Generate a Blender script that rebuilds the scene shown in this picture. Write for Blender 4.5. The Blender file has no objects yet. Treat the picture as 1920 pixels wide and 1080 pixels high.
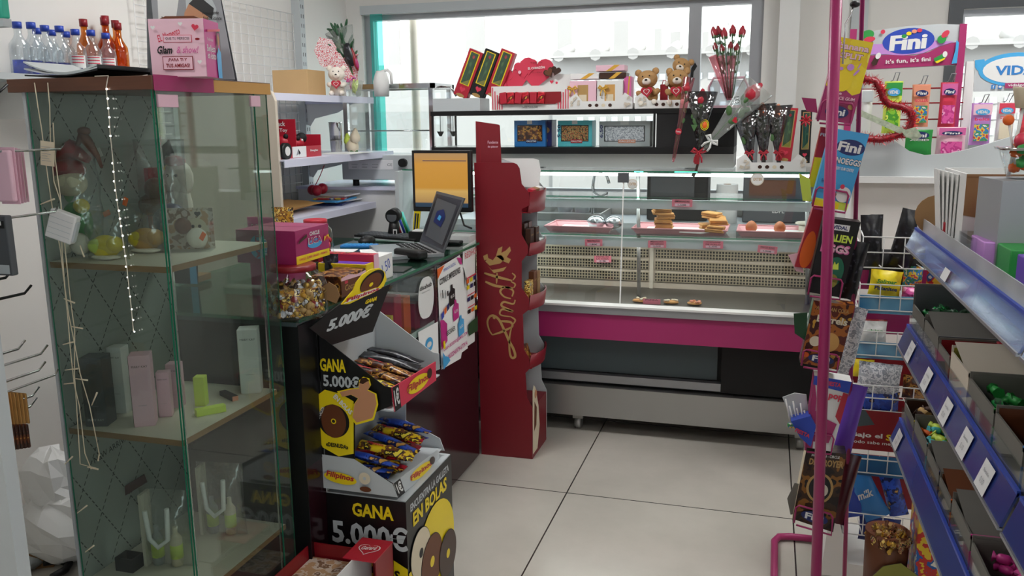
import bpy, bmesh, math, random
from mathutils import Vector, Matrix, Euler
random.seed(7)
PI = math.pi
V = Vector
C = bpy.context.scene.collection
SC = bpy.context.scene

# ---------- camera, sky, sun, exposure ----------
CAM_R = Matrix(((0.95850154, -0.0458377, 0.28137824), (0.2849185, 0.18798746, -0.93993732), (-0.00981101, 0.98110123, 0.19324628)))
CAM_P = V((0, 0, 1.5))
cd = bpy.data.cameras.new('camera'); cam = bpy.data.objects.new('camera', cd); C.objects.link(cam)
cd.sensor_width = 36; cd.lens = 30; cd.clip_start = 0.02
cam.matrix_world = Matrix.Translation(CAM_P) @ CAM_R.to_4x4()
SC.camera = cam
w = bpy.data.worlds.new('world'); SC.world = w; w.use_nodes = True
wn = w.node_tree.nodes; bg = wn['Background']
bg.inputs[0].default_value = (0.86, 0.93, 1.0, 1); bg.inputs[1].default_value = 4.2
sd = bpy.data.lights.new('sun', 'SUN'); sd.energy = 5.0; sd.angle = 0.02; sd.color = (1, .96, .9)
sun = bpy.data.objects.new('sun', sd); C.objects.link(sun)
sun.rotation_euler = V((-0.35, 0.55, -0.8)).to_track_quat('-Z', 'Y').to_euler()
SC.view_settings.view_transform = 'Standard'; SC.view_settings.look = 'None'
SC.view_settings.exposure = 0.2; SC.view_settings.gamma = 1; SC.view_settings.use_curve_mapping = False
SC.cycles.transparent_max_bounces = 40; SC.cycles.max_bounces = 8
SC.cycles.caustics_reflective = False; SC.cycles.caustics_refractive = False
def area(name, loc, size, power, rot=(0, 0, 0), col=(1, 1, 1), parent=None):
    l = bpy.data.lights.new(name, 'AREA'); l.shape = 'RECTANGLE'; l.size, l.size_y = size; l.energy = power; l.color = col
    o = bpy.data.objects.new(name, l); C.objects.link(o); o.location = loc; o.rotation_euler = rot
    if parent: o.parent = parent
    return o

def P(px, py, X=None, Y=None, Z=None):
    """the point of a real plane (X=, Y= or Z=) that the photograph shows at a pixel"""
    r = CAM_R @ V(((px - 960) / 1600, -(py - 540) / 1600, -1))
    t = ((X - 0) / r.x) if X is not None else (Y / r.y if Y is not None else (Z - 1.5) / r.z)
    return CAM_P + r * t

# ---------- materials ----------
ORD = ['first', 'second', 'third', 'fourth', 'fifth', 'sixth', 'seventh', 'eighth', 'ninth', 'tenth', 'eleventh', 'twelfth', 'thirteenth', 'fourteenth']
def lin(h):
    if not isinstance(h, str): return tuple(h)
    v = [int(h[i:i + 2], 16) / 255 for i in (0, 2, 4)]
    return tuple(x / 12.92 if x <= .04045 else ((x + .055) / 1.055) ** 2.4 for x in v)
PAL = dict(  # name: (hex, roughness, metallic, noise amount, noise scale)
    white=('e8e8e6', .5, 0, .04, 3), wall=('e9e6e1', .7, 0, .04, 2), lilac=('dfe0f2', .35, 0, .03, 4), grey=('9a9ca0', .5, 0, .06, 6), lgrey=('c2c8ca', .5, 0, .05, 5),
    dgrey=('55585c', .5, 0, .08, 6), cardgrey=('6f6c66', .8, 0, .1, 12), black=('0d0d10', .35, 0, .2, 5), blackm=('141416', .7, 0, .2, 5), ink=('0a0a0c', .5, 0, 0, 1),
    red=('b82236', .4, 0, .05, 4), lindt=('7c1622', .45, 0, .04, 3), dred=('8c1420', .4, 0, .06, 4), pinkred=('d93a55', .4, 0, .04, 4), pink=('d868a4', .4, 0, .04, 4), magenta=('a82c68', .35, 0, .03, 4),
    hotpink=('c8348a', .4, 0, .04, 5), palepink=('efc3d2', .5, 0, .05, 4), tray=('e9a9ae', .4, 0, .05, 6), tag=('ea7f92', .5, 0, .08, 20), purple=('6a3fb5', .4, 0, .05, 5), lavender=('c98fd8', .4, 0, .05, 5),
    yellow=('f3d81c', .4, 0, .04, 5), gold=('c9a24a', .3, .8, .08, 10), goldink=('b8935a', .5, .1, .05, 10), ribbon=('dba83c', .45, .1, .1, 20), orange=('ef6a20', .5, 0, .05, 5), salmon=('e89878', .5, 0, .05, 5),
    green=('2f9b45', .45, 0, .1, 6), lime=('d9ee5c', .45, 0, .04, 5), dgreen=('1d4a2c', .5, 0, .2, 10), leaf=('4a7040', .6, 0, .25, 20), teal=('5fd0c4', .4, 0, .04, 3), tealcap=('38b89a', .4, 0, .05, 3),
    blue=('2a49b5', .4, 0, .05, 4), sky=('46a8e0', .4, 0, .08, 3), cyan=('5ccad4', .4, 0, .05, 4), navy=('1d2a66', .4, 0, .08, 4), stripblue=('2e3f82', .2, 0, .12, 3), boxblue=('2f7fc8', .4, 0, .1, 6),
    wood=('5c3826', .45, 0, .25, 9), card=('96724c', .8, 0, .1, 9), cardl=('c2a070', .8, 0, .08, 9), kraft=('d2a05c', .7, 0, .1, 6), brown=('6b3a1e', .5, 0, .15, 10), choc=('3c2014', .4, 0, .15, 10), cream=('e2d5ba', .6, 0, .05, 6),
    skin=('c98f6a', .6, 0, .05, 6), bear=('b9905f', .95, 0, .3, 60), bearw=('efe6da', .95, 0, .12, 60), pastry=('c9904e', .7, 0, .35, 30), egg=('b96a3c', .5, 0, .12, 8), olive=('8f8a34', .5, 0, .1, 6),
    steel=('a8a8a6', .32, .7, .06, 3), chrome=('d0d0d0', .12, 1, .02, 3), dsteel=('6a6560', .4, .9, .1, 4), foil=('c8ccd0', .25, 1, .15, 30), alu=('a4a6aa', .4, .6, .05, 3),
    plum=('2a0d16', .15, 0, .2, 4), maroon=('4a1020', .3, 0, .1, 4), bottlegreen=('1e6b50', .2, 0, .05, 4), paper=('f4f4f2', .6, 0, .03, 5), tan=('cfc4b4', .6, 0, .05, 4), slate=('4c5a5e', .5, 0, .05, 4), screen=('2a2d33', .2, 0, .1, 4),
    glitter=('b8c0a8', .3, .6, .5, 90), tinsel=('d0182e', .3, .5, .3, 60), amber=('8a3a10', .15, 0, .1, 5), label=('e8e8ea', .5, 0, .1, 30), bone=('d8d0c0', .5, 0, .05, 6), facade=('e8e4dc', .9, 0, .08, 1), fgrey=('8c8985', .9, 0, .1, 2))
PRN = dict(  # printed packaging: patches of several inks
    p_choc=(['3a1c10', '6b3518', 'c08a3c', '2a120a'], 26), p_yel=(['f0d21c', 'e8c418', '7a4a20', '1a1210', 'f3e04a'], 22), p_blue=(['1f3d9c', '2850b8', '141c50', 'c09040'], 20), p_red=(['b81828', 'd02838', '701018', 'e0b040'], 20),
    p_dark=(['0e0e12', '15151a', '202028', '50505a'], 34), p_gold=(['c8922c', '7a4818', 'f0d070', '3a1c0c', 'd8d8dc'], 30), p_mix=(['c02840', 'e0c030', '2c78b8', '3c9048', 'e8e0d8'], 26), p_pink=(['e45aa4', 'c83a88', 'f0a0c8', '5a2a60'], 20),
    p_sea=(['20588c', '2f7cb0', '6fa8c8', '1c3f78'], 5), p_heart=(['f4f0f0', 'f4f0f0', 'd83048', 'f8e8ea'], 60), p_candy=(['b8783c', '8a2c30', 'c8a868', '3c2018'], 60), p_green=(['106030', '0a4020', '28a050', '063018'], 40), p_silver=(['b8bcc4', 'e8e8ec', '9a9ea8', 'a8acb8'], 45), p_snack=(['e8c02c', 'c83028', '2c60a8', 'f0e8d8'], 16), p_grn=(['8cc83c', '4c9c34', 'e0e860', '2c6c30'], 18),
    p_bear=(['c8a078', 'e0d0c0', '8a6a50', 'd8c8c0'], 22), p_ban=(['f0d820', 'f0d820', 'e8c810', 'f4e460'], 10), p_barrel=(['5a1a10', 'a86020', '3c0e0a', 'c89838'], 12), p_dest=(['1c0f0a', '3a2210', '8a5a20', '120a08'], 12), p_web=(['f0f0ee', 'e8e8e6', 'f4f4f2'], 9))
_m = {}
def new_mat(name):
    m = bpy.data.materials.new(name); m.use_nodes = True
    return m, m.node_tree.nodes, m.node_tree.links, m.node_tree.nodes['Principled BSDF']
def M(name):
    if not isinstance(name, str): return name
    if name in _m: return _m[name]
    if name in PAL:
        h, ro, me, am, sc = PAL[name]
        m, n, l, b = new_mat(name); c = lin(h)
        b.inputs['Roughness'].default_value = ro; b.inputs['Metallic'].default_value = me
        tc = n.new('ShaderNodeTexCoord'); t = n.new('ShaderNodeTexNoise'); t.inputs['Scale'].default_value = sc; t.inputs['Detail'].default_value = 3
        if name == 'wood':
            mp = n.new('ShaderNodeMapping'); mp.inputs['Scale'].default_value = (1.5, 1.5, 14); l.new(tc.outputs['Object'], mp.inputs[0]); l.new(mp.outputs[0], t.inputs[0])
        else: l.new(tc.outputs['Object'], t.inputs[0])
        mx = n.new('ShaderNodeMix'); mx.data_type = 'RGBA'; l.new(t.outputs[0], mx.inputs[0])
        mx.inputs[6].default_value = tuple(x * (1 - am) for x in c) + (1,); mx.inputs[7].default_value = tuple(min(1, x * (1 + am)) for x in c) + (1,)
        l.new(mx.outputs[2], b.inputs['Base Color'])
        if name in ('bear', 'bearw', 'pastry', 'foil'):
            bp = n.new('ShaderNodeBump'); bp.inputs['Strength'].default_value = .7; bp.inputs['Distance'].default_value = .004; l.new(t.outputs[0], bp.inputs['Height']); l.new(bp.outputs[0], b.inputs['Normal'])
    elif name in PRN:
        cols, sc = PRN[name]; m, n, l, b = new_mat(name); b.inputs['Roughness'].default_value = .3
        tc = n.new('ShaderNodeTexCoord'); t = n.new('ShaderNodeTexVoronoi' if name in ('p_heart', 'p_candy') else 'ShaderNodeTexNoise'); t.inputs['Scale'].default_value = sc * (1.8 if name != 'p_sea' else 1); l.new(tc.outputs['Object'], t.inputs[0])
        r = n.new('ShaderNodeValToRGB'); l.new(t.outputs[0], r.inputs[0]); e = r.color_ramp.elements
        r.color_ramp.interpolation = 'LINEAR' if name == 'p_sea' else 'CONSTANT'
        k = len(cols)
        for i, h in enumerate(cols):
            p = .34 + .3 * i / (k - 1) if name not in ('p_heart', 'p_candy') else .1 + .7 * i / k
            q = e[i] if i < 2 else e.new(p)
            q.position = p; q.color = lin(h) + (1,)
        l.new(r.outputs[0], b.inputs['Base Color'])
        if name != 'p_sea':
            t2 = n.new('ShaderNodeTexNoise'); t2.inputs['Scale'].default_value = 35; l.new(tc.outputs['Object'], t2.inputs[0])
            bp = n.new('ShaderNodeBump'); bp.inputs['Strength'].default_value = .35; bp.inputs['Distance'].default_value = .004; l.new(t2.outputs[0], bp.inputs['Height']); l.new(bp.outputs[0], b.inputs['Normal'])
    else: raise KeyError(name)
    _m[name] = m; return m
def see(name, tint, gloss=.05, rough=.02, haze=0.0, hazecol=(1, 1, 1), fres=1.45, bump=0):
    """clear pane, film or bottle: tinted see-through with a gloss and a little haze"""
    m = bpy.data.materials.new(name); m.use_nodes = True; n, l = m.node_tree.nodes, m.node_tree.links
    n.remove(n['Principled BSDF']); out = n['Material Output']
    t = n.new('ShaderNodeBsdfTransparent'); t.inputs[0].default_value = tint + (1,)
    g = n.new('ShaderNodeBsdfGlossy'); g.inputs['Roughness'].default_value = rough
    f0 = n.new('ShaderNodeLayerWeight'); f0.inputs[0].default_value = .5; f1 = n.new('ShaderNodeMath'); f1.operation = 'POWER'; f1.inputs[1].default_value = 4; l.new(f0.outputs[1], f1.inputs[0]); f = n.new('ShaderNodeMath'); f.operation = 'MULTIPLY_ADD'; f.inputs[1].default_value = .7; f.inputs[2].default_value = .012; l.new(f1.outputs[0], f.inputs[0])
    a = n.new('ShaderNodeMath'); a.operation = 'ADD'; a.use_clamp = True; a.inputs[1].default_value = gloss; l.new(f.outputs[0], a.inputs[0])
    mx = n.new('ShaderNodeMixShader'); l.new(a.outputs[0], mx.inputs[0]); l.new(t.outputs[0], mx.inputs[1]); l.new(g.outputs[0], mx.inputs[2])
    if bump:
        tx = n.new('ShaderNodeTexNoise'); tx.inputs['Scale'].default_value = 22; tc = n.new('ShaderNodeTexCoord'); l.new(tc.outputs['Object'], tx.inputs[0])
        bp = n.new('ShaderNodeBump'); bp.inputs['Strength'].default_value = bump; bp.inputs['Distance'].default_value = .01; l.new(tx.outputs[0], bp.inputs['Height']); l.new(bp.outputs[0], g.inputs['Normal'])
    if haze:
        d = n.new('ShaderNodeBsdfDiffuse'); d.inputs[0].default_value = hazecol + (1,)
        tx = n.new('ShaderNodeTexNoise'); tx.inputs['Scale'].default_value = 4; tc = n.new('ShaderNodeTexCoord'); l.new(tc.outputs['Object'], tx.inputs[0])
        mu = n.new('ShaderNodeMath'); mu.operation = 'MULTIPLY'; mu.inputs[1].default_value = haze * 2; l.new(tx.outputs[0], mu.inputs[0])
        m2 = n.new('ShaderNodeMixShader'); l.new(mu.outputs[0], m2.inputs[0]); l.new(mx.outputs[0], m2.inputs[1]); l.new(d.outputs[0], m2.inputs[2]); mx = m2
    l.new(mx.outputs[0], out.inputs[0]); _m[name] = m; return m
see('glass', (.86, .93, .9), .02, haze=.01); see('dirtyglass', (.82, .87, .84), .03, haze=.02, hazecol=(.5, .52, .5)); see('winglass', (.97, .99, .99), .0); see('clear', (.95, .97, .97), .03)
see('film', (.96, .97, .97), .12, .1, haze=.02, bump=.8); see('bottle', (.9, .94, .96), .08, .05, haze=.05); see('spirit', (.85, .45, .12), .06, .05); see('bluesee', (.1, .25, .8), .06, .05)
see('blackfilm', (.25, .25, .27), .12, .12, bump=1); see('frost', (.75, .78, .8), .03, .2, haze=.35, hazecol=(.8, .82, .86)); see('stripclear', (.62, .7, .92), .05, .1, haze=.25, hazecol=(.35, .45, .8)); see('greenglass', (.55, .85, .72), .08); see('pinkfilm', (.95, .55, .6), .08, .1, haze=.06, hazecol=(.8, .3, .35)); see('whitefilm', (.86, .88, .86), .08, .2, haze=.16, hazecol=(.85, .9, .88), bump=.8)
see('tealfilm', (.42, .93, .88), .02, .2, haze=.12, hazecol=(.3, .85, .8))
def emit(name, col, s):
    m, n, l, b = new_mat(name); b.inputs['Base Color'].default_value = col + (1,); b.inputs['Emission Color'].default_value = col + (1,); b.inputs['Emission Strength'].default_value = s; _m[name] = m; return m
emit('led', (.9, 1, .96), 6); emit('greenglow', (.1, 1, .6), 2.5); emit('fairy', (1, .97, .9), 9); emit('lamp', (1, .98, .95), 8)
# floor: large beige-grey tiles with thin joints
def floor_mat():
    m, n, l, b = new_mat('floor_tiles'); b.inputs['Roughness'].default_value = .22
    tc = n.new('ShaderNodeTexCoord'); sp = n.new('ShaderNodeSeparateXYZ'); l.new(tc.outputs['Object'], sp.inputs[0])
    def joint(sock, off):
        a = n.new('ShaderNodeMath'); a.operation = 'SUBTRACT'; a.inputs[1].default_value = off; l.new(sock, a.inputs[0])
        p = n.new('ShaderNodeMath'); p.operation = 'PINGPONG'; p.inputs[1].default_value = .441; l.new(a.outputs[0], p.inputs[0])
        c = n.new('ShaderNodeMath'); c.operation = 'LESS_THAN'; c.inputs[1].default_value = .0028; l.new(p.outputs[0], c.inputs[0]); return c.outputs[0]
    j = n.new('ShaderNodeMath'); j.operation = 'MAXIMUM'; l.new(joint(sp.outputs[0], -.73), j.inputs[0]); l.new(joint(sp.outputs[1], 3.19), j.inputs[1])
    t = n.new('ShaderNodeTexNoise'); t.inputs['Scale'].default_value = 2.2; t.inputs['Detail'].default_value = 8; t.inputs['Roughness'].default_value = .6; l.new(tc.outputs['Object'], t.inputs[0])
    r = n.new('ShaderNodeValToRGB'); l.new(t.outputs[0], r.inputs[0]); r.color_ramp.elements[0].position = .3; r.color_ramp.elements[0].color = lin('b9b4aa') + (1,); r.color_ramp.elements[1].position = .7; r.color_ramp.elements[1].color = lin('c9c4ba') + (1,)
    mx = n.new('ShaderNodeMix'); mx.data_type = 'RGBA'; l.new(j.outputs[0], mx.inputs[0]); l.new(r.outputs[0], mx.inputs[6]); mx.inputs[7].default_value = (.035, .03, .028, 1)
    l.new(mx.outputs[2], b.inputs['Base Color']); _m['floor_tiles'] = m
floor_mat()
def mesh_mat(name, base, hole, sx, sz, th, ax=(0, 2)):
    """perforated sheet: rows of small square holes"""
    m, n, l, b = new_mat(name); tc = n.new('ShaderNodeTexCoord'); sp = n.new('ShaderNodeSeparateXYZ'); l.new(tc.outputs['Object'], sp.inputs[0])
    o = []
    for a, s in zip(ax, (sx, sz)):
        p = n.new('ShaderNodeMath'); p.operation = 'PINGPONG'; p.inputs[1].default_value = s / 2; l.new(sp.outputs[a], p.inputs[0])
        c = n.new('ShaderNodeMath'); c.operation = 'GREATER_THAN'; c.inputs[1].default_value = s / 2 * th; l.new(p.outputs[0], c.inputs[0]); o.append(c.outputs[0])
    j = n.new('ShaderNodeMath'); j.operation = 'MINIMUM'; l.new(o[0], j.inputs[0]); l.new(o[1], j.inputs[1])
    mx = n.new('ShaderNodeMix'); mx.data_type = 'RGBA'; l.new(j.outputs[0], mx.inputs[0]); mx.inputs[6].default_value = lin(base) + (1,); mx.inputs[7].default_value = lin(hole) + (1,)
    l.new(mx.outputs[2], b.inputs['Base Color']); b.inputs['Roughness'].default_value = .4; _m[name] = m
mesh_mat('perf', 'b3a88e', '14110d', .0148, .0148, .34)
def diamond_mat():
    m, n, l, b = new_mat('diamond_paper'); b.inputs['Roughness'].default_value = .5
    tc = n.new('ShaderNodeTexCoord'); sp = n.new('ShaderNodeSeparateXYZ'); l.new(tc.outputs['Object'], sp.inputs[0]); outs = []
    def mth(op, a, bb=None):
        k = n.new('ShaderNodeMath'); k.operation = op
        for i, v in enumerate((a, bb)):
            if v is None: continue
            if isinstance(v, (int, float)): k.inputs[i].default_value = v
            else: l.new(v, k.inputs[i])
        return k.outputs[0]
    z = mth('MULTIPLY', sp.outputs[2], .62); xy = mth('ADD', sp.outputs[0], sp.outputs[1])
    for op in ('ADD', 'SUBTRACT'):
        s = mth(op, z, xy); p = mth('PINGPONG', s, .05); lt = mth('LESS_THAN', p, .0016); d = mth('LESS_THAN', mth('PINGPONG', sp.outputs[2], .007), .0045); outs.append(mth('MINIMUM', lt, d))
    j = mth('MAXIMUM', outs[0], outs[1]); mx = n.new('ShaderNodeMix'); mx.data_type = 'RGBA'; l.new(j, mx.inputs[0]); mx.inputs[6].default_value = lin('a9aeaa') + (1,); mx.inputs[7].default_value = lin('3c3e3e') + (1,)
    l.new(mx.outputs[2], b.inputs['Base Color']); _m['diamond_paper'] = m
diamond_mat()

# ---------- mesh builder ----------
class MB:
    def __init__(s): s.bm = bmesh.new(); s.mats = []; s.cur = 0; s.T = Matrix()
    def m(s, name):
        mm = M(name)
        if mm not in s.mats: s.mats.append(mm)
        s.cur = s.mats.index(mm); return s
    def vs(s, pts): return [s.bm.verts.new(s.T @ V(p)) for p in pts]
    def face(s, vv, smooth=False):
        try: f = s.bm.faces.new(vv); f.material_index = s.cur; f.smooth = smooth; return f
        except ValueError: return None
    def quad(s, *pts): s.face(s.vs(pts)); return s
    def box(s, x0, y0, z0, x1, y1, z1, open_top=False, bev=0):
        v = s.vs([(x0, y0, z0), (x1, y0, z0), (x1, y1, z0), (x0, y1, z0), (x0, y0, z1), (x1, y0, z1), (x1, y1, z1), (x0, y1, z1)])
        fs = [(0, 3, 2, 1), (0, 1, 5, 4), (1, 2, 6, 5), (2, 3, 7, 6), (3, 0, 4, 7)] + ([] if open_top else [(4, 5, 6, 7)])
        ff = [s.face([v[i] for i in f]) for f in fs]
        if bev:
            ed = list({e for f in ff for e in f.edges})
            r = bmesh.ops.bevel(s.bm, geom=ed, offset=bev, segments=2, profile=.5, affect='EDGES')
            for f in r['faces']: f.material_index = s.cur; f.smooth = True
        return s
    def cbox(s, c, d, rot=(0, 0, 0), bev=0):
        T = s.T; s.T = T @ Matrix.LocRotScale(V(c), Euler(rot), None); s.box(-d[0] / 2, -d[1] / 2, -d[2] / 2, d[0] / 2, d[1] / 2, d[2] / 2, bev=bev); s.T = T; return s
    def tray(s, x0, y0, z0, x1, y1, z1, t=.003):  # open box with wall thickness
        s.box(x0, y0, z0, x1, y1, z0 + t); s.box(x0, y0, z0 + t, x0 + t, y1, z1); s.box(x1 - t, y0, z0 + t, x1, y1, z1); s.box(x0 + t, y0, z0 + t, x1 - t, y0 + t, z1); s.box(x0 + t, y1 - t, z0 + t, x1 - t, y1, z1); return s
    def ring(s, c, ax, r, n, ph=0):
        ax = V(ax).normalized(); u = ax.orthogonal().normalized(); w_ = ax.cross(u)
        return s.vs([V(c) + (u * math.cos(ph + 2 * PI * i / n) + w_ * math.sin(ph + 2 * PI * i / n)) * r for i in range(n)])
    def cyl(s, p0, p1, r0, r1=None, n=12, cap=True):
        r1 = r0 if r1 is None else r1; ax = V(p1) - V(p0); a = s.ring(p0, ax, r0, n); b = s.ring(p1, ax, r1, n)
        for i in range(n): s.face([a[i], a[(i + 1) % n], b[(i + 1) % n], b[i]], True)
        if cap: s.face(a[::-1]); s.face(b)
        return s
    def tube(s, pts, r, n=8, closed=False):
        pts = [V(p) for p in pts]; rings = []; k = len(pts); u = None
        for i, p in enumerate(pts):
            a = pts[(i - 1) % k] if (closed or i) else p; b = pts[(i + 1) % k] if (closed or i < k - 1) else p
            t = (b - a).normalized()
            u = t.orthogonal().normalized() if u is None else (u - t * u.dot(t)).normalized()
            w_ = t.cross(u); rr = r[i] if isinstance(r, (list, tuple)) else r
            rings.append(s.vs([p + (u * math.cos(2 * PI * j / n) + w_ * math.sin(2 * PI * j / n)) * rr for j in range(n)]))
        for i in range(k if closed else k - 1):
            a, b = rings[i], rings[(i + 1) % k]
            for j in range(n): s.face([a[j], a[(j + 1) % n], b[(j + 1) % n], b[j]], True)
        if not closed: s.face(rings[0][::-1]); s.face(rings[-1])
        return s
    def lathe(s, prof, c=(0, 0, 0), n=16, sq=0, sx=1, sy=1):
        rings = []
        for r, z in prof:
            ps = []
            for i in range(n):
                a = 2 * PI * i / n; k = 1
                if sq: k = 1 / max(abs(math.cos(a)), abs(math.sin(a))) ** sq
                ps.append((c[0] + r * k * math.cos(a) * sx, c[1] + r * k * math.sin(a) * sy, c[2] + z))
            rings.append(s.vs(ps))
        for a, b in zip(rings, rings[1:]):
            for j in range(n): s.face([a[j], a[(j + 1) % n], b[(j + 1) % n], b[j]], True)
        s.face(rings[0][::-1]); s.face(rings[-1]); return s
    def ball(s, c, r, n=10, m_=7, jit=0, rot=None):
        r = (r, r, r) if isinstance(r, (int, float)) else r; T = s.T
        s.T = T @ Matrix.LocRotScale(V(c), Euler(rot or (0, 0, 0)), V(r)); rings = []
        for i in range(1, m_):
            a = PI * i / m_; rings.append(s.vs([(math.sin(a) * math.cos(2 * PI * j / n) * (1 + jit * random.uniform(-1, 1)), math.sin(a) * math.sin(2 * PI * j / n) * (1 + jit * random.uniform(-1, 1)), math.cos(a)) for j in range(n)]))
        t, b = s.vs([(0, 0, 1)])[0], s.vs([(0, 0, -1)])[0]
        for j in range(n):
            s.face([t, rings[0][j], rings[0][(j + 1) % n]], True); s.face([b, rings[-1][(j + 1) % n], rings[-1][j]], True)
            for p, q in zip(rings, rings[1:]): s.face([p[j], q[j], q[(j + 1) % n], p[(j + 1) % n]], True)
        s.T = T; return s
    def prism(s, poly, o=(0, 0, 0), u=(1, 0, 0), v=(0, 0, 1), t=.01):
        """flat outline in the (u, v) frame, thickness t away from the viewer (along v x u = -normal)"""
        u, v, o = V(u), V(v), V(o); nn = u.cross(v); a = s.vs([o + u * x + v * y for x, y in poly]); b = s.vs([o + u * x + v * y - nn * t for x, y in poly]); k = len(poly)
        s.face(a); s.face(b[::-1])
        for i in range(k): s.face([a[i], b[i], b[(i + 1) % k], a[(i + 1) % k]])
        return s
    def pouch(s, w_, h, d, crimp=.12, n=6, m_=8, c=(0, 0, 0), rot=(0, 0, 0), wav=.06):
        """sealed film bag: flat crimped ends, pillow middle; stands in xz, front -y"""
        T = s.T; s.T = T @ Matrix.LocRotScale(V(c), Euler(rot), None); g = []
        for sd_ in (-1, 1):
            rows = []
            for i in range(m_ + 1):
                t = i / m_; row = []
                bul = max(0, math.sin(PI * min(1, max(0, (t - crimp * .6) / (1 - crimp * 1.2))))) ** .5
                for j in range(n + 1):
                    q = j / n; e = math.sin(PI * q) ** .55 if 0 < j < n else 0
                    row.append(((q - .5) * w_ * (1 - .05 * bul), sd_ * (d / 2 * bul * e * (1 + wav * random.uniform(-1, 1) * 3)) + (0.0008 * sd_), (t - .5) * h + random.uniform(-1, 1) * wav * .01))
                rows.append(s.vs(row))
            for a, b in zip(rows, rows[1:]):
                for j in range(n): s.face([a[j], a[j + 1], b[j + 1], b[j]] if sd_ < 0 else [a[j + 1], a[j], b[j], b[j + 1]], True)
            g.append(rows)
        F, B = g
        for i in range(m_): s.face([F[i][0], F[i + 1][0], B[i + 1][0], B[i][0]]); s.face([F[i][n], B[i][n], B[i + 1][n], F[i + 1][n]])
        s.T = T; return s
    def pinch(s, p0, p1, r, n=8, tw=1.7):  # twist-wrapped sweet or bar
        p0, p1 = V(p0), V(p1); d = p1 - p0
        return s.tube([p0, p0 + d * .16, p0 + d * .22, p0 + d * .35, p0 + d * .65, p0 + d * .78, p0 + d * .84, p1], [r * tw * .7, r * .35, r * .8, r, r, r * .8, r * .35, r * tw * .7], n)
    def done(s, name, parent=None, loc=None, rot=None):
        bmesh.ops.recalc_face_normals(s.bm, faces=[f for f in s.bm.faces]) if getattr(s, 'recalc', False) else None
        me = bpy.data.meshes.new(name); s.bm.to_mesh(me); s.bm.free()
        for m_ in s.mats: me.materials.append(m_)
        o = bpy.data.objects.new(name, me); C.objects.link(o)
        if parent: o.parent = parent
        if loc is not None: o.location = loc
        if rot is not None: o.rotation_euler = rot
        return o
def B(mat): return MB().m(mat)
_txt = {}
def text_geo(st, bold=0):
    key = (st, bold)
    if key not in _txt:
        cu = bpy.data.curves.new('t', 'FONT'); cu.body = st; cu.resolution_u = 2; cu.offset = bold; cu.size = 1
        o = bpy.data.objects.new('t', cu); C.objects.link(o); me = bpy.data.meshes.new_from_object(o)
        vs = [v.co.copy() for v in me.vertices]; fs = [tuple(p.vertices) for p in me.polygons]
        bpy.data.objects.remove(o); bpy.data.curves.remove(cu)
        if not vs: _txt[key] = None
        else:
            x0, x1 = min(v.x for v in vs), max(v.x for v in vs); y0, y1 = min(v.y for v in vs), max(v.y for v in vs)
            _txt[key] = ([((v.x - (x0 + x1) / 2) / (x1 - x0), (v.y - (y0 + y1) / 2) / max(y1 - y0, .01)) for v in vs], fs)
    return _txt[key]
class Ink(MB):
    """flat print on a face: o origin, u right, v up, normal u x v; layers step outwards"""
    def __init__(s, o, u=(1, 0, 0), v=(0, 0, 1)):
        super().__init__(); s.o, s.u, s.v = V(o), V(u).normalized(), V(v).normalized(); s.nn = s.u.cross(s.v); s.k = 1
    def at(s, x, y): return s.o + s.u * x + s.v * y + s.nn * (.0005 * s.k)
    def poly(s, pts, mat): s.m(mat); s.face(s.vs([s.at(x, y) for x, y in pts])); s.k += 1; return s
    def rect(s, x0, y0, x1, y1, mat): return s.poly([(x0, y0), (x1, y0), (x1, y1), (x0, y1)], mat)
    def disc(s, x, y, rx, mat, ry=None, n=28, rot=0):
        ry = ry or rx; c, d = math.cos(rot), math.sin(rot)
        return s.poly([(x + c * rx * math.cos(2 * PI * i / n) - d * ry * math.sin(2 * PI * i / n), y + d * rx * math.cos(2 * PI * i / n) + c * ry * math.sin(2 * PI * i / n)) for i in range(n)], mat)
    def heart(s, x, y, r, mat, rot=0): return s.poly([(x + a * r, y + b * r) for a, b in heart(rot)], mat)
    def text(s, st, x, y, w_, h, mat, bold=.02, shear=0, rot=0):
        if bold > .04:
            e = (bold - .03) * h * .45; s.text(st, x - e, y, w_, h, mat, .03, shear, rot); s.text(st, x + e, y, w_, h, mat, .03, shear, rot); return s
        g = text_geo(st, bold)
        if g:
            s.m(mat); c, d = math.cos(rot), math.sin(rot); vv = []
            for a, b in g[0]:
                X, Y = a * w_ + shear * b * h, b * h; vv.append(s.at(x + c * X - d * Y, y + d * X + c * Y))
            q = s.vs(vv)
            for f in g[1]: s.face([q[i] for i in f])
            s.k += 1
        return s
def heart(rot=0, n=28):
    o = []
    for i in range(n):
        t = -2 * PI * i / n; a, b = 16 * math.sin(t) ** 3 / 17, (13 * math.cos(t) - 5 * math.cos(2 * t) - 2 * math.cos(3 * t) - math.cos(4 * t)) / 17
        o.append((a * math.cos(rot) - b * math.sin(rot), a * math.sin(rot) + b * math.cos(rot)))
    return o
def tag(o, label=None, cat=None, group=None, kind=None):
    for k, v in (('label', label), ('category', cat), ('group', group), ('kind', kind)):
        if v: o[k] = v
    return o
def thing(name, label, cat, loc=(0, 0, 0), rot=(0, 0, 0), group=None, kind=None):
    o = bpy.data.objects.new(name, None); o.empty_display_size = .05; C.objects.link(o); o.location = loc
    o.rotation_euler = rot if not isinstance(rot, (int, float)) else (0, 0, rot)
    return tag(o, label, cat, group, kind)
def struct(mb, name): o = mb.done(name); o['kind'] = 'structure'; return o
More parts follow.
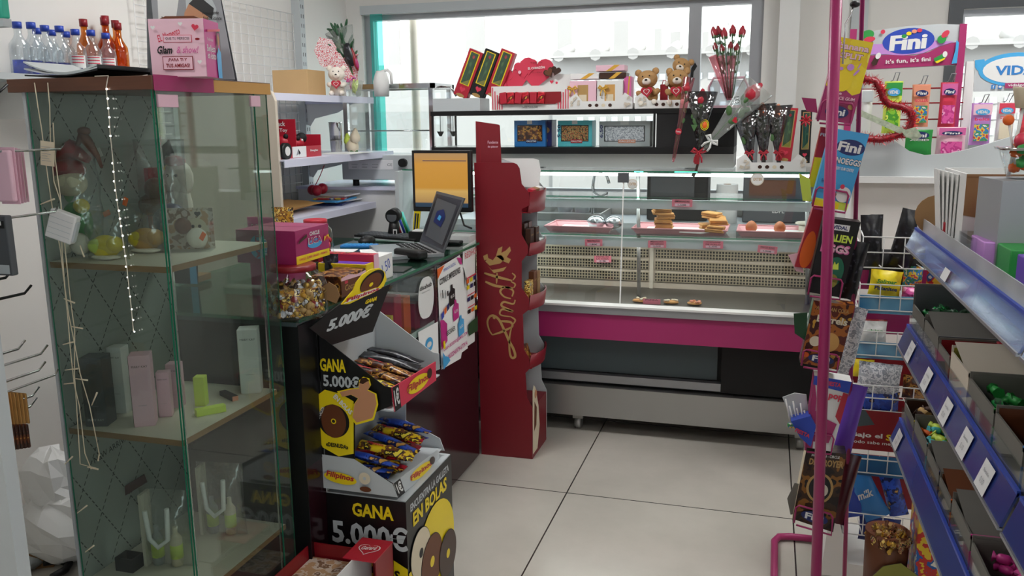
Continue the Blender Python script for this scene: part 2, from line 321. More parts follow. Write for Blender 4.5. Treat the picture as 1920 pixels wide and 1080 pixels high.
def dup(o, loc, rot=None, label=None, parent=None, scale=None):
    c = o.copy(); C.objects.link(c); c.parent = parent
    if parent is None:
        c.location = loc
        if rot is not None: c.rotation_euler = rot if not isinstance(rot, (int, float)) else (0, 0, rot)
        if label: c['label'] = label
        if scale: c.scale = (scale,) * 3
    for ch in o.children: dup(ch, None, parent=c)
    return c
def carton(name, label, cat, loc, size, mat, rot=0, group=None, front=None, side=None, lid=None):
    """closed box, origin at base centre; front(ink,w,h) prints on -y face, side(ink,d,h) on +x face"""
    w_, d, h = size; t = thing(name, label, cat, loc, rot, group)
    b = B(mat).box(-w_ / 2, -d / 2, 0, w_ / 2, d / 2, h, bev=min(.002, d / 6))
    b.m('ink').box(-w_ / 2 + .004, -.0004, h, w_ / 2 - .004, .0004, h + .0003)
    b.done('body', t)
    if lid: B(lid).box(-w_ / 2 - .001, -d / 2 - .001, h - .012, w_ / 2 + .001, d / 2 + .001, h + .001, bev=.001).done('lid', t)
    if front: k = Ink((-w_ / 2, -d / 2, 0)); front(k, w_, h); k.done('front_print', t)
    if side: k = Ink((w_ / 2, -d / 2, 0), (0, 1, 0)); side(k, d, h); k.done('side_print', t)
    return t

# ---------- the room ----------
XL, YB, XR, YF, ZC = -2.5, 4.9, 2.7, -1.8, 2.75
struct(B('floor_tiles').box(XL - .2, YF - .2, -.1, XR + .2, YB + .3, 0), 'floor')
struct(B('white').box(XL - .2, YF - .2, ZC, XR + .2, YB + .3, ZC + .1), 'ceiling')
struct(B('wall').box(XL - .15, YF, 0, XL, YB + .2, ZC), 'wall_left')
struct(B('wall').box(XR, YF, 0, XR + .15, YB + .2, ZC), 'wall_right')
struct(B('wall').box(XL, YF - .15, 0, XL + .6, YF, ZC).box(XR - .6, YF - .15, 0, XR, YF, ZC).box(XL + .6, YF - .15, 2.2, XR - .6, YF, ZC).box(XL + .6, YF - .15, 0, 1.2, YF, 2.2), 'wall_front')  # unseen wall; its opening is narrowed and shifted to limit front light and reflections
WX0, WX1, WX2, WX3 = -2.40, -.06, .86, 2.3
ZS, ZT = 1.05, 2.13
wb = B('wall').box(XL, YB, 0, XR, YB + .2, ZS).box(XL, YB, ZT, WX1, YB + .2, ZC).box(XL, YB, ZS, WX0, YB + .2, ZT).box(WX1, YB, ZS, WX2, YB + .2, ZC).box(WX3, YB, ZS, XR, YB + .2, ZC).box(WX2, YB, 2.02, WX3, YB + .2, ZC)
struct(wb, 'wall_back')
def window(nm, x0, x1, z0, z1, mulls, y=YB + .04):
    fr = B('alu').box(x0, y, z0, x0 + .055, y + .06, z1).box(x1 - .065, y, z0, x1, y + .06, z1).box(x0 + .055, y, z1 - .03, x1 - .065, y + .06, z1).box(x0 + .055, y, z0, x1 - .065, y + .06, z0 + .05)
    for a, b in mulls: fr.box(a, y - .01, z0 + .05, b, y + .06, z1 - .03)
    o = struct(fr, nm)
    g = B('winglass').box(x0 + .055, y + .028, z0 + .05, x1 - .065, y + .034, z1 - .03).done('pane', o)
    return o
w1 = window('window_1', WX0, WX1, ZS, ZT, [(-.452, -.385)])
B('blackm').prism([(0, 0), (.018, .02), (.022, .07), (.04, .1), (.028, .12), (.008, .09)], (-.44, YB + .029, 1.68), t=.001).done('dark_patch', w1)
w2 = window('window_2', WX2, WX3, 1.3, 2.02, [])
struct(B('dgrey').box(WX2 - .03, YB - .02, 1.0, WX2 + .035, YB, 2.6).box(WX2 + .035, YB - .02, 2.02, WX3, YB, 2.12), 'trim_1')
struct(B('lgrey').box(.375, YB - .015, 1.0, .455, YB, ZC).m('white').box(.29, YB - .03, 1.0, .36, YB, ZC), 'trim_2')
struct(B('white').box(.02, YB - .12, 0, .12, YB, ZC), 'trim_3')
struct(B('lgrey').box(WX0, YB - .02, ZT, -.1, YB - .0, ZT + .05), 'trim_4')
o = B('tealfilm').box(-2.335, YB - .02, 1.06, -2.255, YB - .018, ZT).done('turquoise_banner'); tag(o, 'narrow turquoise vertical banner hanging inside the shop window', 'banner')
o = B('bone').cyl((-2.19, YB + .3, .3), (-2.19, YB + .3, 3.2), .028).done('drainpipe'); tag(o, 'pale vertical pipe standing outside the window beside the turquoise banner', 'pipe')
struct(B('fgrey').box(-14, YB + .2, -.4, 14, 16, -.3), 'ground')
# neighbouring building and tiled boundary wall outside
t = thing('neighbouring_building', 'pale sunlit building with small windows across the street', 'building', (0, 13, 0))
B('facade').box(-13, 0, -.3, 12, .5, 9).done('wall', t)
for x0, y0, x1, y1 in [(727, 30, 752, 140), (873, 30, 910, 96), (1046, 36, 1072, 112), (1152, 40, 1178, 102), (1228, 54, 1240, 95), (1258, 60, 1275, 98), (1318, 60, 1328, 90), (1420, 20, 1436, 90)]:
    a, b = P(x0, y0, Y=13), P(x1, y1, Y=13)
    B('fgrey').box(a.x, -.02, b.z, b.x, .01, a.z).done('window', t)
t = thing('boundary_wall', 'low outdoor wall with pierced blocks and tile ridge outside the window', 'wall', (0, 9, 0))
a, b = P(735, 122, Y=9), P(1040, 112, Y=9); c = P(1440, 92, Y=9)
B('fgrey').box(a.x - 2, 0, -.3, b.x, .2, a.z).done('rendered_section', t)
k = B('fgrey').box(b.x, -.1, -.3, 6, .2, b.z + .02)
for i in range(46):
    for j in range(5): k.m('lgrey').cbox((b.x + .3 + i * .12, -.1, 1.35 + j * .14), (.06, .02, .06))
k.done('pierced_wall', t)
k = B('fgrey')
for i in range(16): k.cyl((b.x + .1 + i * .38, -.25, b.z + .02), (b.x + .1 + i * .38, .3, b.z + .12), .06, n=8)
k.box(b.x, -.25, b.z, 6, .3, b.z + .05); k.done('tile_ridge', t)
# ceiling lamps
for x, y in [(-1.4, .6), (.6, .6), (-1.3, 2.9), (.9, 2.9)]:
    t = thing('ceiling_light', 'flat white light panel in the ceiling ' + ('above the glass cabinet' if x < 0 and y < 2 else 'above the sweets gondola' if y < 2 else 'above the dark counter' if x < 0 else 'above the white wavy unit'), 'lamp', (x, y, ZC), group='ceiling light panels')
    B('white').box(-.3, -.3, -.02, .3, .3, 0).done('housing', t)
    B('lamp').box(-.27, -.27, -.026, .27, .27, -.02).done('diffuser', t)
    area('lamp_light', (0, 0, -.04), (.54, .54), 1 if y < 2 else 12, parent=t)

# ---------- refrigerated display case ----------
FX0, FX1 = -1.72, .285
t = thing('refrigerated_display_case', 'long refrigerated pastry case with glass front, magenta band and steel plinth', 'display case', ((FX0 + FX1) / 2, 3.84, 0))
fr = t; hx = (FX1 - FX0) / 2; fx = (FX0 + FX1) / 2; Y0 = 3.84
B('steel').box(-hx, .04, .085, hx, .6, .235).done('plinth', fr)
lx = -.165 - fx
B('blackm').box(-hx, .1, .235, hx, .6, .52).m('slate').box(-hx + .12, .09, .3, lx - .02, .1, .5).done('lower_body', fr)
B('alu').box(-hx + .05, .06, .255, lx, .1, .292).done('rail', fr)
B('blackm').box(lx, .06, .25, hx, .1, .5).done('grille_panel', fr)
B('magenta').box(-hx, -.06, .5, hx, .06, .622).done('magenta_band', fr)
B('alu').box(-hx, -.07, .622, hx, 0, .66).m('white').box(-hx, -.075, .655, hx, -.01, .664).done('front_rim', fr)
B('dsteel').quad((-hx, 0, .66), (hx, 0, .66), (hx, .55, .66), (-hx, .55, .66)).box(-hx, 0, .6, hx, .55, .655).done('deck', fr)
# back grille: cream sheet with three bands of holes either side of a post
def grille(x0, x1):
    k = B('tan').box(x0, .42, .66, x1, .425, .885)
    k.m('perf')
    for z in (.695, .755, .815): k.box(x0 + .015, .412, z, x1 - .012, .419, z + .0444)
    return k.done('back_grille', fr)
grille(-hx, -.545 - fx); grille(-.535 - fx, hx)
B('bone').box(-.548 - fx, .405, .64, -.53 - fx, .43, .9).done('grille_post', fr)
for i, z in enumerate((.955, 1.135)):
    o = B('clear').box(-hx + .01, .14 + i * .02, z, hx - .01, .42, z + .007).m('greenglass').box(-hx + .01, .137 + i * .02, z, hx - .01, .14 + i * .02, z + .007).done('glass_shelf', fr)
    B('lgrey').box(-hx + .01, .15 + i * .02, z - .05, hx - .01, .165 + i * .02, z - .008).done('shelf_rail', fr)
B('led').box(-hx + .05, .2, 1.235, hx - .05, .215, 1.247).done('light_strip', fr)
area('case_light', (0, .25, 1.24), (1.8, .04), 3.5, parent=fr, col=(.93, 1, .97)); area('case_light', (0, .22, .9), (1.8, .04), 2.5, parent=fr, col=(1, .97, .9))  # the second, lower lamp is added fill without a strip of its own
def slant(x0, x1, nm):
    k = B('clear'); a, b = .0, .055
    k.prism([(x0, 0), (x1, 0), (x1, .602), (x0, .602)], (0, 0, .66), v=(0, .09, .996), t=.005); return k.done(nm, fr)
slant(-hx, -.632 - fx, 'front_glass'); slant(-.626 - fx, hx, 'front_glass')
B('white').prism([(-.632, 0), (-.626, 0), (-.626, .6), (-.632, .6)], (-fx, -.001, .66), v=(0, .09, .996), t=.004).done('glass_seam', fr)
B('clear').box(-hx, .05, 1.262, hx, .46, 1.268).m('bottlegreen').box(-hx, .047, 1.262, hx, .05, 1.268).m('greenglow').box(-.4 - fx, .044, 1.2625, -.3 - fx, .0475, 1.2665).box(-.58 - fx, .044, 1.2625, -.54 - fx, .0475, 1.2665).done('glass_top', fr)  # two short stretches of the glass edge are given a green glow
B('dgrey').box(-.655 - fx, .045, 1.215, -.605 - fx, .06, 1.258).done('clip', fr)
for x in (-.57, .2): B('steel').cyl((x - fx, .2, .66), (x - fx - .03, .3, 1.26), .009).done('support_post', fr)
B('lgrey').box(-hx - .02, 0, .235, -hx, .6, 1.26).done('end_panel', fr); B('lgrey').box(hx, 0, .235, hx + .02, .6, .9).done('end_panel', fr)
for x in (-.9, -.55 + .41, .9):
    k = B('steel').cyl((x, .1, .03), (x + .03, .1, .03), .03).box(x - .01, .08, .055, x + .04, .12, .086).done('castor', fr)
for (px, py) in ((650, 148), (1403, 115)): pass
for px, py, sz in ((1186, 345, .023), (1420, 336, .028)):
    p = P(px, py, Y=3.89); k = Ink((p.x, p.y, p.z)); k.disc(0, 0, sz, 'bone'); k.disc(0, 0, sz * .85, 'white'); k.text('EXTER', .002, 0, sz * 1.3, .012, 'goldink'); tag(k.done('round_sticker'), 'round cream and gold sticker on the pastry case glass' + (' above the egg tray' if px > 1300 else ' beside the seam'), 'sticker')
# deck products, trays, pastries
def tray_obj(x0, x1, lab):
    c = (x0 + x1) / 2; h = (x1 - x0) / 2; t = thing('serving_tray', lab, 'tray', (c, 4.02, .9625), group='pink serving trays')
    k = B('tray'); d0, d1 = -.02, .22
    b = k.vs([(-h + .02, d0 + .02, .002), (h - .02, d0 + .02, .002), (h - .02, d1 - .02, .002), (-h + .02, d1 - .02, .002)]); r = k.vs([(-h, d0, .03), (h, d0, .03), (h, d1, .03), (-h, d1, .03)])
    k.face(b)
    for i in range(4): k.face([b[i], b[(i + 1) % 4], r[(i + 1) % 4], r[i]])
    k.tube([(-h, d0, .03), (h, d0, .03), (h, d1, .03), (-h, d1, .03)], .004, 6, True); k.done('dish', t)
    B('paper').box(-h + .05, .0, .012, h - .08, .2, .014).done('paper_liner', t)
    return t
tray_obj(-1.03, -.70, 'pink tray holding two foil parcels on the case shelf'); tray_obj(-.605, -.165, 'pink tray holding square pastries and a white napkin'); tray_obj(-.125, .27, 'pink tray holding two brown eggs')
for px, lab in ((1118, 'crumpled foil parcel beside the aisle end of its tray'), (1151, 'crumpled foil parcel nearer to the glass seam')):
    p = P(px, 424, Y=4.08); k = B('foil').ball((0, 0, .03), (.045, .04, .032), 14, 9, .09); k.done('foil_parcel', None, (p.x, 4.08, .979)); tag(bpy.data.objects[-1] if False else C.objects[-1], lab, 'foil parcel', 'foil parcels')
def pastry(x, y, z, rot, lab, tilt=(0, 0), n=3):
    t = thing('puff_pastry', lab, 'pastry', (x, y, z), (tilt[0], tilt[1], rot), 'square puff pastries')
    k = B('pastry')
    for i in range(n): k.cbox((random.uniform(-.004, .004), random.uniform(-.004, .004), .006 + i * .009), (.085 - .004 * i, .075, .009), (random.uniform(-.05, .05), 0, random.uniform(-.1, .1)), bev=.003)
    k.done('layers', t); return t
pa = P(1245, 430, Y=4.06)
for i, (dx, tl) in enumerate(((0, 0), (-.004, .05), (.005, -.04), (-.012, .1))):
    pastry(pa.x + dx, 4.06, .981 + i * .026, .1 * i, ['puff pastry at the base of the tall pile', 'puff pastry second from the base of the tall pile', 'puff pastry third from the base of the tall pile', 'puff pastry on top of the tall pile'][i], (tl, 0))
pa = P(1337, 432, Y=4.06)
pastry(pa.x - .025, 4.13, .981, .3, 'puff pastry standing behind the others on the napkin tray', (0, 0)); pastry(pa.x + .01, 4.03, .981, -.1, 'puff pastry lying in front beside the napkin', (0, .05)); pastry(pa.x + .02, 4.09, 1.012, .2, 'puff pastry resting across two others by the napkin', (.15, 0)); pastry(pa.x - .01, 4.12, 1.035, -.3, 'round-cornered puff pastry on top of the low pile', (0, .1))
k = B('paper'); k.prism([(0, 0), (.1, -.01), (.16, .02), (.13, .05), (.07, .06), (.03, .04)], (pa.x - .15, 4.0, .982), v=(0, 1, .15), t=.004); tag(k.done('napkin'), 'folded white napkin between the two pastry piles', 'napkin')
for px, lab in ((1409, 'brown egg farther from the spinner rack'), (1462, 'brown egg nearer to the spinner rack')):
    p = P(px, 424, Y=4.08); k = B('egg').lathe([(.004, 0), (.018, .004), (.026, .018), (.0265, .028), (.022, .042), (.012, .052), (.003, .056)], n=16); tag(k.done('brown_egg', None, (p.x, 4.06, .979)), lab, 'egg', 'brown eggs')
for px, py, Yv, ln, lab, rz, ww in ((1279, 381, 3.995, ('EMPANADAS', '1,50€'), 'price tag reading EMPANADAS on the upper shelf rail', 0, .093), (1113, 455, 3.975, ('PAPAS RELLENAS', '1,80€'), 'pink price tag reading PAPAS RELLENAS under the foil parcels', .03, .085), (1232, 458, 3.975, ('MEDIALUNA', 'DE CERDO', '2,30€'), 'pink price tag below the tall pastry pile', .02, .085), (1337, 459, 3.975, ('HOJALDRE', 'DE POLLO', '2,30€'), 'pink price tag below the low pastry pile', 0, .09), (1439, 468, 3.975, ('PAN DE BONO', '1,50€'), 'tilted pink price tag reading PAN DE BONO', -.08, .085), (1130, 486, 4.22, ('PASTEL DE', 'LA CASA', '3€'), 'pink price tag hanging on the perforated back grille', .03, .088), (1222, 566, 3.87, ('PIZZA',), 'pink price tag reading PIZZA standing on the deck', .02, .08)):
    p = P(px, py, Y=Yv); h = .034 if len(ln) > 1 else .026; k = B('tag').box(-ww / 2, 0, -h / 2, ww / 2, .002, h / 2, bev=.0008); t = k.done('price_tag', None, p, (0, -rz, 0)); tag(t, lab, 'price tag', 'pink price tags')
    k = Ink((0, 0, 0))
    if len(ln) > 1: k.rect(-ww * .36, -h * .42, ww * .36, -h * .05 if len(ln) == 2 else -h * .12, 'palepink')
    for i, s_ in enumerate(ln): k.text(s_, 0, h * (.26 if len(ln) == 2 else .36) - i * h * .5 * (1 if len(ln) == 2 else .62), ww * (.72 if i < len(ln) - 1 or len(ln) == 1 else .42), h * .26 if len(ln) < 3 else h * .2, 'ink', .01)
    k.done('lettering', t)
for px, lab, n in ((1200, 'flat pizza slice beside the PIZZA tag', 0), (1258, 'pizza slice just past the PIZZA tag', 1), (1302, 'pizza piece with red topping on the deck', 2)):
    p = P(px, 571, Y=3.9); t = thing('pizza_slice', lab, 'pizza', (p.x, 3.9, .662), group='pizza slices'); B('pastry').ball((0, 0, .006), (.035, .03, .008), 12, 6, .15).done('crust', t); k = B('salmon' if n == 2 else 'cream')
    for i in range(7): k.ball((random.uniform(-.025, .025), random.uniform(-.02, .02), .015), (.009, .007, .005), 6, 4)
    k.done('topping', t)
# cups and paper at the back of the upper shelf
t = thing('flat_bread', 'white flat bread sheet behind the eggs', 'bread', (.2, 4.2, .9625)); B('bone').ball((0, 0, .05), (.07, .03, .012), 14, 7, .1).box(-.05, -.02, 0, .05, .02, .04).done('sheet', t)

# ---------- what stands behind the case ----------
t = thing('back_worktop', 'grey worktop with sink under the shop window', 'worktop', (0, 0, 0))
B('lgrey').box(-1.7, 4.47, .92, .28, 4.89, .96).done('top', t); B('white').box(-1.7, 4.5, 0, .28, 4.89, .92).done('carcass', t)
k = B('steel').tray(-1.45, 4.5, .962, -.85, 4.85, 1.0, .01); k.done('basin', t)
p = P(1125, 352, Y=4.7); B('chrome').tube([(p.x - .05, 4.75, .96), (p.x - .05, 4.75, 1.14), (p.x - .04, 4.74, 1.19), (p.x, 4.72, 1.21), (p.x + .04, 4.7, 1.19), (p.x + .05, 4.7, 1.15)], .009).done('tap', t)
for x0, x1, z0, z1, mt, nm, lab in ((-.62, -.3, .96, 1.22, 'blackm', 'toaster_oven', 'black toaster oven with pale door standing on the back worktop'), (-.12, .24, .96, 1.23, 'dgrey', 'microwave', 'dark grey microwave with printed front on the back worktop')):
    t = thing(nm, lab, 'appliance', ((x0 + x1) / 2, 4.62, z0 + .002)); h = (x1 - x0) / 2; B(mt).box(-h, 0, 0, h, .22, z1 - z0, bev=.008).done('body', t)
    if nm == 'toaster_oven': B('dgrey').box(-h + .02, -.006, .12, h - .07, 0, .23).done('door', t); B('chrome').cyl((-h + .03, -.02, .11), (h - .08, -.02, .11), .005).done('handle', t)
    else: B('brown').box(-h + .03, -.006, .13, h - .1, 0, .22).done('door', t); k = Ink((-h, -.001, 0)); k.text('EDPL', h, .06, .06, .018, 'white'); k.done('lettering', t)
for px, py, mt, lab in ((1060, 345, 'frost', 'frosted plastic tub with pale lid by the sink'), (1092, 345, 'frost', 'frosted plastic tub next to the tap')):
    p = P(px, py, Y=4.6); t = thing('plastic_tub', lab, 'tub', (p.x, 4.6, 1.0), group='plastic tubs'); B(mt).lathe([(.04, 0), (.05, .06)], n=14).done('body', t); B('white').lathe([(.052, .06), (.052, .066)], n=14).done('lid', t)
t = thing('paper_towel_roll', 'white paper towel roll standing by the toaster oven', 'paper roll', (-.2, 4.6, .96)); B('paper').cyl((0, 0, 0), (0, 0, .2), .055, n=20).done('roll', t); B('card').cyl((0, 0, .2), (0, 0, .202), .02).done('core', t)

# ---------- black tabletop display unit on the case ----------
t = thing('black_countertop_display', 'black open display unit with glass bay and closed box, above the pastry case', 'display unit', (-.9, 4.1, 1.268)); bu = t
B('steel').box(-.72, .0, .004, .745, .32, .068).done('steel_base', bu)
B('black').box(-.74, -.02, .068, .745, .33, .1).done('lower_bar', bu)
B('black').box(-.74, -.02, .255, .745, .33, .277).done('top_shelf', bu)
for x in (-.737, .375): 
    B('black').box(x, -.018, .1, x + .01, -.008, .255).done('post', bu); B('black').box(x, .315, .1, x + .01, .325, .255).done('post', bu)
B('blackm').box(.39, -.015, .1, .745, .325, .255).done('closed_box', bu)
B('clear').box(-.72, -.012, .1, .375, -.008, .25).done('glass_front', bu)
B('black').box(.1 - .3, -.0, .0, .14 - .3, .05, .0045).done('foot', bu)
for px in (826, 850):
    p = P(px, 253, Y=4.2); t = thing('small_spout', ('small dark hook fitting hanging nearer the bay end post' if px == 826 else 'small dark hook fitting hanging nearer the red display card'), 'fitting', (p.x, 4.2, 1.42), group='dark fittings in the glass bay'); B('blackm').cyl((0, 0, 0), (0, 0, .025), .006, .02, 8).done('cone', t); B('blackm').cyl((0, 0, .025), (0, 0, .105), .002, n=6).done('stem', t)
def cookie_box(px0, px1, py0, py1, mat, win, lab, price, d=.1):
    a, b = P(px0, py1, Y=4.11), P(px1, py0, Y=4.11); w_ = b.x - a.x; h = min(b.z - 1.37, .135)
    t = thing('cookie_box', lab, 'box', ((a.x + b.x) / 2, 4.19, 1.3685), group='cookie boxes with windows')
    k = B(mat).box(-w_ / 2, -d / 2, 0, w_ / 2, d / 2, h, bev=.002); k.done('body', t)
    k = Ink((-w_ / 2, -d / 2, 0)); k.rect(w_ * .1, h * .2, w_ * .9, h * .82, 'blackm'); k.rect(w_ * .12, h * .23, w_ * .88, h * .79, win); k.rect(w_ * .38, h * .14, w_ * .72, h * .28, 'red' if mat == 'cyan' else ('navy' if mat == 'boxblue' else 'salmon')); k.text('GALLETAS', w_ * .55, h * .21, w_ * .3, h * .07, 'white')
    if price: k.text(price, w_ * .05, h * .6, h * .5, h * .16, 'navy', rot=1.57)
    k.rect(w_ * .42, h * .86, w_ * .58, h, 'white'); k.done('front_print', t)
cookie_box(961, 1020, 225, 271, 'boxblue', 'p_choc', 'blue cookie box with window showing chocolate biscuits', ''); cookie_box(1043, 1108, 225, 271, 'cyan', 'p_candy', 'turquoise cookie box with price handwritten on its side', '5,50'); cookie_box(1121, 1218, 226, 271, 'lgrey', 'p_silver', 'pale grey cookie box with wide window', '6,50')
t = thing('cookie_box', 'dark blue box with biscuit picture beside the blue cookie box', 'box', (P(1030, 250, Y=4.2).x, 4.22, 1.3685), group='cookie boxes with windows'); B('navy').box(-.035, -.05, 0, .02, .05, .13, bev=.002).done('body', t); k = Ink((-.035, -.05, 0)); k.disc(.03, .08, .014, 'goldink'); k.disc(.02, .03, .014, 'goldink'); k.done('front_print', t)
# on top of the black unit, z = 1.545
ZU = 1.546
t = thing('grey_card_tray', 'grey cardboard tray holding three slanted rose boxes', 'tray', (-1.53, 4.12, ZU)); B('lgrey').tray(-.1, -.03, 0, .15, .12, .062).done('body', t)
k = None
def rose_box(px, py0, px1, py1, Yv, z, mat, lab, w_=.075, lean=.0, d=.045):
    a, b = P(px, py0, Y=Yv), P(px1, py1, Y=Yv); L = (V((b.x, 0, b.z)) - V((a.x, 0, a.z))).length; ang = math.atan2(b.x - a.x, b.z - a.z)
    t = thing('rose_gift_box', lab, 'gift box', (a.x, Yv, a.z), (0, ang, 0), 'long rose gift boxes')
    B(mat).box(-w_ / 2, 0, 0, w_ / 2, d, L, bev=.002).done('body', t)
    k = Ink((0, 0, 0)); k.rect(-w_ * .34, L * .26, w_ * .34, L * .96, 'yellow' if d > .04 else 'goldink'); k.rect(-w_ * .27, L * .275, w_ * .27, L * .945, 'dgreen'); k.poly([(-w_ * .27, L * .275), (w_ * .27, L * .275), (w_ * .27, L * .4)], 'olive')
    k.heart(0, L * .16, w_ * .22, 'pinkred'); k.disc(0, L * .03, w_ * .3, 'goldink', w_ * .12); k.done('front_print', t)
    k = B('red'); k.ball((0, .002, L * .86), (w_ * .17, .004, w_ * .2), 8, 6); k.m('leaf').ball((-.004, .002, L * .7), (w_ * .16, .004, w_ * .25), 8, 6).ball((.006, .002, L * .55), (w_ * .14, .004, w_ * .22), 8, 6).cyl((0, .001, L * .3), (0, .001, L * .8), .0025, n=6); k.done('rose', t)
    B('clear').box(-w_ * .27, -.008, L * .275, w_ * .27, -.007, L * .945).done('window_film', t)
for i, (a, m_, lb) in enumerate(((862, 'red', 'red slanted rose box first in the grey tray'), (892, 'blackm', 'black slanted rose box between two red ones'), (922, 'red', 'red slanted rose box next to the heart display'))):
    rose_box(a + (i - 1) * 0, 181, a + 31, 95, 4.17, ZU, m_, lb)
# heart chocolate display
a, b = P(922, 207, Y=4.09), P(1068, 150, Y=4.09); w_ = b.x - a.x
t = thing('heart_chocolate_display', 'pink and white counter display with two joined red hearts and sweets below', 'display', (a.x, 4.09, ZU)); hd = t
k = B('white').tray(0, 0, 0, w_, .14, .02); k.box(0, -.001, 0, w_, .002, .115); k.done('tray', hd)
k = Ink((0, -.001, 0))
for i in range(5): k.rect(.004 + i * .012, .004, .009 + i * .012, .11 - .018 * i, 'pinkred'); k.rect(w_ - .009 - i * .012, .004, w_ - .004 - i * .012, .11 - .014 * i, 'pinkred')
k.poly([(.035, .034), (.055, .028), (w_ - .07, .028), (w_ - .04, .04), (w_ - .04, .085), (.06, .085), (.04, .07)], 'dred'); k.text('SWEETS & LOVE', w_ / 2, .014, .08, .01, 'ink', 0)
k.done('front_print', hd)
for i in range(6): tag(B('p_red' if i % 2 else 'red').cbox((0, 0, 0), (.035, .02, .055), (0, .12 * (i % 3 - 1), 0), bev=.004).done('heart_sweet_pack', None, (a.x + .065 + i * .038, 4.078, ZU + .058)), ORD[i] + ' small red sweet pack in the heart display tray, from its rose-box end', 'sweets', 'sweet packs in the heart display')
hx0, hz = .03, .15
k = B('white').prism([(.01, .11), (w_ - .02, .11), (w_ - .02, .17), (.01, .2)], (0, .115, 0), t=.003); k.done('backing_card', hd)
k = B('pinkred'); 
for x, z, r, ro in ((.085, .155, .088, .2), (.135, .2, .05, .1), (.2, .185, .095, -.1), (.165, .215, .045, 0)): k.prism([(x + p * r, z + q * r) for p, q in heart(ro)], (0, .09 + r * .1, 0), t=.003)
k.prism([(.03 + p * .026, .115 + q * .026) for p, q in heart(.3)], (0, .088, 0), t=.003); k.done('hearts', hd)
k = Ink((0, .088, 0)); k.text('EL CORAZÓN', .205, .205, .085, .014, 'white', .03, rot=.05); k.text('TE QUIERO CON', .205, .228, .06, .009, 'dred'); k.text('Y TE LO REGALO', .205, .182, .055, .008, 'dred')
k.disc(.045, .165, .008, 'palepink'); k.disc(.12, .185, .008, 'palepink')
for x, z in ((.055, .185), (.1, .19)): k.poly([(x - .012, z), (x, z + .01), (x + .012, z), (x, z + .006)], 'dred')
k.poly([(.06, .145), (.075, .15), (.09, .17), (.08, .155)], 'dred'); k.done('lettering', hd)
k = B('choc').prism([(.27 + p * .028, .18 + q * .028) for p, q in heart(.5)], (0, .08, 0), t=.008); k.prism([(.305 + p * .026, .188 + q * .026) for p, q in heart(-.3)], (0, .082, 0), t=.008); k.done('chocolate_hearts', hd)
k = Ink((0, .079, 0)); k.heart(.27, .18, .022, 'brown', .5); k.heart(.285, .135, .01, 'pinkred'); k.disc(.31, .13, .006, 'pinkred'); k.done('small_hearts', hd)
# gift boxes with gold ribbons
def bow(k, c, r):
    for sx in (-1, 1): k.tube([(c[0], c[1], c[2]), (c[0] + sx * r * .7, c[1] - .002, c[2] + r * .5), (c[0] + sx * r, c[1], c[2] + r * .1), (c[0] + sx * r * .5, c[1], c[2] - r * .1), c], [r * .1, r * .22, r * .25, r * .2, r * .1], 6)
    for sx in (-1, 1): k.tube([c, (c[0] + sx * r * .5, c[1], c[2] - r * .9), (c[0] + sx * r * .55, c[1], c[2] - r * 1.6)], [r * .1, r * .17, r * .15], 6)
    k.ball(c, r * .2, 8, 6); return k
def gift(px0, px1, py0, py1, Yv, mat, lab, d=.1, bw=0, diag=1, win=0):
    a, b = P(px0, py1, Y=Yv), P(px1, py0, Y=Yv); w_, h = b.x - a.x, b.z - a.z
    t = thing('gift_box', lab, 'gift box', ((a.x + b.x) / 2, Yv, a.z), group='gift boxes with gold ribbon')
    B(mat).box(-w_ / 2, 0, 0, w_ / 2, d, h, bev=.002).done('body', t)
    k = Ink((-w_ / 2, 0, 0))
    if win: k.rect(w_ * .3, h * .1, w_ * .7, h * .85, 'goldink' if win == 1 else 'kraft'); k.rect(w_ * .36, h * .2, w_ * .64, h * .5, 'cream')
    if diag: k.poly([(w_ * .35, 0), (w_ * .55, 0), (w_ * .85, h), (w_ * .65, h)], 'ribbon')
    k.done('front_print', t)
    if bw: bow(B('ribbon'), (w_ * (bw - .5), -.012, h * .72), .022).done('bow', t)
    return t
def zt(z): return P(1100, 0, Y=4.1).z * 0 + z
gift(1068, 1118, 151, 204, 4.1, 'palepink', 'pink upright gift box with gold bow at its side', bw=.12, diag=0, win=1)
gift(1119, 1168, 150, 203, 4.1, 'white', 'white upright gift box with large gold bow', bw=.25, diag=0, win=2)
gift(1169, 1184, 143, 200, 4.12, 'pink', 'narrow pink gift box with slanted ribbon', .08)
gift(1069, 1123, 137, 149, 4.12, 'white', 'flat white gift box with crossing gold ribbon lying on the upright boxes')
gift(1124, 1174, 135, 148, 4.12, 'choc', 'dark brown flat gift box with gold ribbon')
gift(1117, 1171, 121, 134, 4.12, 'palepink', 'pink flat gift box topmost of the gift stack')
def stone_tray(px0, px1, py0, py1, Yv, z, lab, d=.14):
    a, b = P(px0, py1, Y=Yv), P(px1, py0, Y=Yv); w_ = b.x - a.x; h = .05
    t = thing('chocolate_card_tray', lab, 'tray', (a.x, Yv, z), group='white card trays with chocolate pictures')
    k = B('white').tray(0, 0, 0, w_, d, h * .55); k.prism([(0, 0), (w_, 0), (w_, h), (w_ * .88, h * 1.5), (w_ * .78, h * .75), (w_ * .22, h * .75), (w_ * .12, h * 1.5), (0, h)], (0, -.001, 0), t=.002); k.done('body', t)
    k = Ink((0, -.001, 0))
    for i in range(4): k.disc(w_ * (.34 + i * .105), h * .36, .009, 'choc' if i != 2 else 'cream', .008, 10)
    for sx in (0, 1):
        for i in range(7):
            x0 = w_ * (.02 + .13 * random.random() if not sx else .85 + .11 * random.random()); z0 = h * random.uniform(.1, .95); k.poly([(x0, z0), (x0 + .012, z0 + .004), (x0 + .014, z0 + .012), (x0 + .003, z0 + .014)], 'tan')
    k.done('front_print', t); return w_
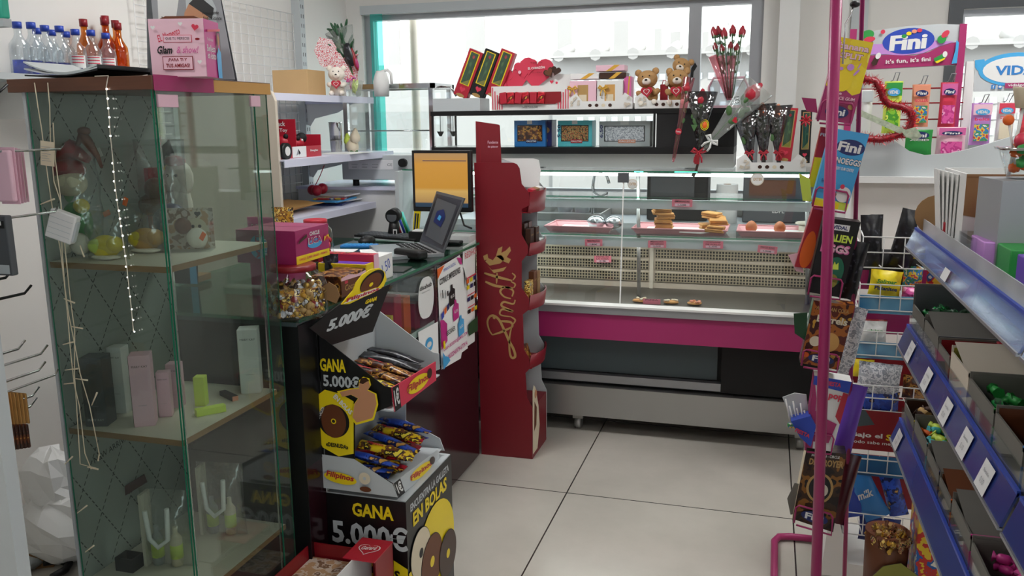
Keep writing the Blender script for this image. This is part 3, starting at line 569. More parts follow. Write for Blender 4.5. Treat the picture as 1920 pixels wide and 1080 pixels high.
stone_tray(1066, 1186, 190, 204, 4.085, ZU, 'white tray printed with four chocolates under the gift boxes'); stone_tray(1190, 1312, 190, 204, 4.085, ZU, 'white tray printed with chocolates holding the teddy bears')
stone_tray(1381, 1512, 300, 319, 3.93, 1.269, 'white stone-pattern tray on the case glass holding rose packs', .16)
def bear(px, py, Yv, z, sc, lab, body='bear', tiltz=0, lying=0, heart_=True, rot=0):
    p = P(px, py, Y=Yv); t = thing('teddy_bear', lab, 'plush toy', (p.x, Yv, z), (0, tiltz, rot), 'teddy bears'); s_ = sc
    k = B(body); k.ball((0, 0, .04 * s_), (.038 * s_, .033 * s_, .045 * s_), 12, 9)
    k.ball((0, -.004 * s_, .11 * s_), (.043 * s_, .037 * s_, .037 * s_), 14, 10)
    for sx in (-1, 1):
        k.ball((sx * .036 * s_, .004, .14 * s_), (.015 * s_, .008 * s_, .015 * s_), 8, 6); k.ball((sx * .035 * s_, -.022 * s_, .055 * s_), (.014 * s_, .026 * s_, .013 * s_), 8, 6, rot=(.3, 0, -sx * .5)); k.ball((sx * .027 * s_, -.035 * s_, .013 * s_), (.014 * s_, .027 * s_, .013 * s_), 8, 6)
    k.done('body', t)
    k = B('bearw').ball((0, -.036 * s_, .1 * s_), (.019 * s_, .013 * s_, .015 * s_), 10, 7)
    k.done('muzzle', t)
    for sx in (-1, 1): B('bearw').ball((sx * .027 * s_, -.062 * s_, .014 * s_), (.011 * s_, .004 * s_, .011 * s_), 8, 6).done('foot_pad', t)
    k = B('ink').ball((0, -.05 * s_, .106 * s_), (.006 * s_, .004 * s_, .004 * s_), 8, 6)
    for sx in (-1, 1): k.ball((sx * .014 * s_, -.039 * s_, .122 * s_), (.003 * s_,) * 3, 6, 5)
    k.done('face', t)
    if heart_:
        hm = B('red'); hm.prism([(q * .026 * s_, .058 * s_ + r * .026 * s_) for q, r in heart()], (0, -.06 * s_, 0), t=.014 * s_); hm.done('held_heart', t); k = Ink((0, -.06 * s_, 0)); k.heart(0, .058 * s_, .014 * s_, 'white'); k.heart(0, .058 * s_, .011 * s_, 'red'); k.done('heart_print', t)
    return t
ZT_ = ZU + .012
bear(1218, 196, 4.15, ZT_, .98 * 1.15, 'brown teddy bear with red heart next to the gift boxes', tiltz=-.1); bear(1270, 194, 4.14, ZT_, 1.12, 'brown teddy bear with red heart beside the rose tube'); bear(1262, 150, 4.21, ZT_ + .08, 1.0, 'brown teddy bear sitting highest behind the other two', heart_=False, tiltz=.35)
for px, lab in ((1196, 'plain brown plush bear back behind the first teddy'), ):
    pass
p = P(1244, 170, Y=4.16); t = thing('red_gift_bag', 'small red bag squeezed between two teddy bears', 'bag', (p.x, 4.19, ZT_)); B('red').box(-.018, -.015, 0, .018, .015, .1, bev=.003).done('body', t); B('pinkred').tube([(-.01, 0, .1), (-.006, 0, .118), (.006, 0, .118), (.01, 0, .1)], .002).done('handle', t)
# roses
def rose_head(k, c, r, mat='red', leaf=True):
    c = V(c); k.m(mat)
    for i in range(3):
        rr = r * (1 - .25 * i)
        k.ball((c.x + random.uniform(-.1, .1) * r, c.y, c.z + i * r * .35), (rr, rr, r * 1.1), 9, 6, .08)
    if leaf:
        k.m('leaf')
        for i in range(4): a = i * PI / 2; k.ball((c.x + math.cos(a) * r * .5, c.y + math.sin(a) * r * .5, c.z - r * .9), (r * .35, r * .35, r * .6), 6, 4)
    return k
def cone_pack(px0, py0, px1, py1, Yv, r, mat, film, lab, head=.022, bow_=None, leaves=1, flat=.5, dy=0):
    """single rose in a long cone wrap, tip at pixel 0, mouth at pixel 1"""
    a, b = P(px0, py0, Y=Yv), P(px1, py1, Y=Yv); b.y += dy; d = b - a; L = d.length
    zx = d.normalized(); yx = (V((0, 1, 0)) - zx * zx.y).normalized(); q = Matrix((yx.cross(zx), yx, zx)).transposed().to_euler(); t = thing('wrapped_rose', lab, 'rose', a, q, 'single wrapped roses')
    k = B('leaf').cyl((0, 0, .02), (0, 0, L * .84), .003, n=6)
    for i in range(leaves * 3): k.ball((random.uniform(-.4, .4) * r, random.uniform(-.2, .2) * r, L * (.5 + .12 * i / max(1, leaves))), (min(r, .045) * .32, r * .08, min(r, .045) * .5), 7, 5, rot=(0, random.uniform(-1, 1), 0))
    k.done('stem', t); rose_head(MB(), (0, 0, L * .87), head, mat, True).done('flower', t)
    k = B(film); k.lathe([(.004, 0), (.008, L * .05), (r * .5, L * .5), (r, L), (r * .98, L * 1.001)], n=12, sy=flat); k.done('wrap', t)
    if bow_:
        bow(B(bow_), (0, -.012, L * .16), .03).done('ribbon', t)
    return t
# bundle of rose tubes standing by the window post
for i, (px, py, tx) in enumerate(((1335, 48, 1364), (1345, 46, 1367), (1357, 50, 1368), (1374, 44, 1370), (1394, 46, 1373))):
    cone_pack(tx, 193, px, py - 6, 4.2 + .02 * (i % 2), .022, 'red', 'clear', ['red rose tube at the window-post end of the bundle', 'red rose tube second in the bundle', 'red rose tube in the middle of the bundle', 'tall red rose tube fourth in the bundle', 'red rose tube leaning out farthest from the bundle'][i], .017, flat=1)
for i, (px, py, tx) in enumerate(((1338, 78, 1364), (1352, 82, 1367), (1370, 76, 1369), (1383, 80, 1371))):
    cone_pack(tx, 192, px, py - 5, 4.16, .02, 'dred', 'clear', ORD[i] + ' short dark rose tube at the front of the bundle, from the mullion side', .013, flat=1)
for tx, px, i in ((1364, 1336, 0), (1367, 1350, 1), (1370, 1372, 2)):
    a, b = P(tx, 188, Y=4.15), P(px, 105, Y=4.15); d = b - a; t = thing('red_paper_cone', ['outermost red sleeve of the rose bundle on the mullion side', 'middle red paper sleeve of the rose bundle', 'red paper sleeve of the rose bundle towards the wall'][i], 'paper cone', a, d.to_track_quat('Z', 'Y').to_euler(), 'red sleeves of the rose bundle'); B('pinkfilm').lathe([(.004, 0), (.022, d.length)], n=10).done('sleeve', t)
t = thing('round_gift_pack', 'clear gift pack with white and pink rounded frame behind the rose bundle', 'gift pack', (P(1365, 180, Y=4.28).x, 4.28, ZU)); B('palepink').box(-.1, -.02, 0, .1, .05, .012).tube([(-.085, 0, .012), (-.09, 0, .1), (-.07, 0, .14), (.07, 0, .14), (.09, 0, .1), (.085, 0, .012)], .006).done('frame', t); B('frost').box(-.085, .005, .012, .085, .03, .13, bev=.01).done('film', t)
t = cone_pack(1105 + 157, 304, 1292, 145, 3.99, .026, 'red', 'pinkfilm', 'slim red rose tube hanging in front of the black box', .016); 
k = Ink((0, -.016, .07), (1, 0, 0), (0, 0, 1)); k.disc(0, .07, .014, 'red'); k.text('Love', 0, .07, .02, .008, 'white'); k.done('love_sticker', t)
t = cone_pack(1310, 285, 1316, 172, 3.98, .07, 'red', 'blackfilm', 'rose with yellow and red bow in smoky black film', .028, flat=.4, dy=.02)
k = B('yellow'); L = .2
for r in (.018, .013): k.tube([(.02 + r * math.cos(a * PI / 6), -.012, .12 + r * 1.3 * math.sin(a * PI / 6)) for a in range(12)], .0016, 5, True)
k.m('leaf').prism([(-.04, .12), (-.01, .12), (-.025, .09)], (0, -.015, 0), t=.002).m('orange').ball((.02, -.01, .12), (.011, .005, .015), 8, 6); k.done('decoration', t)
a = P(1308, 285, Y=3.97); k = B('red'); bow(k, (0, -.01, 0), .03); k.m('choc').tube([(0, 0, 0), (.0, 0, -.05), (-.006, 0, -.08), (-.02, 0, -.11)], [.007, .006, .006, .009], 8); o = k.done('ribbon', t); o.location = t.matrix_world.inverted() @ V((0, 0, 0)) if False else (0, 0, 0)
k = B('dred').box(-.011, -.016, -.055, .011, -.013, -.012); k.done('gift_card', t, (-.004, 0, 0))
t = cone_pack(1318, 282, 1424, 160, 3.96, .075, 'red', 'whitefilm', 'big wrapped rose in frosted white film with white bow, leaning out', .034, bow_='white', leaves=2, flat=.4, dy=-.02)
k = Ink((0, -.03, .0)); k.heart(.02, .19, .014, 'red', -.7); k.text('LO', -.03, .26, .03, .02, 'ink', 0, rot=-.7); k.done('film_print', t)
for px0, px1, py1, mt, lab in ((1408, 1398, 210, 'dred', 'rose in black film at the black-box end of the stone tray'), (1432, 1430, 195, 'orange', 'yellow-green flower pack in black film with red ribbon'), (1460, 1460, 198, 'salmon', 'pinkish flower pack in black film beside the red rose box')):
    t = cone_pack(px0, 312, px1, py1, 3.98, .06, mt, 'blackfilm', lab, .024, flat=.45); bow(B('red'), (0, -.02, .06), .02).done('ribbon', t)
rose_box(1470, 302, 1484, 202, 3.97, 1.3, 'red', 'red rose box standing in the stone-pattern tray', .058, d=.03); rose_box(1508, 306, 1513, 206, 3.985, 1.3, 'blackm', 'black rose box partly behind the spinner packs', .045, d=.03)
k = B('red')
for i in range(8): a = i * PI / 4; k.tube([(0, 0, 0), (.02 * math.cos(a), -.006, .02 * math.sin(a)), (.027 * math.cos(a), 0, .027 * math.sin(a))], [.002, .005, .001], 5)
tag(k.done('ribbon_star', None, P(1511, 226, Y=3.96)), 'red star-shaped ribbon on the black rose box', 'ribbon')

# ---------- helpers for tilted faces ----------
def PP(px, py, pt, n):
    r = CAM_R @ V(((px - 960) / 1600, -(py - 540) / 1600, -1)); n = V(n); return CAM_P + r * ((V(pt) - CAM_P).dot(n) / r.dot(n))
def frame_ink(o, x, y):  # ink on a plane from origin, a point to the right, a point upwards
    return Ink(o, V(x) - V(o), V(y) - V(o))
def outline(k, pts, n, t):  # closed outline of 3D points given thickness t against n
    n = V(n).normalized(); a = k.vs(pts); b = k.vs([V(p) - n * t for p in pts]); k.face(a); k.face(b[::-1])
    for i in range(len(a)): k.face([a[i], b[i], b[(i + 1) % len(a)], a[(i + 1) % len(a)]])
    return k

# ---------- glass cabinet ----------
cb = thing('glass_display_cabinet', 'tall glass display cabinet with walnut top, fairy lights and three shelves', 'cabinet', (0, 0, 0))
CX0, CX1, CY0, CY1 = -1.53, -1.21, 1.5, 1.92
B('wood').box(CX0 - .045, CY0 - .005, 1.568, CX1 + .005, CY1 + .012, 1.596, bev=.001).done('top', cb)
B('wood').box(CX0 - .02, CY0, 0, CX1, CY1, .03).done('base', cb)
a, b = P(286, 150, X=CX1 + .006), P(400, 150, X=CX1 + .006)
k = B('magenta').box(CX1 + .005, CY0 + .0, 1.566, CX1 + .0062, b.y, 1.598); k.done('pink_strip', cb)
k = B('kraft').box(CX1 + .0052, b.y, 1.568, CX1 + .0058, CY1 + .01, 1.594); k.done('worn_edge', cb)
def pane(nm, x0, y0, x1, y1, z0=.03, z1=1.568, mt='dirtyglass'):
    B(mt).box(x0, y0, z0, x1, y1, z1).done(nm, cb)
pane('front_pane', CX0, CY0, CX1 - .004, CY0 + .004); pane('door_pane', CX1 - .004, CY0 + .006, CX1, CY1 - .06); pane('back_pane', CX0, CY1 - .004, CX1 - .004, CY1); pane('side_pane', CX1 - .004, CY1 - .055, CX1, CY1)
k = B('bottlegreen')
for x, y in ((CX1 - .0035, CY0 - .0005), (CX0, CY0 - .0005), (CX1 - .0005, CY0 + .0045), (CX1 - .0005, CY1 - .0595), (CX1 - .004, CY1 + .0003)): k.box(x, y, .03, x + .0034, y + .0012, 1.568)
k.done('glass_edge', cb)
for y in (CY0 + .018, CY1 - .058): B('chrome').box(CX1 - .008, y - .004, .03, CX1 - .004, y + .0, 1.56).done('edge_strip', cb)
for z, (y0, y1) in ((1.545, (CY0 + .012, CY0 + .075)), (1.55, (CY1 - .075, CY1 - .035))): B('palepink').box(CX1 - .002, y0, z - .012, CX1 + .004, y1, z + .014, bev=.001).done('hinge', cb)
B('frost').box(CX0 - .012, CY0 - .0, .03, CX0 - .004, CY0 + .012, 1.568).m('bone').box(CX0 - .022, CY0 + .01, .03, CX0 - .014, CY0 + .03, 1.568).done('corner_trim', cb)
B('diamond_paper').box(CX0 - .003, CY0 + .005, .03, CX0, CY1 - .005, 1.568).done('back_paper', cb)
for z in (1.2, .809, .425):
    B('bone').box(CX0 + .004, CY0 + .008, z - .014, CX1 - .008, CY1 - .03, z).m('card').box(CX0 + .004, CY0 + .006, z - .0135, CX1 - .007, CY0 + .008, z - .0005).box(CX1 - .008, CY0 + .006, z - .0135, CX1 - .0065, CY1 - .03, z - .0005).done('shelf', cb)
# fairy lights
t = thing('fairy_lights', 'string of fairy lights hanging down the cabinet front, its lit bulbs glowing', 'string lights', (0, 0, 0))
pts = [P(x, y, Y=CY0 - .008) for x, y in ((178, 143), (203, 142), (199, 165), (201, 185), (205, 220), (207, 255), (212, 300), (215, 340), (220, 380), (226, 420), (232, 460), (238, 500), (242, 540), (246, 575), (250, 620))]
B('bone').tube(pts, .0012, 5).done('wire', t)
for x, y in ((200, 167), (202, 185), (203, 203), (205, 220), (205, 238), (207, 255), (211, 306), (213, 322), (214, 340), (216, 357), (219, 375), (223, 395), (225, 410), (227, 424), (230, 442), (232, 463), (235, 480), (236, 500), (239, 520), (241, 540), (244, 556), (247, 580), (250, 600), (252, 622)):
    B('fairy').ball(P(x, y, Y=CY0 - .008), .0019 if y < 500 else .0015, 8, 6).done('bulb', t)
t = thing('unlit_light_cord', 'tangled pale cord with unlit bulbs hanging at the cabinet corner', 'cord', (0, 0, 0)); k = B('cream')
for pth in (((66, 155), (70, 200), (76, 240), (88, 330), (98, 390), (112, 470), (120, 540), (128, 600), (133, 660), (140, 720), (150, 760), (158, 850), (172, 880)), ((90, 155), (92, 200), (94, 260), (103, 340), (114, 380), (118, 470), (122, 540), (130, 590), (140, 650), (150, 700), (168, 760), (186, 855)), ((98, 230), (104, 300), (112, 365), (125, 480), (130, 560), (142, 620), (139, 700), (146, 790), (152, 870), (182, 878))):
    k.tube([P(x + random.uniform(-2, 2), y, Y=CY0 - .006) for x, y in pth], .0012, 5)
for x, y, dx, dy in ((76, 383, 26, -10), (120, 560, 20, 8), (133, 612, 22, 4), (118, 646, 20, -5), (122, 694, 24, -3), (142, 710, 22, 3), (120, 720, 20, -2), (172, 760, 10, -24), (186, 850, -2, 14), (164, 876, 20, 4), (122, 870, 14, -14), (145, 962, 18, -14), (160, 1035, 16, -12), (150, 460, 8, 22)): k.cyl(P(x, y, Y=CY0 - .006), P(x + dx, y + dy, Y=CY0 - .008), .0012, .002, 6)
k.done('cord', t)
c = P(118, 424, Y=CY0 - .018); t = thing('battery_box', 'white battery box of the light string stuck on the cabinet glass', 'battery box', c, (0, .35, .2)); B('white').box(-.03, -.01, -.032, .03, .01, .032, bev=.003).done('body', t); B('lgrey').box(.026, -.008, -.026, .034, .006, .02, bev=.002).done('switch', t); k = Ink((-.03, -.0105, -.032))
for i in range(4): k.rect(.004, .012 + i * .012, .056, .013 + i * .012, 'lgrey')
k.done('ridges', t)
c = P(89, 288, Y=CY0 - .012); t = thing('paper_tag', 'small cream instruction tag hanging from the light cord', 'tag', c, (0, .12, .1)); B('cream').box(-.0165, -.0005, -.026, .0165, .0005, .026).done('card', t); k = Ink((-.0165, -.0006, -.026))
for i in range(7): k.rect(.004, .01 + i * .005, .026 - (i % 3) * .004, .0108 + i * .005, 'grey')
k.done('print', t)
# things in the cabinet, top compartment
def price(px, py, Yv, lab, rot=.3):
    c = P(px, py, Y=Yv); o = B('orange').box(-.006, -.001, -.01, .006, .001, .01, bev=.001).done('price_sticker', None, c, (0, rot, 0)); tag(o, lab, 'price sticker', 'orange price stickers')
def shelf_pt(px, py, z): return P(px, py, Z=z)
t = thing('bagged_gnome_plush', 'gnome plush in maroon hat and green coat, wrapped in clear film', 'plush toy', (P(140, 380, Y=1.585).x, 1.585, 1.2)); t.scale = (.85,) * 3; s_ = 1
k = B('green').ball((0, 0, .09), (.045, .035, .06), 12, 8, .05).ball((-.03, 0, .19), (.03, .025, .05), 10, 7, .08); k.done('coat', t)
B('cream').ball((.01, -.02, .2), (.05, .035, .035), 14, 9, .04).done('beard', t)
k = B('dred').ball((.0, -.01, .235), (.048, .04, .03), 12, 8).tube([(-.03, 0, .25), (.01, 0, .29), (.06, 0, .26)], [.035, .025, .01], 8); k.done('hat', t)
B('yellow').ball((.04, -.02, .14), (.025, .015, .02), 10, 7).done('scarf', t); B('brown').tube([(.03, 0, .3), (.05, 0, .33), (.07, -.01, .31), (.09, 0, .27), (.1, 0, .24)], [.006, .012, .014, .007, .004], 7).ball((.055, 0, .335), (.02, .012, .012)).done('ribbon', t)
B('bearw').ball((-.02, -.03, .04), (.03, .02, .03), 10, 7).ball((.03, -.03, .04), (.03, .02, .03), 10, 7).done('feet', t)
k = B('film'); k.pouch(.17, .3, .12, c=(0, 0, .155)); k.done('film_wrap', t)
o = B('paper').box(-.02, -.001, -.01, .02, .001, .01).done('white_note', None, P(176, 290, Y=1.63), (0, -.35, .2)); tag(o, 'small white note on the gnome plush wrapping', 'note')
o = B('red').box(-.006, -.02, 0, .006, .02, .19).done('red_box', None, (CX0 + .03, 1.83, 1.2)); tag(o, 'narrow red box standing in the cabinet corner behind the gnome plush', 'box')
def chick(px, py, z, lab, col, r, acc):
    c = shelf_pt(px, py, z); c.z = z; t = thing('yellow_plush', lab, 'plush toy', c, group='bagged yellow plush toys'); k = B(col).ball((0, 0, r * .8), (r, r * .8, r * .8), 14, 9).ball((r * .9, -.004, r * 1.0), (r * .6, r * .55, r * .55), 12, 8); k.done('body', t)
    B(acc).ball((-r * .3, -r * .5, r * .9), (r * .6, r * .4, r * .5), 10, 7, .05).done('wing', t); B('bearw').ball((r * .2, -r * .3, r * .15), (r * 1.1, r * .6, r * .18), 10, 6, .1).done('base_pad', t)
    B('film').pouch(r * 3.4, r * 3.2, r * 2, c=(r * .2, 0, r * 1.62)).done('film_wrap', t)
chick(200, 485, 1.2, 'yellow and green plush bird in film nearest the cabinet corner', 'yellow', .034, 'lime'); chick(275, 472, 1.2, 'plain yellow plush animal in film beside the middle glass edge', 'kraft', .036, 'yellow')
c = P(310, 420, Y=1.8); t = thing('blue_bagged_plush', 'brown plush wearing dark blue inside a hazy film bag', 'plush toy', (c.x, 1.8, 1.2)); B('brown').ball((-.03, 0, .1), (.04, .03, .03)).ball((-.02, 0, .14), .028).done('body', t); B('navy').ball((.02, 0, .06), (.05, .035, .045)).done('shirt', t); B('film').pouch(.15, .26, .09, c=(0, 0, .132)).done('film_wrap', t)
c = P(330, 330, Y=1.86); t = thing('white_bagged_plush', 'white plush face in clear wrap high behind the glass edge', 'plush toy', (c.x, 1.87, 1.2)); B('bearw').ball((0, 0, .16), (.04, .03, .05)).ball((0, 0, .08), (.03, .03, .08)).done('body', t); k = B('ink').ball((-.012, -.028, .17), .004).ball((.014, -.028, .17), .004); k.m('dred').ball((0, -.01, .205), (.03, .02, .015)); k.done('face', t)
a, b = P(352, 462, Z=1.2), P(440, 440, Z=1.2); t = thing('toy_window_box', 'clear-fronted box with white and brown printed puppies and heart', 'toy box', (a.x + .05, 1.72, 1.2), .45)
B('tan').box(-.055, .03, 0, .055, .033, .1).m('clear').box(-.055, -.03, 0, .055, .03, .1).done('box', t); k = Ink((-.055, .029, 0)); k.rect(0, 0, .11, .1, 'p_bear'); k.disc(.07, .05, .025, 'cream'); k.disc(.062, .055, .004, 'ink'); k.disc(.078, .055, .004, 'ink'); k.heart(.075, .085, .008, 'ink'); k.done('print', t); B('bearw').ball((.02, 0, .03), (.025, .02, .025)).done('puppy', t); B('brown').ball((-.01, 0, .06), (.02, .015, .02)).done('puppy', t)
price(235, 378, 1.6, 'orange price sticker upper of those on the film bag', .4); price(200, 400, 1.6, 'orange price sticker half hidden on the film bag', 1.2); price(380, 443, 1.65, 'orange price sticker by the puppy box', .6); price(261, 259, 1.85, 'orange price sticker high on the dark figure', 0)
c = P(258, 240, Y=1.87); t = thing('dark_bottle', 'small dark bottle-shaped figure high at the back of the cabinet', 'bottle', (c.x, 1.87, 1.2)); B('blackm').lathe([(.012, 0), (.014, .2), (.015, .26), (.008, .28), (.006, .3)], n=10).done('body', t)
# middle shelf: cosmetics boxes
def mk(px, py, w_, h, mt, smt, lab, txt=None, rot=.2, d=None, z=.809, tz=.85):
    c = P(px, py, Z=z); d = d or w_
    def fr_(k, W, Hh):
        if txt: k.text(txt, W / 2, Hh * tz, W * .75, W * .11, 'ink' if mt != 'dgrey' else 'lgrey', .0); k.rect(W * .3, Hh * .3, W * .7, Hh * .305, 'grey')
    t = thing('cosmetics_box', lab, 'box', (c.x, c.y + d / 2, z), rot, 'cosmetics boxes on the cabinet shelf')
    k = B(mt).box(-w_ / 2, -d / 2, 0, w_ / 2, d / 2, h, bev=.001); k.done('body', t)
    k = B(smt).box(-w_ / 2 - .0006, -d / 2 + .001, .001, -w_ / 2 - .0001, d / 2 - .001, h - .001); k.done('side_panel', t)
    k = Ink((-w_ / 2, -d / 2, 0)); fr_(k, w_, h); k.done('lettering', t)
mk(176, 800, .05, .165, 'dgrey', 'dgrey', 'dark grey tall cosmetics box at the shelf corner', 'MARY KAY', .3, z=.809, tz=.1)
mk(222, 775, .036, .165, 'white', 'lgrey', 'white cosmetics box partly behind the dark grey one', 'MARY KAY', .2)
mk(262, 800, .046, .17, 'palepink', 'ink', 'pale pink tall box with black printed side', 'MARY KAY', .55)
mk(305, 782, .03, .11, 'palepink', 'ink', 'small pale pink box next to the tall one', 'MARY KAY', .5)
mk(325, 765, .032, .112, 'palepink', 'grey', 'small pale pink box standing behind its twin', 'MARY KAY', .3)
mk(373, 762, .026, .075, 'lime', 'lime', 'small lime green box standing upright', None, .3)
mk(463, 738, .05, .17, 'white', 'tan', 'tall white box at the door end of the shelf', 'MARY KAY', .45)
c = P(395, 775, Z=.809); t = thing('cosmetics_box', 'lime green box lying on its side before the upright one', 'box', (c.x, c.y, .809), .9, 'cosmetics boxes on the cabinet shelf'); B('lime').box(-.035, -.01, 0, .035, .01, .017, bev=.001).done('body', t)
c = P(425, 748, Z=.809); t = thing('cosmetics_box', 'slim black and pink pencil box lying flat', 'box', (c.x, c.y + .01, .809), -.5, 'cosmetics boxes on the cabinet shelf'); B('ink').box(-.035, -.008, 0, .035, .008, .012).m('salmon').box(.035, -.008, 0, .0355, .008, .012).done('body', t)
# bottom shelf: gift bags in film
for px, py, Yv, lab in ((320, 1060, 1.62, 'clear gift bag with white ribbon loop nearest the cabinet front'), (420, 985, 1.8, 'taller clear gift bag with white ribbon loop behind')):
    c = P(px, py, Y=Yv); t = thing('clear_gift_bag', lab, 'gift bag', (c.x, Yv, .425), .15, 'clear gift bags with white ribbons')
    B('film').pouch(.13, .2, .07, c=(0, 0, .101)).done('film_bag', t); k = B('white').tube([(-.03, -.04, .16), (-.022, -.042, .09), (0, -.045, .07), (.025, -.042, .09), (.028, -.04, .17)], .006, 6); k.done('ribbon', t)
    for dx, mt in ((-.03, 'frost'), (.02, 'cream')): B(mt).lathe([(.014, 0), (.015, .07), (.006, .085), (.006, .1)], (dx, .0, .003), 10).m('lime').lathe([(.0152, .02), (.0152, .055)], (dx, 0, .003), 10).done('bottle', t)
    B('bone').box(-.058, -.02, .002, -.05, .02, .19).done('tag_strip', t)
t = thing('black_tray', 'small black box at the cabinet bottom shelf corner', 'box', (P(255, 1060, Y=1.6).x, 1.58, .425)); B('blackm').tray(-.025, -.02, 0, .025, .02, .035).done('body', t)
c = P(245, 905, Y=1.7); o = B('maroon').box(-.04, -.001, -.012, .04, .001, .012).done('maroon_card', None, c, (0, -.25, 1.2)); o.location = (CX0 + .006, 1.68, c.z); tag(o, 'small maroon label stuck on the diamond paper', 'label')
k = Ink((CX0 + .001, 1.54, .72), (0, 1, 0), (0, 0, 1)); k.text('NEW ARRIVALS MARYAKES', .15, 0, .24, .016, 'blackm', .0, rot=.15); tag(k.done('paper_lettering'), 'dark lettering running across the diamond paper', 'lettering')
# reflected-looking card standing behind the cabinet
c = P(330, 300, Y=2.3); t = thing('biscuit_header_card', 'yellow, black and red biscuit header card seen through the cabinet', 'card', (c.x, 2.3, .99), .1); k = B('blackm').prism([(-.04, 0), (.04, 0), (.045, .1), (.03, .3), (-.02, .46), (-.045, .44)], t=.004); k.done('card', t); k = Ink((0, -.0, 0)); k.poly([(-.03, .15), (.035, .1), (.03, .28), (-.02, .36)], 'yellow'); k.poly([(.015, .0), (.04, .0), (.04, .2), (.02, .26)], 'sky'); k.disc(-.0, .37, .045, 'yellow', .018, rot=.0); k.text('Filipinos', 0, .37, .08, .018, 'red', .03, .2); k.text('GALLETAS GANA', 0, .405, .07, .01, 'white'); k.done('print', t); B('card').box(-.03, .004, 0, .03, .1, .02).done('foot', t)
# on the cabinet top
ZK = 1.596
t = thing('curled_magazine', 'grey curled magazine lying on the walnut cabinet top', 'magazine', (0, 0, 0)); k = B('lgrey'); n = 12
for lay, dz in ((0, 0), (1, .006), (2, .012)):
    pr = None
    for i in range(n + 1):
        u = i / n; x = CX0 - .02 + u * .21; z = ZK + .004 + dz * (1 - u) + .016 * (2 * u - 1) ** 2 * (1 if u < .5 else .6) * (lay * .5 + .2) + (.018 * (u - .6) if u > .6 else 0)
        q = k.vs([(x, 1.5 + .02 * (1 - u), z), (x, 1.66, z), (x, 1.5 + .02 * (1 - u), z + .003), (x, 1.66, z + .003)])
        if pr: k.m('lgrey' if lay else 'blackm'); k.face([pr[2], q[2], q[3], pr[3]]); k.face([pr[0], pr[1], q[1], q[0]]); k.face([pr[0], q[0], q[2], pr[2]]); k.face([pr[1], pr[3], q[3], q[1]])
        pr = q
k.done('pages', t)
def G(p): return V(p)
a = P(262, 138, Y=1.6); bR = P(440, 143, Y=1.72); t = thing('easel_calendar', 'large grey easel calendar with a beauty portrait and pale lettering', 'calendar', (0, 0, 0))
bl, br = V((a.x, 1.66, ZK)), V((bR.x - .0, 1.72, ZK)); u = (br - bl).normalized(); dn = V((-u.y, u.x, 0)); upv = (V((0, 0, 1)) * .3 + dn * .06); wid = (br - bl).length
k = B('grey'); k.prism([(0, 0), (wid, 0), (wid - .045, .29), (.0 - .02, .29)], bl, u, upv.normalized(), .002); k.done('front_page', t)
k = B('dgrey'); k.prism([(0, 0), (wid - .02, 0), (wid - .045, .29), (.0 - .02, .29)], bl + dn * .11, u, (upv - dn * .11).normalized(), .002); k.done('back_stand', t)
k = B('dgrey'); outline(k, [bl + V((-.03, 0.0, 0)), bl, bl + upv * .95, bl + upv * .95 + V((-.035, .01, 0))], (-.2, -1, 0), .002); k.done('side_flap', t)
k = Ink(bl - dn * .0 + V((0, 0, 0)), u, upv); k.poly([(.005, .0), (.02, .0), (.06, .26), (.0, .26)], 'white'); k.poly([(.07, .0), (.13, 0), (.13, .16), (.085, .26), (.06, .26)], 'lgrey'); k.poly([(.055, .1), (.1, .1), (.12, .16), (.07, .17), (.06, .15)], 'skin'); k.poly([(.07, .17), (.12, .135), (.125, .16), (.09, .19)], 'ink'); k.text('MARY KAY', .035, .135, .05, .008, 'ink', 0, rot=-.1); k.text('Hidratante', .118, .15, .036, .009, 'ink', .01); k.text('Antioxidante', .121, .137, .042, .009, 'ink', .01); k.done('print', t)
t = thing('pink_promo_box', 'pink cardboard promo box reading Glam on the cabinet top', 'box', P(366, 137, Z=ZK) * 0 + V((P(330, 100, Y=1.6).x + .01, 1.62, ZK)), .28); s_ = .065
B('palepink').box(-.058, -.045, 0, .058, .045, .118, bev=.001).m('brown').prism([(-.05, .118), (.05, .118), (.03, .126), (-.03, .126)], (0, -.02, 0), t=.05).done('body', t)
k = Ink((-.058, -.045, 0)); k.text('EL Momento', .042, .086, .05, .014, 'pinkred', .01, .2, rot=.35); k.rect(.03, .07, .09, .085, 'pinkred'); k.rect(.031, .071, .089, .084, 'palepink'); k.text('QUE TU MERECES', .06, .0775, .05, .006, 'ink', 0); k.text('Glam', .032, .055, .032, .016, 'ink', .03, .2); k.text('& show!', .08, .055, .045, .014, 'pink', .01, .2); k.rect(.026, .014, .09, .042, 'dred'); k.rect(.0275, .0155, .0885, .0405, 'palepink'); k.text('¡PARA TI Y', .058, .034, .04, .008, 'dred'); k.text('TUS AMIGAS!', .058, .023, .05, .008, 'dred'); k.heart(.1, .1, .008, 'pinkred', -.2); k.heart(.012, .1, .005, 'white'); k.heart(.07, .107, .005, 'white'); k.heart(.105, .03, .005, 'white'); k.disc(.104, .076, .005, 'dred', .0025); k.done('front_print', t)
k = Ink((.058, -.045, 0), (0, 1, 0)); k.rect(0, 0, .09, .118, 'hotpink'); k.text('Belleza', .035, .06, .05, .014, 'white', .01); k.text('en éxito', .035, .045, .05, .014, 'white', .01); k.text('Puedes hacer', .03, .078, .035, .006, 'white', 0); k.poly([(.065, 0), (.088, 0), (.09, .055), (.075, .065), (.062, .05)], 'sky'); k.disc(.074, .08, .008, 'skin', .011); k.poly([(.064, .05), (.07, .06), (.07, .095), (.08, .095), (.084, .06), (.088, .05), (.086, .095), (.078, .102), (.066, .096)], 'choc'); k.poly([(.01, .092), (.088, .1), (.088, .105), (.01, .096)], 'pinkred'); k.done('side_print', t)
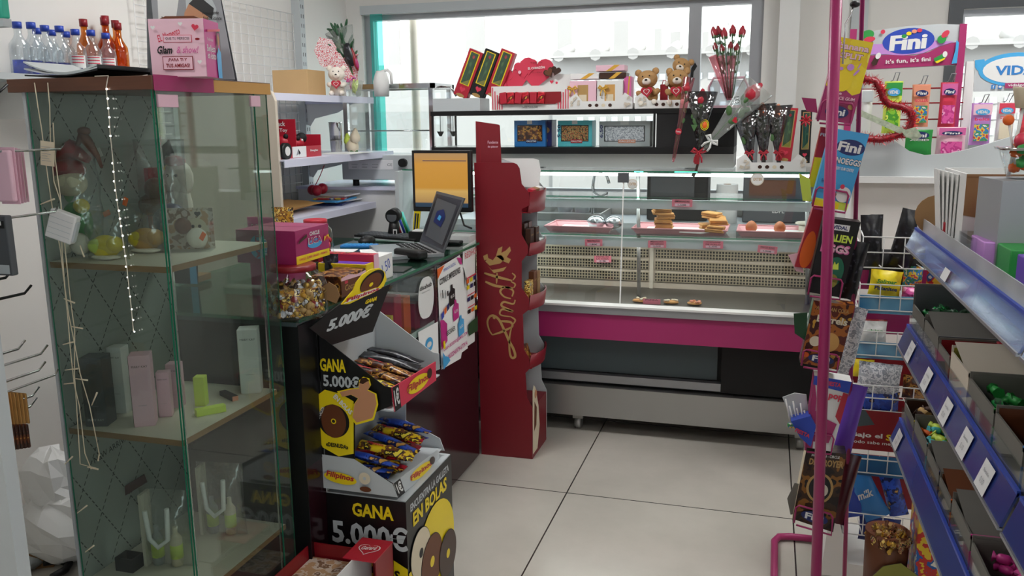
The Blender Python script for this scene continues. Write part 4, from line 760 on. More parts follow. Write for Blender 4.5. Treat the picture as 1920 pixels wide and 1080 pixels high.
# bottles on a small wall shelf behind the cabinet
zb = P(40, 141, X=-2.35).z
t = thing('wall_bottle_shelf', 'small pale wall shelf carrying the spirit bottles', 'shelf', (0, 0, 0)); B('lgrey').box(-2.5, 2.1, zb - .02, -2.27, 3.0, zb).done('board', t); [B('white').box(-2.5, y, zb - .14, -2.3, y + .01, zb - .02).done('bracket', t) for y in (2.3, 2.8)]
def bottle(x, y, lab, col='bluesee', body='bottle', h=.175, cap='blue', grp='clear bottles with blue caps', lbl=1):
    t = thing('spirit_bottle', lab, 'bottle', (x, y, zb), random.uniform(-.15, .15) + .75, grp); r = .031
    B(body).lathe([(r, 0), (r, h * .5), (r * .95, h * .58), (r * .5, h * .7), (r * .36, h * .76), (r * .36, h * .9)], n=18).done('glass', t)
    B(cap).lathe([(r * .46, h * .88), (r * .46, h * 1.0)], n=12).done('cap', t)
    if col: B(col).lathe([(r * .8, .004), (r * .8, h * .28)], n=16).done('back_label', t)
    if lbl:
        k = B('white'); a = [(r * 1.015 * math.cos(q), r * 1.015 * math.sin(q)) for q in [(-PI / 2 + (i - 4) * .22) for i in range(9)]]
        for p0, p1 in zip(a, a[1:]): k.quad((*p0, h * .08), (*p1, h * .08), (*p1, h * .46), (*p0, h * .46))
        k.m('pinkred')
        a = [(p[0] * 1.01, p[1] * 1.01) for p in a]
        for zz in (.3, .36, .42):
            for p0, p1 in zip(a[1:], a[2:-1]): k.quad((*p0, h * zz), (*p1, h * zz), (*p1, h * (zz + .02)), (*p0, h * (zz + .02)))
        k.m('navy')
        for p0, p1 in zip(a[2:], a[3:-2]): k.quad((*p0, h * .12), (*p1, h * .12), (*p1, h * .2), (*p0, h * .2))
        k.done('label', t)
for i, px in enumerate((40, 66, 91, 118, 147, 176, 203)):
    c = P(px, 120, X=-2.33); bottle(-2.33, c.y, ORD[i] + ' blue-capped bottle of the front row, counted from the wall edge', h=.165 + .004 * (i % 2), lbl=i > 3)
for i, px in enumerate((76, 103, 129)):
    c = P(px, 120, X=-2.42); bottle(-2.42, c.y, ORD[i] + ' blue-capped bottle of the row behind', h=.165, lbl=0)
for i, px in enumerate((163, 190, 204, 214, 222)):
    c = P(px, 110, X=-2.44); bottle(-2.44 + .03 * (i % 2), c.y, ORD[i] + ' amber bottle with maroon cap behind the clear bottles', None, 'spirit', .22 + .012 * (i % 3), 'dred', 'amber bottles with maroon caps', 0)

# ---------- left wall fittings ----------
XW = XL + .0
t = thing('wire_grid_panel', 'white wire grid panel hung on the wall above the shelves', 'grid panel', (0, 0, 0)); k = B('white'); y0, y1, z0, z1 = 3.0, 4.22, 1.08, P(520, 21, X=-2.47).z
n = 20
for i in range(n + 1): y = y0 + (y1 - y0) * i / n; k.cyl((-2.47, y, z0), (-2.47, y, z1), .0022, n=5)
n = 21
for i in range(n + 1): z = z0 + (z1 - z0) * i / n; k.cyl((-2.466, y0, z), (-2.466, y1, z), .0022, n=5)
k.done('wires', t)
t = thing('bracket_shelving', 'white slotted upright with three cream-white shelves on brackets', 'shelving', (0, 0, 0))
k = B('lgrey').box(-2.5, 4.26, .1, -2.45, 4.31, 2.7).m('ink')
for i in range(52): k.box(-2.4499, 4.272, .15 + i * .05, -2.4495, 4.277, .17 + i * .05); k.box(-2.4499, 4.293, .15 + i * .05, -2.4495, 4.298, .17 + i * .05)
k.done('upright', t)
B('lgrey').box(-2.5, 3.16, .1, -2.45, 3.21, 2.0).done('upright', t)
for z, x1, y1 in ((1.625, -2.04, 4.27), (1.343, -1.95, 4.3), (1.085, -1.97, 4.1)):
    B('lilac').box(-2.46, 3.2, z - .006, x1, y1, z).box(x1 - .004, 3.2, z - .032, x1, y1, z - .006).box(-2.46, y1 - .004, z - .03, x1 - .004, y1, z - .006).done('shelf', t)
    for y in ((4.275, 3.22) if z > 1.2 else (3.9, 3.22)): B('white').prism([(0, 0), (.3, 0), (.3, -.02), (.2, -.07), (.06, -.1), (.03, -.14), (0, -.13)], (-2.46, y, z - .007), t=.003).done('bracket', t)
t = thing('end_panel', 'tall beige side panel with rounded corner closing the wall shelves', 'panel', (0, 0, 0)); xr = P(522, 300, Y=3.19).x; zt = P(510, 166, Y=3.19).z
B('tan').prism([(-2.49, 0), (xr + .02, 0), (xr + .02, 1.0), (xr, 1.1), (xr, zt - .05), (xr - .015, zt - .012), (xr - .05, zt), (-2.49, zt)], (0, 3.19, 0), t=.018).done('board', t)
# goods on the wall shelves
a, b = P(511, 165, X=-2.08), P(610, 170, X=-2.08)
ya_, yb__ = P(577, 150, X=-2.1).y, P(610, 150, X=-2.1).y; xa_ = P(511, 150, Y=ya_).x; carton('cardboard_box', 'plain brown cardboard box on the top wall shelf', 'box', ((xa_ - 2.1) / 2, (ya_ + yb__) / 2, 1.625), (-2.1 - xa_, yb__ - ya_, P(577, 130, X=-2.1).z - 1.625), 'cardl')
bear(632, 160, 3.9, 1.625, .95, 'white teddy bear holding two red hearts on the top shelf', 'bearw', rot=.4)
C.objects[-1].parent  # last part
p = P(672, 165, Y=4.0)
t = thing('flower_bouquet', 'bouquet in red-speckled paper with dark leaves on the top shelf', 'bouquet', P(672, 172, Y=4.0) * 0 + V((p.x, 4.0, 1.625)), (0, -.28, 0))
k = B('leaf')
for i in range(9): k.tube([(0, 0, .05), (random.uniform(-.06, .04), random.uniform(-.03, .03), .24), (random.uniform(-.1, .05), random.uniform(-.03, .03), .34)], [.003, .008, .004], 6)
k.m('dgreen')
for i in range(26): a_ = random.uniform(-1, 1); k.ball((a_ * .06, random.uniform(-.03, .03), random.uniform(.18, .36)), (.008, .008, .035), 6, 5, rot=(random.uniform(-.5, .5), a_ * 1.1, 0))
k.done('foliage', t); k = B('p_heart'); k.prism([(0, .06), (-.14, .2), (-.15, .28), (-.1, .33), (-.04, .3), (-.01, .2), (.015, .1)], (0, -.03, 0), t=.002); k.lathe([(.01, .05), (.03, .1), (.06, .2), (.065, .19)], n=9, sy=.3); k.done('speckled_paper', t)
k = B('p_dark'); k.ball((.03, -.03, .2), (.03, .015, .06), 9, 7, .15).m('dred').ball((.05, -.03, .17), (.012, .01, .06)); k.m('magenta').ball((.055, -.03, .15), (.01, .01, .03)); k.done('dark_flowers', t); B('whitefilm').lathe([(.012, 0), (.014, .08), (.08, .34)], n=9, sy=.4).done('film', t); bow(B('pink'), (0, -.03, .08), .025).done('ribbon', t)
t = thing('white_jug', 'white plastic jug with handle partly hidden behind the bouquet', 'jug', (p.x + .07, 4.12, 1.625)); t.scale = (.75,) * 3; B('white').lathe([(.05, 0), (.055, .1), (.04, .15), (.03, .17)], n=16).done('body', t); B('white').tube([(.0, 0, .165), (.05, 0, .175), (.075, 0, .15), (.078, 0, .08)], .009, 8).done('handle', t)
t = thing('potted_flower', 'small pot of yellow-green leaves beside the bouquet', 'flower pot', (p.x + .04, 3.9, 1.625)); B('whitefilm').lathe([(.02, 0), (.035, .07)], n=12).done('pot', t); k = B('lime')
for i in range(8): k.ball((random.uniform(-.02, .02), random.uniform(-.02, .02), .03 + .05 * random.random()), (.006, .006, .025), 6, 5, rot=(random.uniform(-.5, .5), random.uniform(-.5, .5), 0))
k.done('leaves', t)
# middle shelf
zc = 1.343
t = thing('red_toy_display_box', 'red open display box with printed back card on the middle shelf', 'display box', (-2.12, 3.42, zc), .0); k = B('red').tray(-.1, -.16, 0, .1, .22, .05); k.box(-.1, .218, .05, .1, .222, .1).prism([(0, 0), (.2, 0), (.2, .17), (0, .17)], (-.1, .0, 0), t=.003); k.done('tray', t)
k = Ink((.1, -.16, 0), (0, 1, 0)); k.rect(.0, 0, .09, .05, 'red'); k.text('Christmas', .05, .034, .07, .01, 'white'); k.text('Toy Kit', .05, .016, .06, .012, 'white'); k.rect(.12, .002, .24, .05, 'white'); k.poly([(.15, .01), (.17, .04), (.175, .01), (.19, .02)], 'grey'); k.text('Beagles', .31, .028, .07, .012, 'white'); k.done('side_print', t)
k = Ink((-.1, -.0005, .05)); k.text('The Pack', .1, .1, .1, .02, 'white'); k.text('Hungry Toy', .1, .07, .12, .02, 'white'); k.rect(.0, .1, .03, .12, 'white'); k.done('back_print', t)
for i, (x, y, z, lab) in enumerate(((-.03, -.06, .08, 'red and black spotted plush lying deepest in the red display box'), (.03, .02, .07, 'red and black spotted plush in the middle of the red display box'), (.03, .12, .06, 'small black plush at the far end of the red display box'))):
    tt = thing('small_plush', lab, 'plush toy', (-2.12 + x, 3.42 + y, zc + z), group='plush toys in the red display box'); B('red').ball((0, 0, .0), (.035, .04, .03), 12, 8).done('body', tt); B('blackm').ball((.01, .03, .025), (.025, .025, .025), 10, 7).ball((-.02, -.01, .03), .012).ball((.02, -.02, .025), .012).done('head', tt); k = B('white')
    for q in range(7): k.ball((.03 * math.cos(q * 2.1), .035 * math.sin(q * 2.1), .015), .006, 6, 4)
    k.done('spots', tt)
p = P(636, 275, Y=4.05); t = thing('steel_tumbler', 'polished steel tumbler on the middle shelf', 'tumbler', (p.x, 4.02, zc)); B('chrome').lathe([(.028, 0), (.034, .15), (.036, .155), (.033, .155), (.03, .02)], n=20).done('cup', t); B('steel').lathe([(.0315, .06), (.0315, .064)], n=20).done('rim_band', t)
t = thing('white_roses', 'cluster of cream-white roses with green calyx on the middle shelf', 'flowers', (P(662, 275, Y=4.1).x, 4.1, zc)); k = MB(); rose_head(k, (0, 0, .03), .034, 'cream'); rose_head(k, (.02, -.01, .075), .028, 'cream', False); rose_head(k, (-.03, 0, .06), .022, 'lime', False); k.done('blooms', t)
for i, (y, r) in enumerate(((3.85, .1), (3.95, -.15))):
    o = B('paper').box(-.1, -.07, 0, .1, .07, .0015).done('paper_sheet', None, (-2.04, y, zc + .001 + i * .002), (0, 0, r)); tag(o, ['white sheet of paper lying under the other by the tumbler', 'white sheet of paper lying over another by the tumbler'][i], 'paper', 'papers on the middle shelf')
t = thing('tape_roll', 'black and white tape roll at the near end of the middle shelf', 'tape roll', (-1.985, 3.27, zc + .035)); B('ink').cyl((-.01, 0, 0), (.01, 0, 0), .035, n=24).done('roll', t); B('white').cyl((.0101, 0, 0), (.011, 0, 0), .02, n=20).done('core', t)
# lower shelf
zd = 1.085
c = P(590, 385, Z=1.11); t = thing('padded_envelope', 'kraft padded envelope lying on the lower wall shelf', 'envelope', (-2.16, 3.5, zd + .03), (0, 0, 0)); k = MB().m('kraft'); k.T = Matrix.Rotation(PI / 2, 4, 'X') @ Matrix.Identity(4); k.pouch(.2, .44, .05, .06, wav=.08); k.done('body', t)
for i, (mt, x, y, r) in enumerate((('navy', -2.15, 3.98, .2), ('white', -2.15, 4.02, -.1), ('sky', -2.14, 3.95, .1), ('p_snack', -2.16, 4.0, .3), ('paper', -2.15, 4.08, 0))):
    t = thing('magazine', ['dark blue magazine lowest in the pile on the wall shelf', 'white magazine second in the pile on the wall shelf', 'sky blue magazine mid-pile on the wall shelf', 'colourful magazine near the pile top on the wall shelf', 'white catalogue on top of the magazine pile'][i], 'magazine', (x, y, zd + .0005 + i * .009), r, 'magazines on the lower wall shelf'); B(mt).box(-.08, -.13, 0, .08, .13, .008, bev=.001).done('cover', t)
t = thing('toy_apple', 'glossy red toy apples on the magazines', 'toy', (-2.18, 3.86, zd + .05)); B('red').ball((0, 0, .025), .028).ball((0, .06, .03), .028).ball((-.04, .03, .025), .026).done('body', t)
t = thing('dangling_string', 'thin red and white cord dangling from the middle shelf', 'cord', (0, 0, 0)); B('pinkred').tube([P(608, 310, Y=4.25), P(600, 330, Y=4.23), P(590, 350, Y=4.2), P(592, 370, Y=4.2)], .0025, 5).done('cord', t)
t = thing('snack_box', 'white open box holding a brown snack bag behind the candy jars', 'box', (P(528, 400, Y=2.75).x, 2.75, .99), .1); B('white').tray(-.05, -.04, 0, .05, .05, .1).m('cardl').prism([(.05, 0), (.12, -.05), (.12, .1), (.05, .16)], (0, -.04, 0), t=.002).done('body', t)
t = thing('snack_bag', 'crinkled brown and silver snack bag standing in the white box', 'bag', (P(528, 370, Y=2.75).x, 2.75, 1.0)); B('p_gold').pouch(.09, .19, .04, c=(0, 0, .1)).done('film', t); k = Ink((0, -.022, .12)); k.text('Kashu', 0, 0, .07, .018, 'pinkred', .03, rot=.1); k.done('lettering', t)
# warming display and steel base
t = thing('white_base_cabinet', 'white cabinet under the steel food warmer', 'cabinet', (0, 0, 0)); B('white').box(-2.44, 4.12, 0, -1.74, 4.58, 1.145).done('carcass', t); B('lilac').box(-2.44, 4.1, 1.145, -1.74, 4.6, 1.16).done('top', t)
t = thing('food_warmer', 'steel food warmer with glass hood, round black knob and rating plate', 'food warmer', (0, 0, 0)); x0, x1 = -2.19, -1.66
B('lgrey').box(x0, 4.16, 1.195, x1, 4.5, 1.325, bev=.004).done('base', t)
for x in (x0 + .06, x1 - .18): B('ink').cyl((x, 4.2, 1.16), (x, 4.2, 1.196), .018).done('foot', t)
k = P(757, 305, Y=4.16); B('ink').cyl((k.x, 4.16, k.z), (k.x, 4.135, k.z), .022, n=20).done('knob', t)
k = Ink((-2.15, 4.159, 1.24)); k.rect(0, .01, .26, .06, 'label'); k.text('CE', .24, .035, .03, .014, 'grey'); 
for i in range(3): k.rect(.02 + i * .06, .02, .05 + i * .06, .023, 'grey'); k.rect(.02 + i * .06, .035, .055 + i * .06, .037, 'grey')
k.done('rating_plate', t)
zt0 = 1.33; zt1 = 1.665; k = B('chrome'); pts = {}
for (x, y) in ((x0 + .02, 4.2), (x1 - .02, 4.2), (x0 + .02, 4.46), (x1 - .02, 4.46)): k.box(x - .012, y - .012, zt0, x + .012, y + .012, zt1)
k.box(x0, 4.18, zt1, x1, 4.205, zt1 + .025).box(x0, 4.455, zt1, x1, 4.48, zt1 + .025).box(x0, 4.18, zt1, x0 + .02, 4.48, zt1 + .025).box(x1 - .02, 4.18, zt1, x1, 4.48, zt1 + .025).tube([(x1, 4.3, zt1 + .01), (x1 + .05, 4.3, zt1 + .005), (x1 + .08, 4.3, zt1 - .04)], .006); k.done('hood_frame', t)
B('clear').box(x0 + .02, 4.19, zt0, x1 - .02, 4.194, zt1).done('glass_front', t); [B('clear').box(x, 4.2, zt0, x + .004, 4.46, zt1).done('glass_side', t) for x in (x0 + .01, x1 - .014)]
B('clear').prism([(0, 0), (.42, 0), (.42, .2), (0, .2)], (x0 + .04, 4.23, 1.36), v=(0, .35, .94), t=.004).m('chrome').cyl((x0 + .03, 4.23, 1.45), (x1 - .04, 4.23, 1.45), .004).done('inner_shelf', t)

# ---------- glass-topped counter ----------
KX, KY0, KY1, KZ = -1.19, 1.97, 3.44, .985
ct = thing('glass_top_counter', 'dark counter with green-edged glass top and posters on its glazed front', 'counter', (0, 0, 0))
B('plum').box(-1.86, KY0, .02, KX - .001, KY1, .555).done('carcass', ct)
B('black').box(-1.86, KY0, .555, KX, KY0 + .35, .965).done('end_cabinet', ct)
B('black').box(-1.86, KY1 - .02, .555, KX, KY1, .965).m('plum').box(-1.86, KY0 + .35, .555, -1.84, KY1 - .02, .965).done('back_panel', ct)
B('black').box(-1.87, KY0 - .005, .0, KX + .002, KY0, .965).done('end_panel', ct)
B('glass').box(KX - .006, KY0 + .36, .56, KX, KY1 - .03, .96).done('front_glass', ct)
for y in (KY0 + .35, 2.965, KY1 - .035): B('maroon').box(KX - .014, y, .555, KX - .001, y + .012, .965).done('glazing_bar', ct)
B('slate').box(-1.87, KY0 - .01, .962, KX + .0, KY1 + .005, .974).done('underlay', ct)
B('greenglass').box(-1.875, KY0 - .015, .975, KX + .012, KY1 + .01, .985).m('bottlegreen').box(KX + .012, KY0 - .015, .975, KX + .0128, KY1 + .01, .985).done('glass_top', ct)
B('alu').box(-1.84, KY0 + .36, .735, KX - .012, KY1 - .03, .742).m('label').box(KX - .012, KY0 + .36, .725, KX - .009, KY1 - .03, .75).done('inner_shelf', ct)
# goods behind the counter glass
for i, (y, mt, w_, h) in enumerate(((2.42, 'p_dark', .05, .08), (2.5, 'pinkred', .06, .1), (2.57, 'purple', .05, .1), (2.63, 'yellow', .02, .1), (2.68, 'red', .06, .16), (2.76, 'orange', .06, .14), (2.85, 'dred', .05, .1))):
    t = thing('small_carton', ['dark', 'pink', 'purple', 'slim yellow', 'tall red', 'orange', 'dark red'][i] + ' carton on the shelf behind the counter glass', 'box', (-1.27, y, .742), group='cartons inside the counter'); B(mt).box(-.05, -w_ / 2, 0, .05, w_ / 2, h, bev=.002).done('body', t)
for i, y in enumerate((2.48, 2.6, 2.72)):
    t = thing('small_carton', ['green', 'grey', 'white'][i] + ' carton low inside the counter', 'box', (-1.28, y, .557), group='cartons low inside the counter'); B(['bottlegreen', 'grey', 'white'][i]).box(-.06, -.05, 0, .06, .05, .1, bev=.002).done('body', t)
# posters on the counter front (+x face)
def poster(name, lab, pts, mat='paper', th=.0012, X=KX + .0006):
    q = [P(x, y, X=X) for x, y in pts]; k = B(mat); outline(k, q, (1, 0, 0), th * .5); t = thing(name, lab, 'poster', (0, 0, 0)); k.done('sheet', t); return t, q
def quadmap(c):  # bilinear map from poster (u, v) to counter face, c = bl, br, tr, tl
    bl, br, tr, tl = c
    return lambda u, v: (bl * (1 - u) + br * u) * (1 - v) + (tl * (1 - u) + tr * u) * v
class Skin(Ink):  # ink through a bilinear map on the +x face
    def __init__(s, c, n=(1, 0, 0)): MB.__init__(s); s.f = quadmap(c); s.nn = V(n).normalized(); s.k = 2
    def at(s, x, y): return s.f(x, y) + s.nn * (.0004 * s.k)
t, q = poster('price_poster', 'white poster with COPIAS E IMPRESIONES and coloured ink figures', [(828, 693), (864, 672), (866, 661), (877, 653), (877, 530), (862, 478), (820, 504)])
k = Skin([P(828, 693, X=KX + .0015), P(877, 655, X=KX + .0015), P(864, 478, X=KX + .0015), P(819, 505, X=KX + .0015)])
k.text('IMPRENTA DIGITAL', .5, .95, .5, .03, 'blue', 0); k.text('COPIAS E IMPRESIONES', .5, .86, .85, .06, 'ink', .02); k.poly([(0, .9), (.3, 1), (0, 1)], 'orange'); k.poly([(.8, 1), (1, .97), (1, .9), (.92, .92)], 'hotpink')
for x, y, m_, tx in ((.52, .66, 'ink', '0,15'), (.62, .49, 'hotpink', '0,30'), (.78, .3, 'sky', '0,50')):
    k.poly([(x - .12, y - .1), (x + .1, y - .09), (x + .12, y + .05), (x + .04, y + .07), (x + .03, y + .11), (x - .04, y + .11), (x - .05, y + .06), (x - .12, y + .04)], m_); k.text(tx, x, y - .01, .14, .035, 'white')
k.poly([(0, .2), (.22, .25), (.24, .42), (.12, .48), (0, .5)], 'hotpink'); k.poly([(.05, .49), (.14, .51), (.14, .57), (.05, .55)], 'blue'); k.poly([(.16, .52), (.24, .54), (.24, .6), (.16, .58)], 'orange'); k.poly([(.26, .54), (.34, .56), (.34, .62), (.26, .6)], 'navy'); k.rect(.1, .7, .13, .78, 'ink'); k.rect(.2, .68, .23, .76, 'grey'); k.rect(.28, .69, .33, .74, 'ink')
k.text('ESCANER', .35, .33, .32, .05, 'ink'); k.text('DISAHUBDISENO@GMAIL.COM', .5, .19, .9, .045, 'hotpink'); k.text('Tel-632246979-677914', .5, .09, .85, .05, 'hotpink'); k.poly([(0, 0), (.25, .04), (.2, .09), (.08, .12), (0, .18)], 'sky'); k.rect(.03, .2, .1, .28, 'yellow'); k.done('print', t)
t, q = poster('service_poster', 'white poster with red heading and rows of small icons at the counter end', [(877, 649), (890, 640), (891, 450), (868, 463), (868, 530), (876, 560)])
k = Skin([P(875, 649, X=KX + .0015), P(895, 637, X=KX + .0015), P(895, 448, X=KX + .0015), P(868, 463, X=KX + .0015)]); k.text('REDHO', .5, .9, .8, .06, 'pinkred', 0)
for i, z in enumerate((.62, .56, .44, .32)):
    for j in range(3): k.rect(.15 + j * .26, z, .34 + j * .26, z + .04, ['orange', 'yellow', 'navy', 'ink'][(i + j) % 4])
k.rect(.1, .67, .8, .685, 'pinkred'); k.rect(.1, .5, .7, .51, 'pinkred'); k.rect(.1, .38, .7, .39, 'pinkred'); k.poly([(.1, .1), (.9, .1), (.9, .25), (.1, .22)], 'dgreen'); k.done('print', t)
cc = [(797 + 15 * math.cos(a), 558 + 42 * math.sin(a)) for a in [2 * PI * i / 28 for i in range(28)]]
q = [P(x + 2 - (y - 558) * -.0, y - (x - 797) * .35, X=KX + .001) for x, y in [(797 + 14.5 * abs(math.cos(a)) ** .7 * (1 if math.cos(a) > 0 else -1), 558 + 39 * math.sin(a)) for a in [-2 * PI * i / 28 for i in range(28)]]]
t = thing('shop_sticker', 'rounded white sticker with black lettering on the counter glass', 'sticker', (0, 0, 0)); outline(B('white'), q, (1, 0, 0), .001).done('sheet', t); k = Skin([P(786, 592, X=KX + .0015), P(810, 580, X=KX + .0015), P(810, 520, X=KX + .0015), P(786, 532, X=KX + .0015)]); k.text('disahub', .5, .82, .95, .14, 'ink', .01); k.text('IMPRESA & DISEÑO', .5, .66, .6, .04, 'grey', 0); k.done('lettering', t)
t, q = poster('white_square_sheet', 'white square sheet with blue round logo low on the counter glass', [(787, 655), (823, 690), (821, 603), (784, 623)]); k = Skin([P(788, 690, X=KX + .0015), P(823, 668, X=KX + .0015), P(821, 603, X=KX + .0015), P(784, 623, X=KX + .0015)]); k.disc(.5, .5, .2, 'sky', .2); k.disc(.5, .5, .12, 'white', .08); k.done('logo', t)
# ---------- on the counter ----------
def cz(px, py, z=KZ): c = P(px, py, Z=z); c.z = z; return c
# laptop
h0, h1 = P(789, 454, Z=.998), P(833, 475, Z=.998); t0_, t1_ = P(821, 359, Y=h0.y + .02), P(873, 372, Y=h1.y + .02)
lp = thing('laptop', 'open silver laptop with dark blue-glowing screen on the counter', 'laptop', (0, 0, 0)); n_ = (h1 - h0).cross(t0_ - h0).normalized()
if n_.x < 0: n_ = -n_
outline(B('dgrey'), [h0, h1, t1_, t0_], n_, .006).done('screen_lid', lp)
k = Skin([h1, h0, t0_, t1_], -n_); k.k = 0; k.f2 = None
o_ = B('screen'); e1, e2 = (h1 - h0), (t0_ - h0); 
def lq(u, v): return (h0 * (1 - u) + h1 * u) * (1 - v) + (t0_ * (1 - u) + t1_ * u) * v
vis = V((0, 0, 1.5)) - (h0 + t1_) / 2; sgn = 1 if n_.dot(vis) > 0 else -1
off = n_ * (sgn * .0008) - (n_ * .006 if sgn < 0 else V((0, 0, 0)))
o_.face(o_.vs([lq(u, v) + off for u, v in ((.04, .05), (.96, .05), (.96, .95), (.04, .95))])); o_.m('navy').face(o_.vs([lq(u, v) + off * 1.4 for u, v in ((.3, .45), (.62, .4), (.66, .6), (.5, .72), (.3, .65))])); o_.m('sky').face(o_.vs([lq(u, v) + off * 1.8 for u, v in ((.42, .52), (.54, .5), (.55, .58), (.45, .6))])); o_.done('screen', lp)
d_ = (h1 - h0).normalized(); side = V((0, 0, 1)).cross(d_); side = side if side.x < 0 else -side
q = [h0, h1, h1 + side * .22, h0 + side * .22]; k = B('alu'); outline(k, [p + V((0, 0, 0)) for p in q], (0, 0, 1), .012); k.done('keyboard_base', lp)
k = B('blackm')
for i in range(5):
    for j in range(12): c = h0 + side * (.03 + i * .019) + d_ * ((h1 - h0).length * (.08 + .075 * j)); k.cbox((c.x, c.y, c.z + .001), (.013, .015, .002), (0, 0, math.atan2(side.y, side.x)))
k.done('keys', lp)
# monitor
a, b = P(775, 396, Y=3.4), P(882, 282, Y=3.4); w_, h_ = b.x - a.x, b.z - a.z; mo = thing('computer_monitor', 'black framed monitor with orange desktop picture on the counter', 'monitor', ((a.x + b.x) / 2, 3.4, KZ), .0)
zz = a.z - KZ; B('ink').box(-w_ / 2, 0, zz, w_ / 2, .03, zz + h_, bev=.003).done('frame', mo)
mm, n, l, bb = new_mat('orange_screen'); tc = n.new('ShaderNodeTexCoord'); sp = n.new('ShaderNodeSeparateXYZ'); r = n.new('ShaderNodeValToRGB'); l.new(tc.outputs['Generated'], sp.inputs[0]); l.new(sp.outputs[2], r.inputs[0]); bb.inputs['Base Color'].default_value = (0, 0, 0, 1)
e = r.color_ramp.elements; e[0].position = 0; e[0].color = lin('23374a') + (1,); e[1].position = 1; e[1].color = lin('b08a5c') + (1,)
for ps, cl in ((.07, '2a3d50'), (.09, 'a88450'), (.3, 'c9a35c'), (.36, 'c08a34'), (.8, 'c8903c'), (.86, 'bb8a48')): x = e.new(ps); x.color = lin(cl) + (1,)
l.new(r.outputs[0], bb.inputs['Emission Color']); bb.inputs['Emission Strength'].default_value = .85; _m['orange_screen'] = mm
B('orange_screen').box(-w_ / 2 + .012, -.0012, zz + .02, w_ / 2 - .014, -.0002, zz + h_ - .012).m('navy').box(-w_ / 2 + .05, -.0016, zz + h_ - .045, w_ / 2 - .02, -.0013, zz + h_ - .042).done('screen', mo)
B('ink').box(-.02, .01, .01, .02, .03, zz + .02).done('stand', mo); B('ink').box(-.09, -.04, 0, .09, .1, .012, bev=.004).done('foot', mo); B('ink').tube([(w_ / 2 - .06, .02, zz), (w_ / 2 - .02, -.04, zz - .05), (w_ / 2 + .02, -.06, zz - .06)], .004).done('cable', mo)
# keyboard etc
def flat(name, lab, cat, px, py, w_, d, h, mt, rot, z=KZ, bev=.002): c = cz(px, py, z); t = thing(name, lab, cat, c, rot); B(mt).box(-w_ / 2, -d / 2, 0, w_ / 2, d / 2, h, bev=bev).done('body', t); return t
t = flat('keyboard', 'black desktop keyboard with pale key edges behind the papers', 'keyboard', 735, 447, .34, .12, .014, 'ink', -.25); k = B('dgrey')
for i in range(5):
    for j in range(15): k.cbox((-.15 + j * .0215, -.04 + i * .021, .016), (.017, .016, .006))
k.done('keys', t); B('lgrey').box(-.17, -.0605, .0, .17, -.06, .004).done('edge', t)
t = thing('computer_mouse', 'black computer mouse beside the keyboard', 'mouse', cz(688, 455)); B('ink').ball((0, 0, .008), (.032, .055, .022), 14, 8).done('shell', t); B('dgrey').cyl((-.003, -.03, .026), (.003, -.03, .026), .006).done('wheel', t)
t = flat('pocket_calculator', 'blue calculator lying slanted by the mouse', 'calculator', 674, 463, .15, .06, .01, 'boxblue', .25); k = B('sky')
for i in range(3):
    for j in range(7): k.cbox((-.055 + j * .017, -.018 + i * .016, .011), (.012, .01, .004))
k.done('keys', t)
for i, (px, py, w_, d, r) in enumerate(((640, 470, .12, .08, .2), (712, 474, .15, .21, .5), (735, 470, .2, .14, -.35))):
    c = cz(px, py, KZ + .0005 + i * .001); o = B('paper').box(-w_ / 2, -d / 2, 0, w_ / 2, d / 2, .001).done('paper_sheet', None, c, (0, 0, r)); tag(o, ['small pale paper by the jar lids on the counter', 'white paper lying slanted before the calculator', 'white paper sheet under the black case on the counter'][i], 'paper', 'papers on the counter')
t = thing('black_case', 'black rounded case resting before the laptop', 'case', cz(770, 484), -.45); B('ink').box(-.075, -.025, .001, .075, .025, .035, bev=.01).done('body', t)
t = thing('barcode_scanner', 'black round-headed barcode scanner in its stand', 'scanner', cz(738, 445)); B('ink').cyl((0, -.012, .095), (0, .03, .1), .032, n=20).cyl((.0, .0, 0), (0, .015, .08), .03, .02).done('head', t); B('dgrey').cyl((0, -.0125, .095), (0, -.013, .095), .024, n=20).done('lens', t); B('white').box(.012, -.03, .0, .03, -.027, .04).m('ink').box(.015, -.0305, .01, .027, -.03, .035).done('label', t)
for dx, mt, lab in ((.0, 'red', 'red'), (.02, 'blue', 'blue'), (.035, 'green', 'green'), (.045, 'teal', 'turquoise')):
    a_ = cz(748, 443); t = thing('marker_pen', lab + ' marker pen leaning over behind the scanner', 'pen', a_ + V((dx, .03, .0)), (0, -.35, 0), 'marker pens'); B(mt).cyl((0, 0, 0.01), (0, 0, .115), .006, n=10).done('barrel', t); B('ink').cyl((0, 0, .0), (0, 0, .012), .0065, n=10).done('cap', t)
t = thing('highlighter_pack', 'yellow pack of blue and black markers standing before the monitor', 'pack', cz(779, 440), (0, .12, 0)); B('yellow').box(-.014, -.004, 0, .016, .004, .12).m('navy').box(-.008, -.006, .01, -.001, -.004, .1).m('ink').box(.004, -.006, .01, .01, -.004, .1).done('card', t)
t = flat('desk_organiser', 'black desk organiser box under the monitor', 'organiser', 790, 452, .09, .07, .045, 'ink', 0); B('white').box(-.03, -.03, .045, .04, .03, .05).done('papers', t)
t = thing('white_tray', 'white open tray with papers beside the laptop at the counter end', 'tray', cz(868, 452)); B('white').tray(-.07, -.06, 0, .05, .08, .03).done('body', t); B('paper').box(-.06, -.05, .004, .04, .07, .024).done('papers', t)
t = thing('pen', 'dark pen lying on the glass counter top', 'pen', cz(640, 490), (0, PI / 2, .4)); B('ink').cyl((-.004, 0, -.06), (-.004, 0, .06), .004, n=8).done('barrel', t)
flat('dark_notebook', 'dark folded leaflet beneath the laptop edge', 'notebook', 725, 505, .16, .1, .004, 'ink', .1)
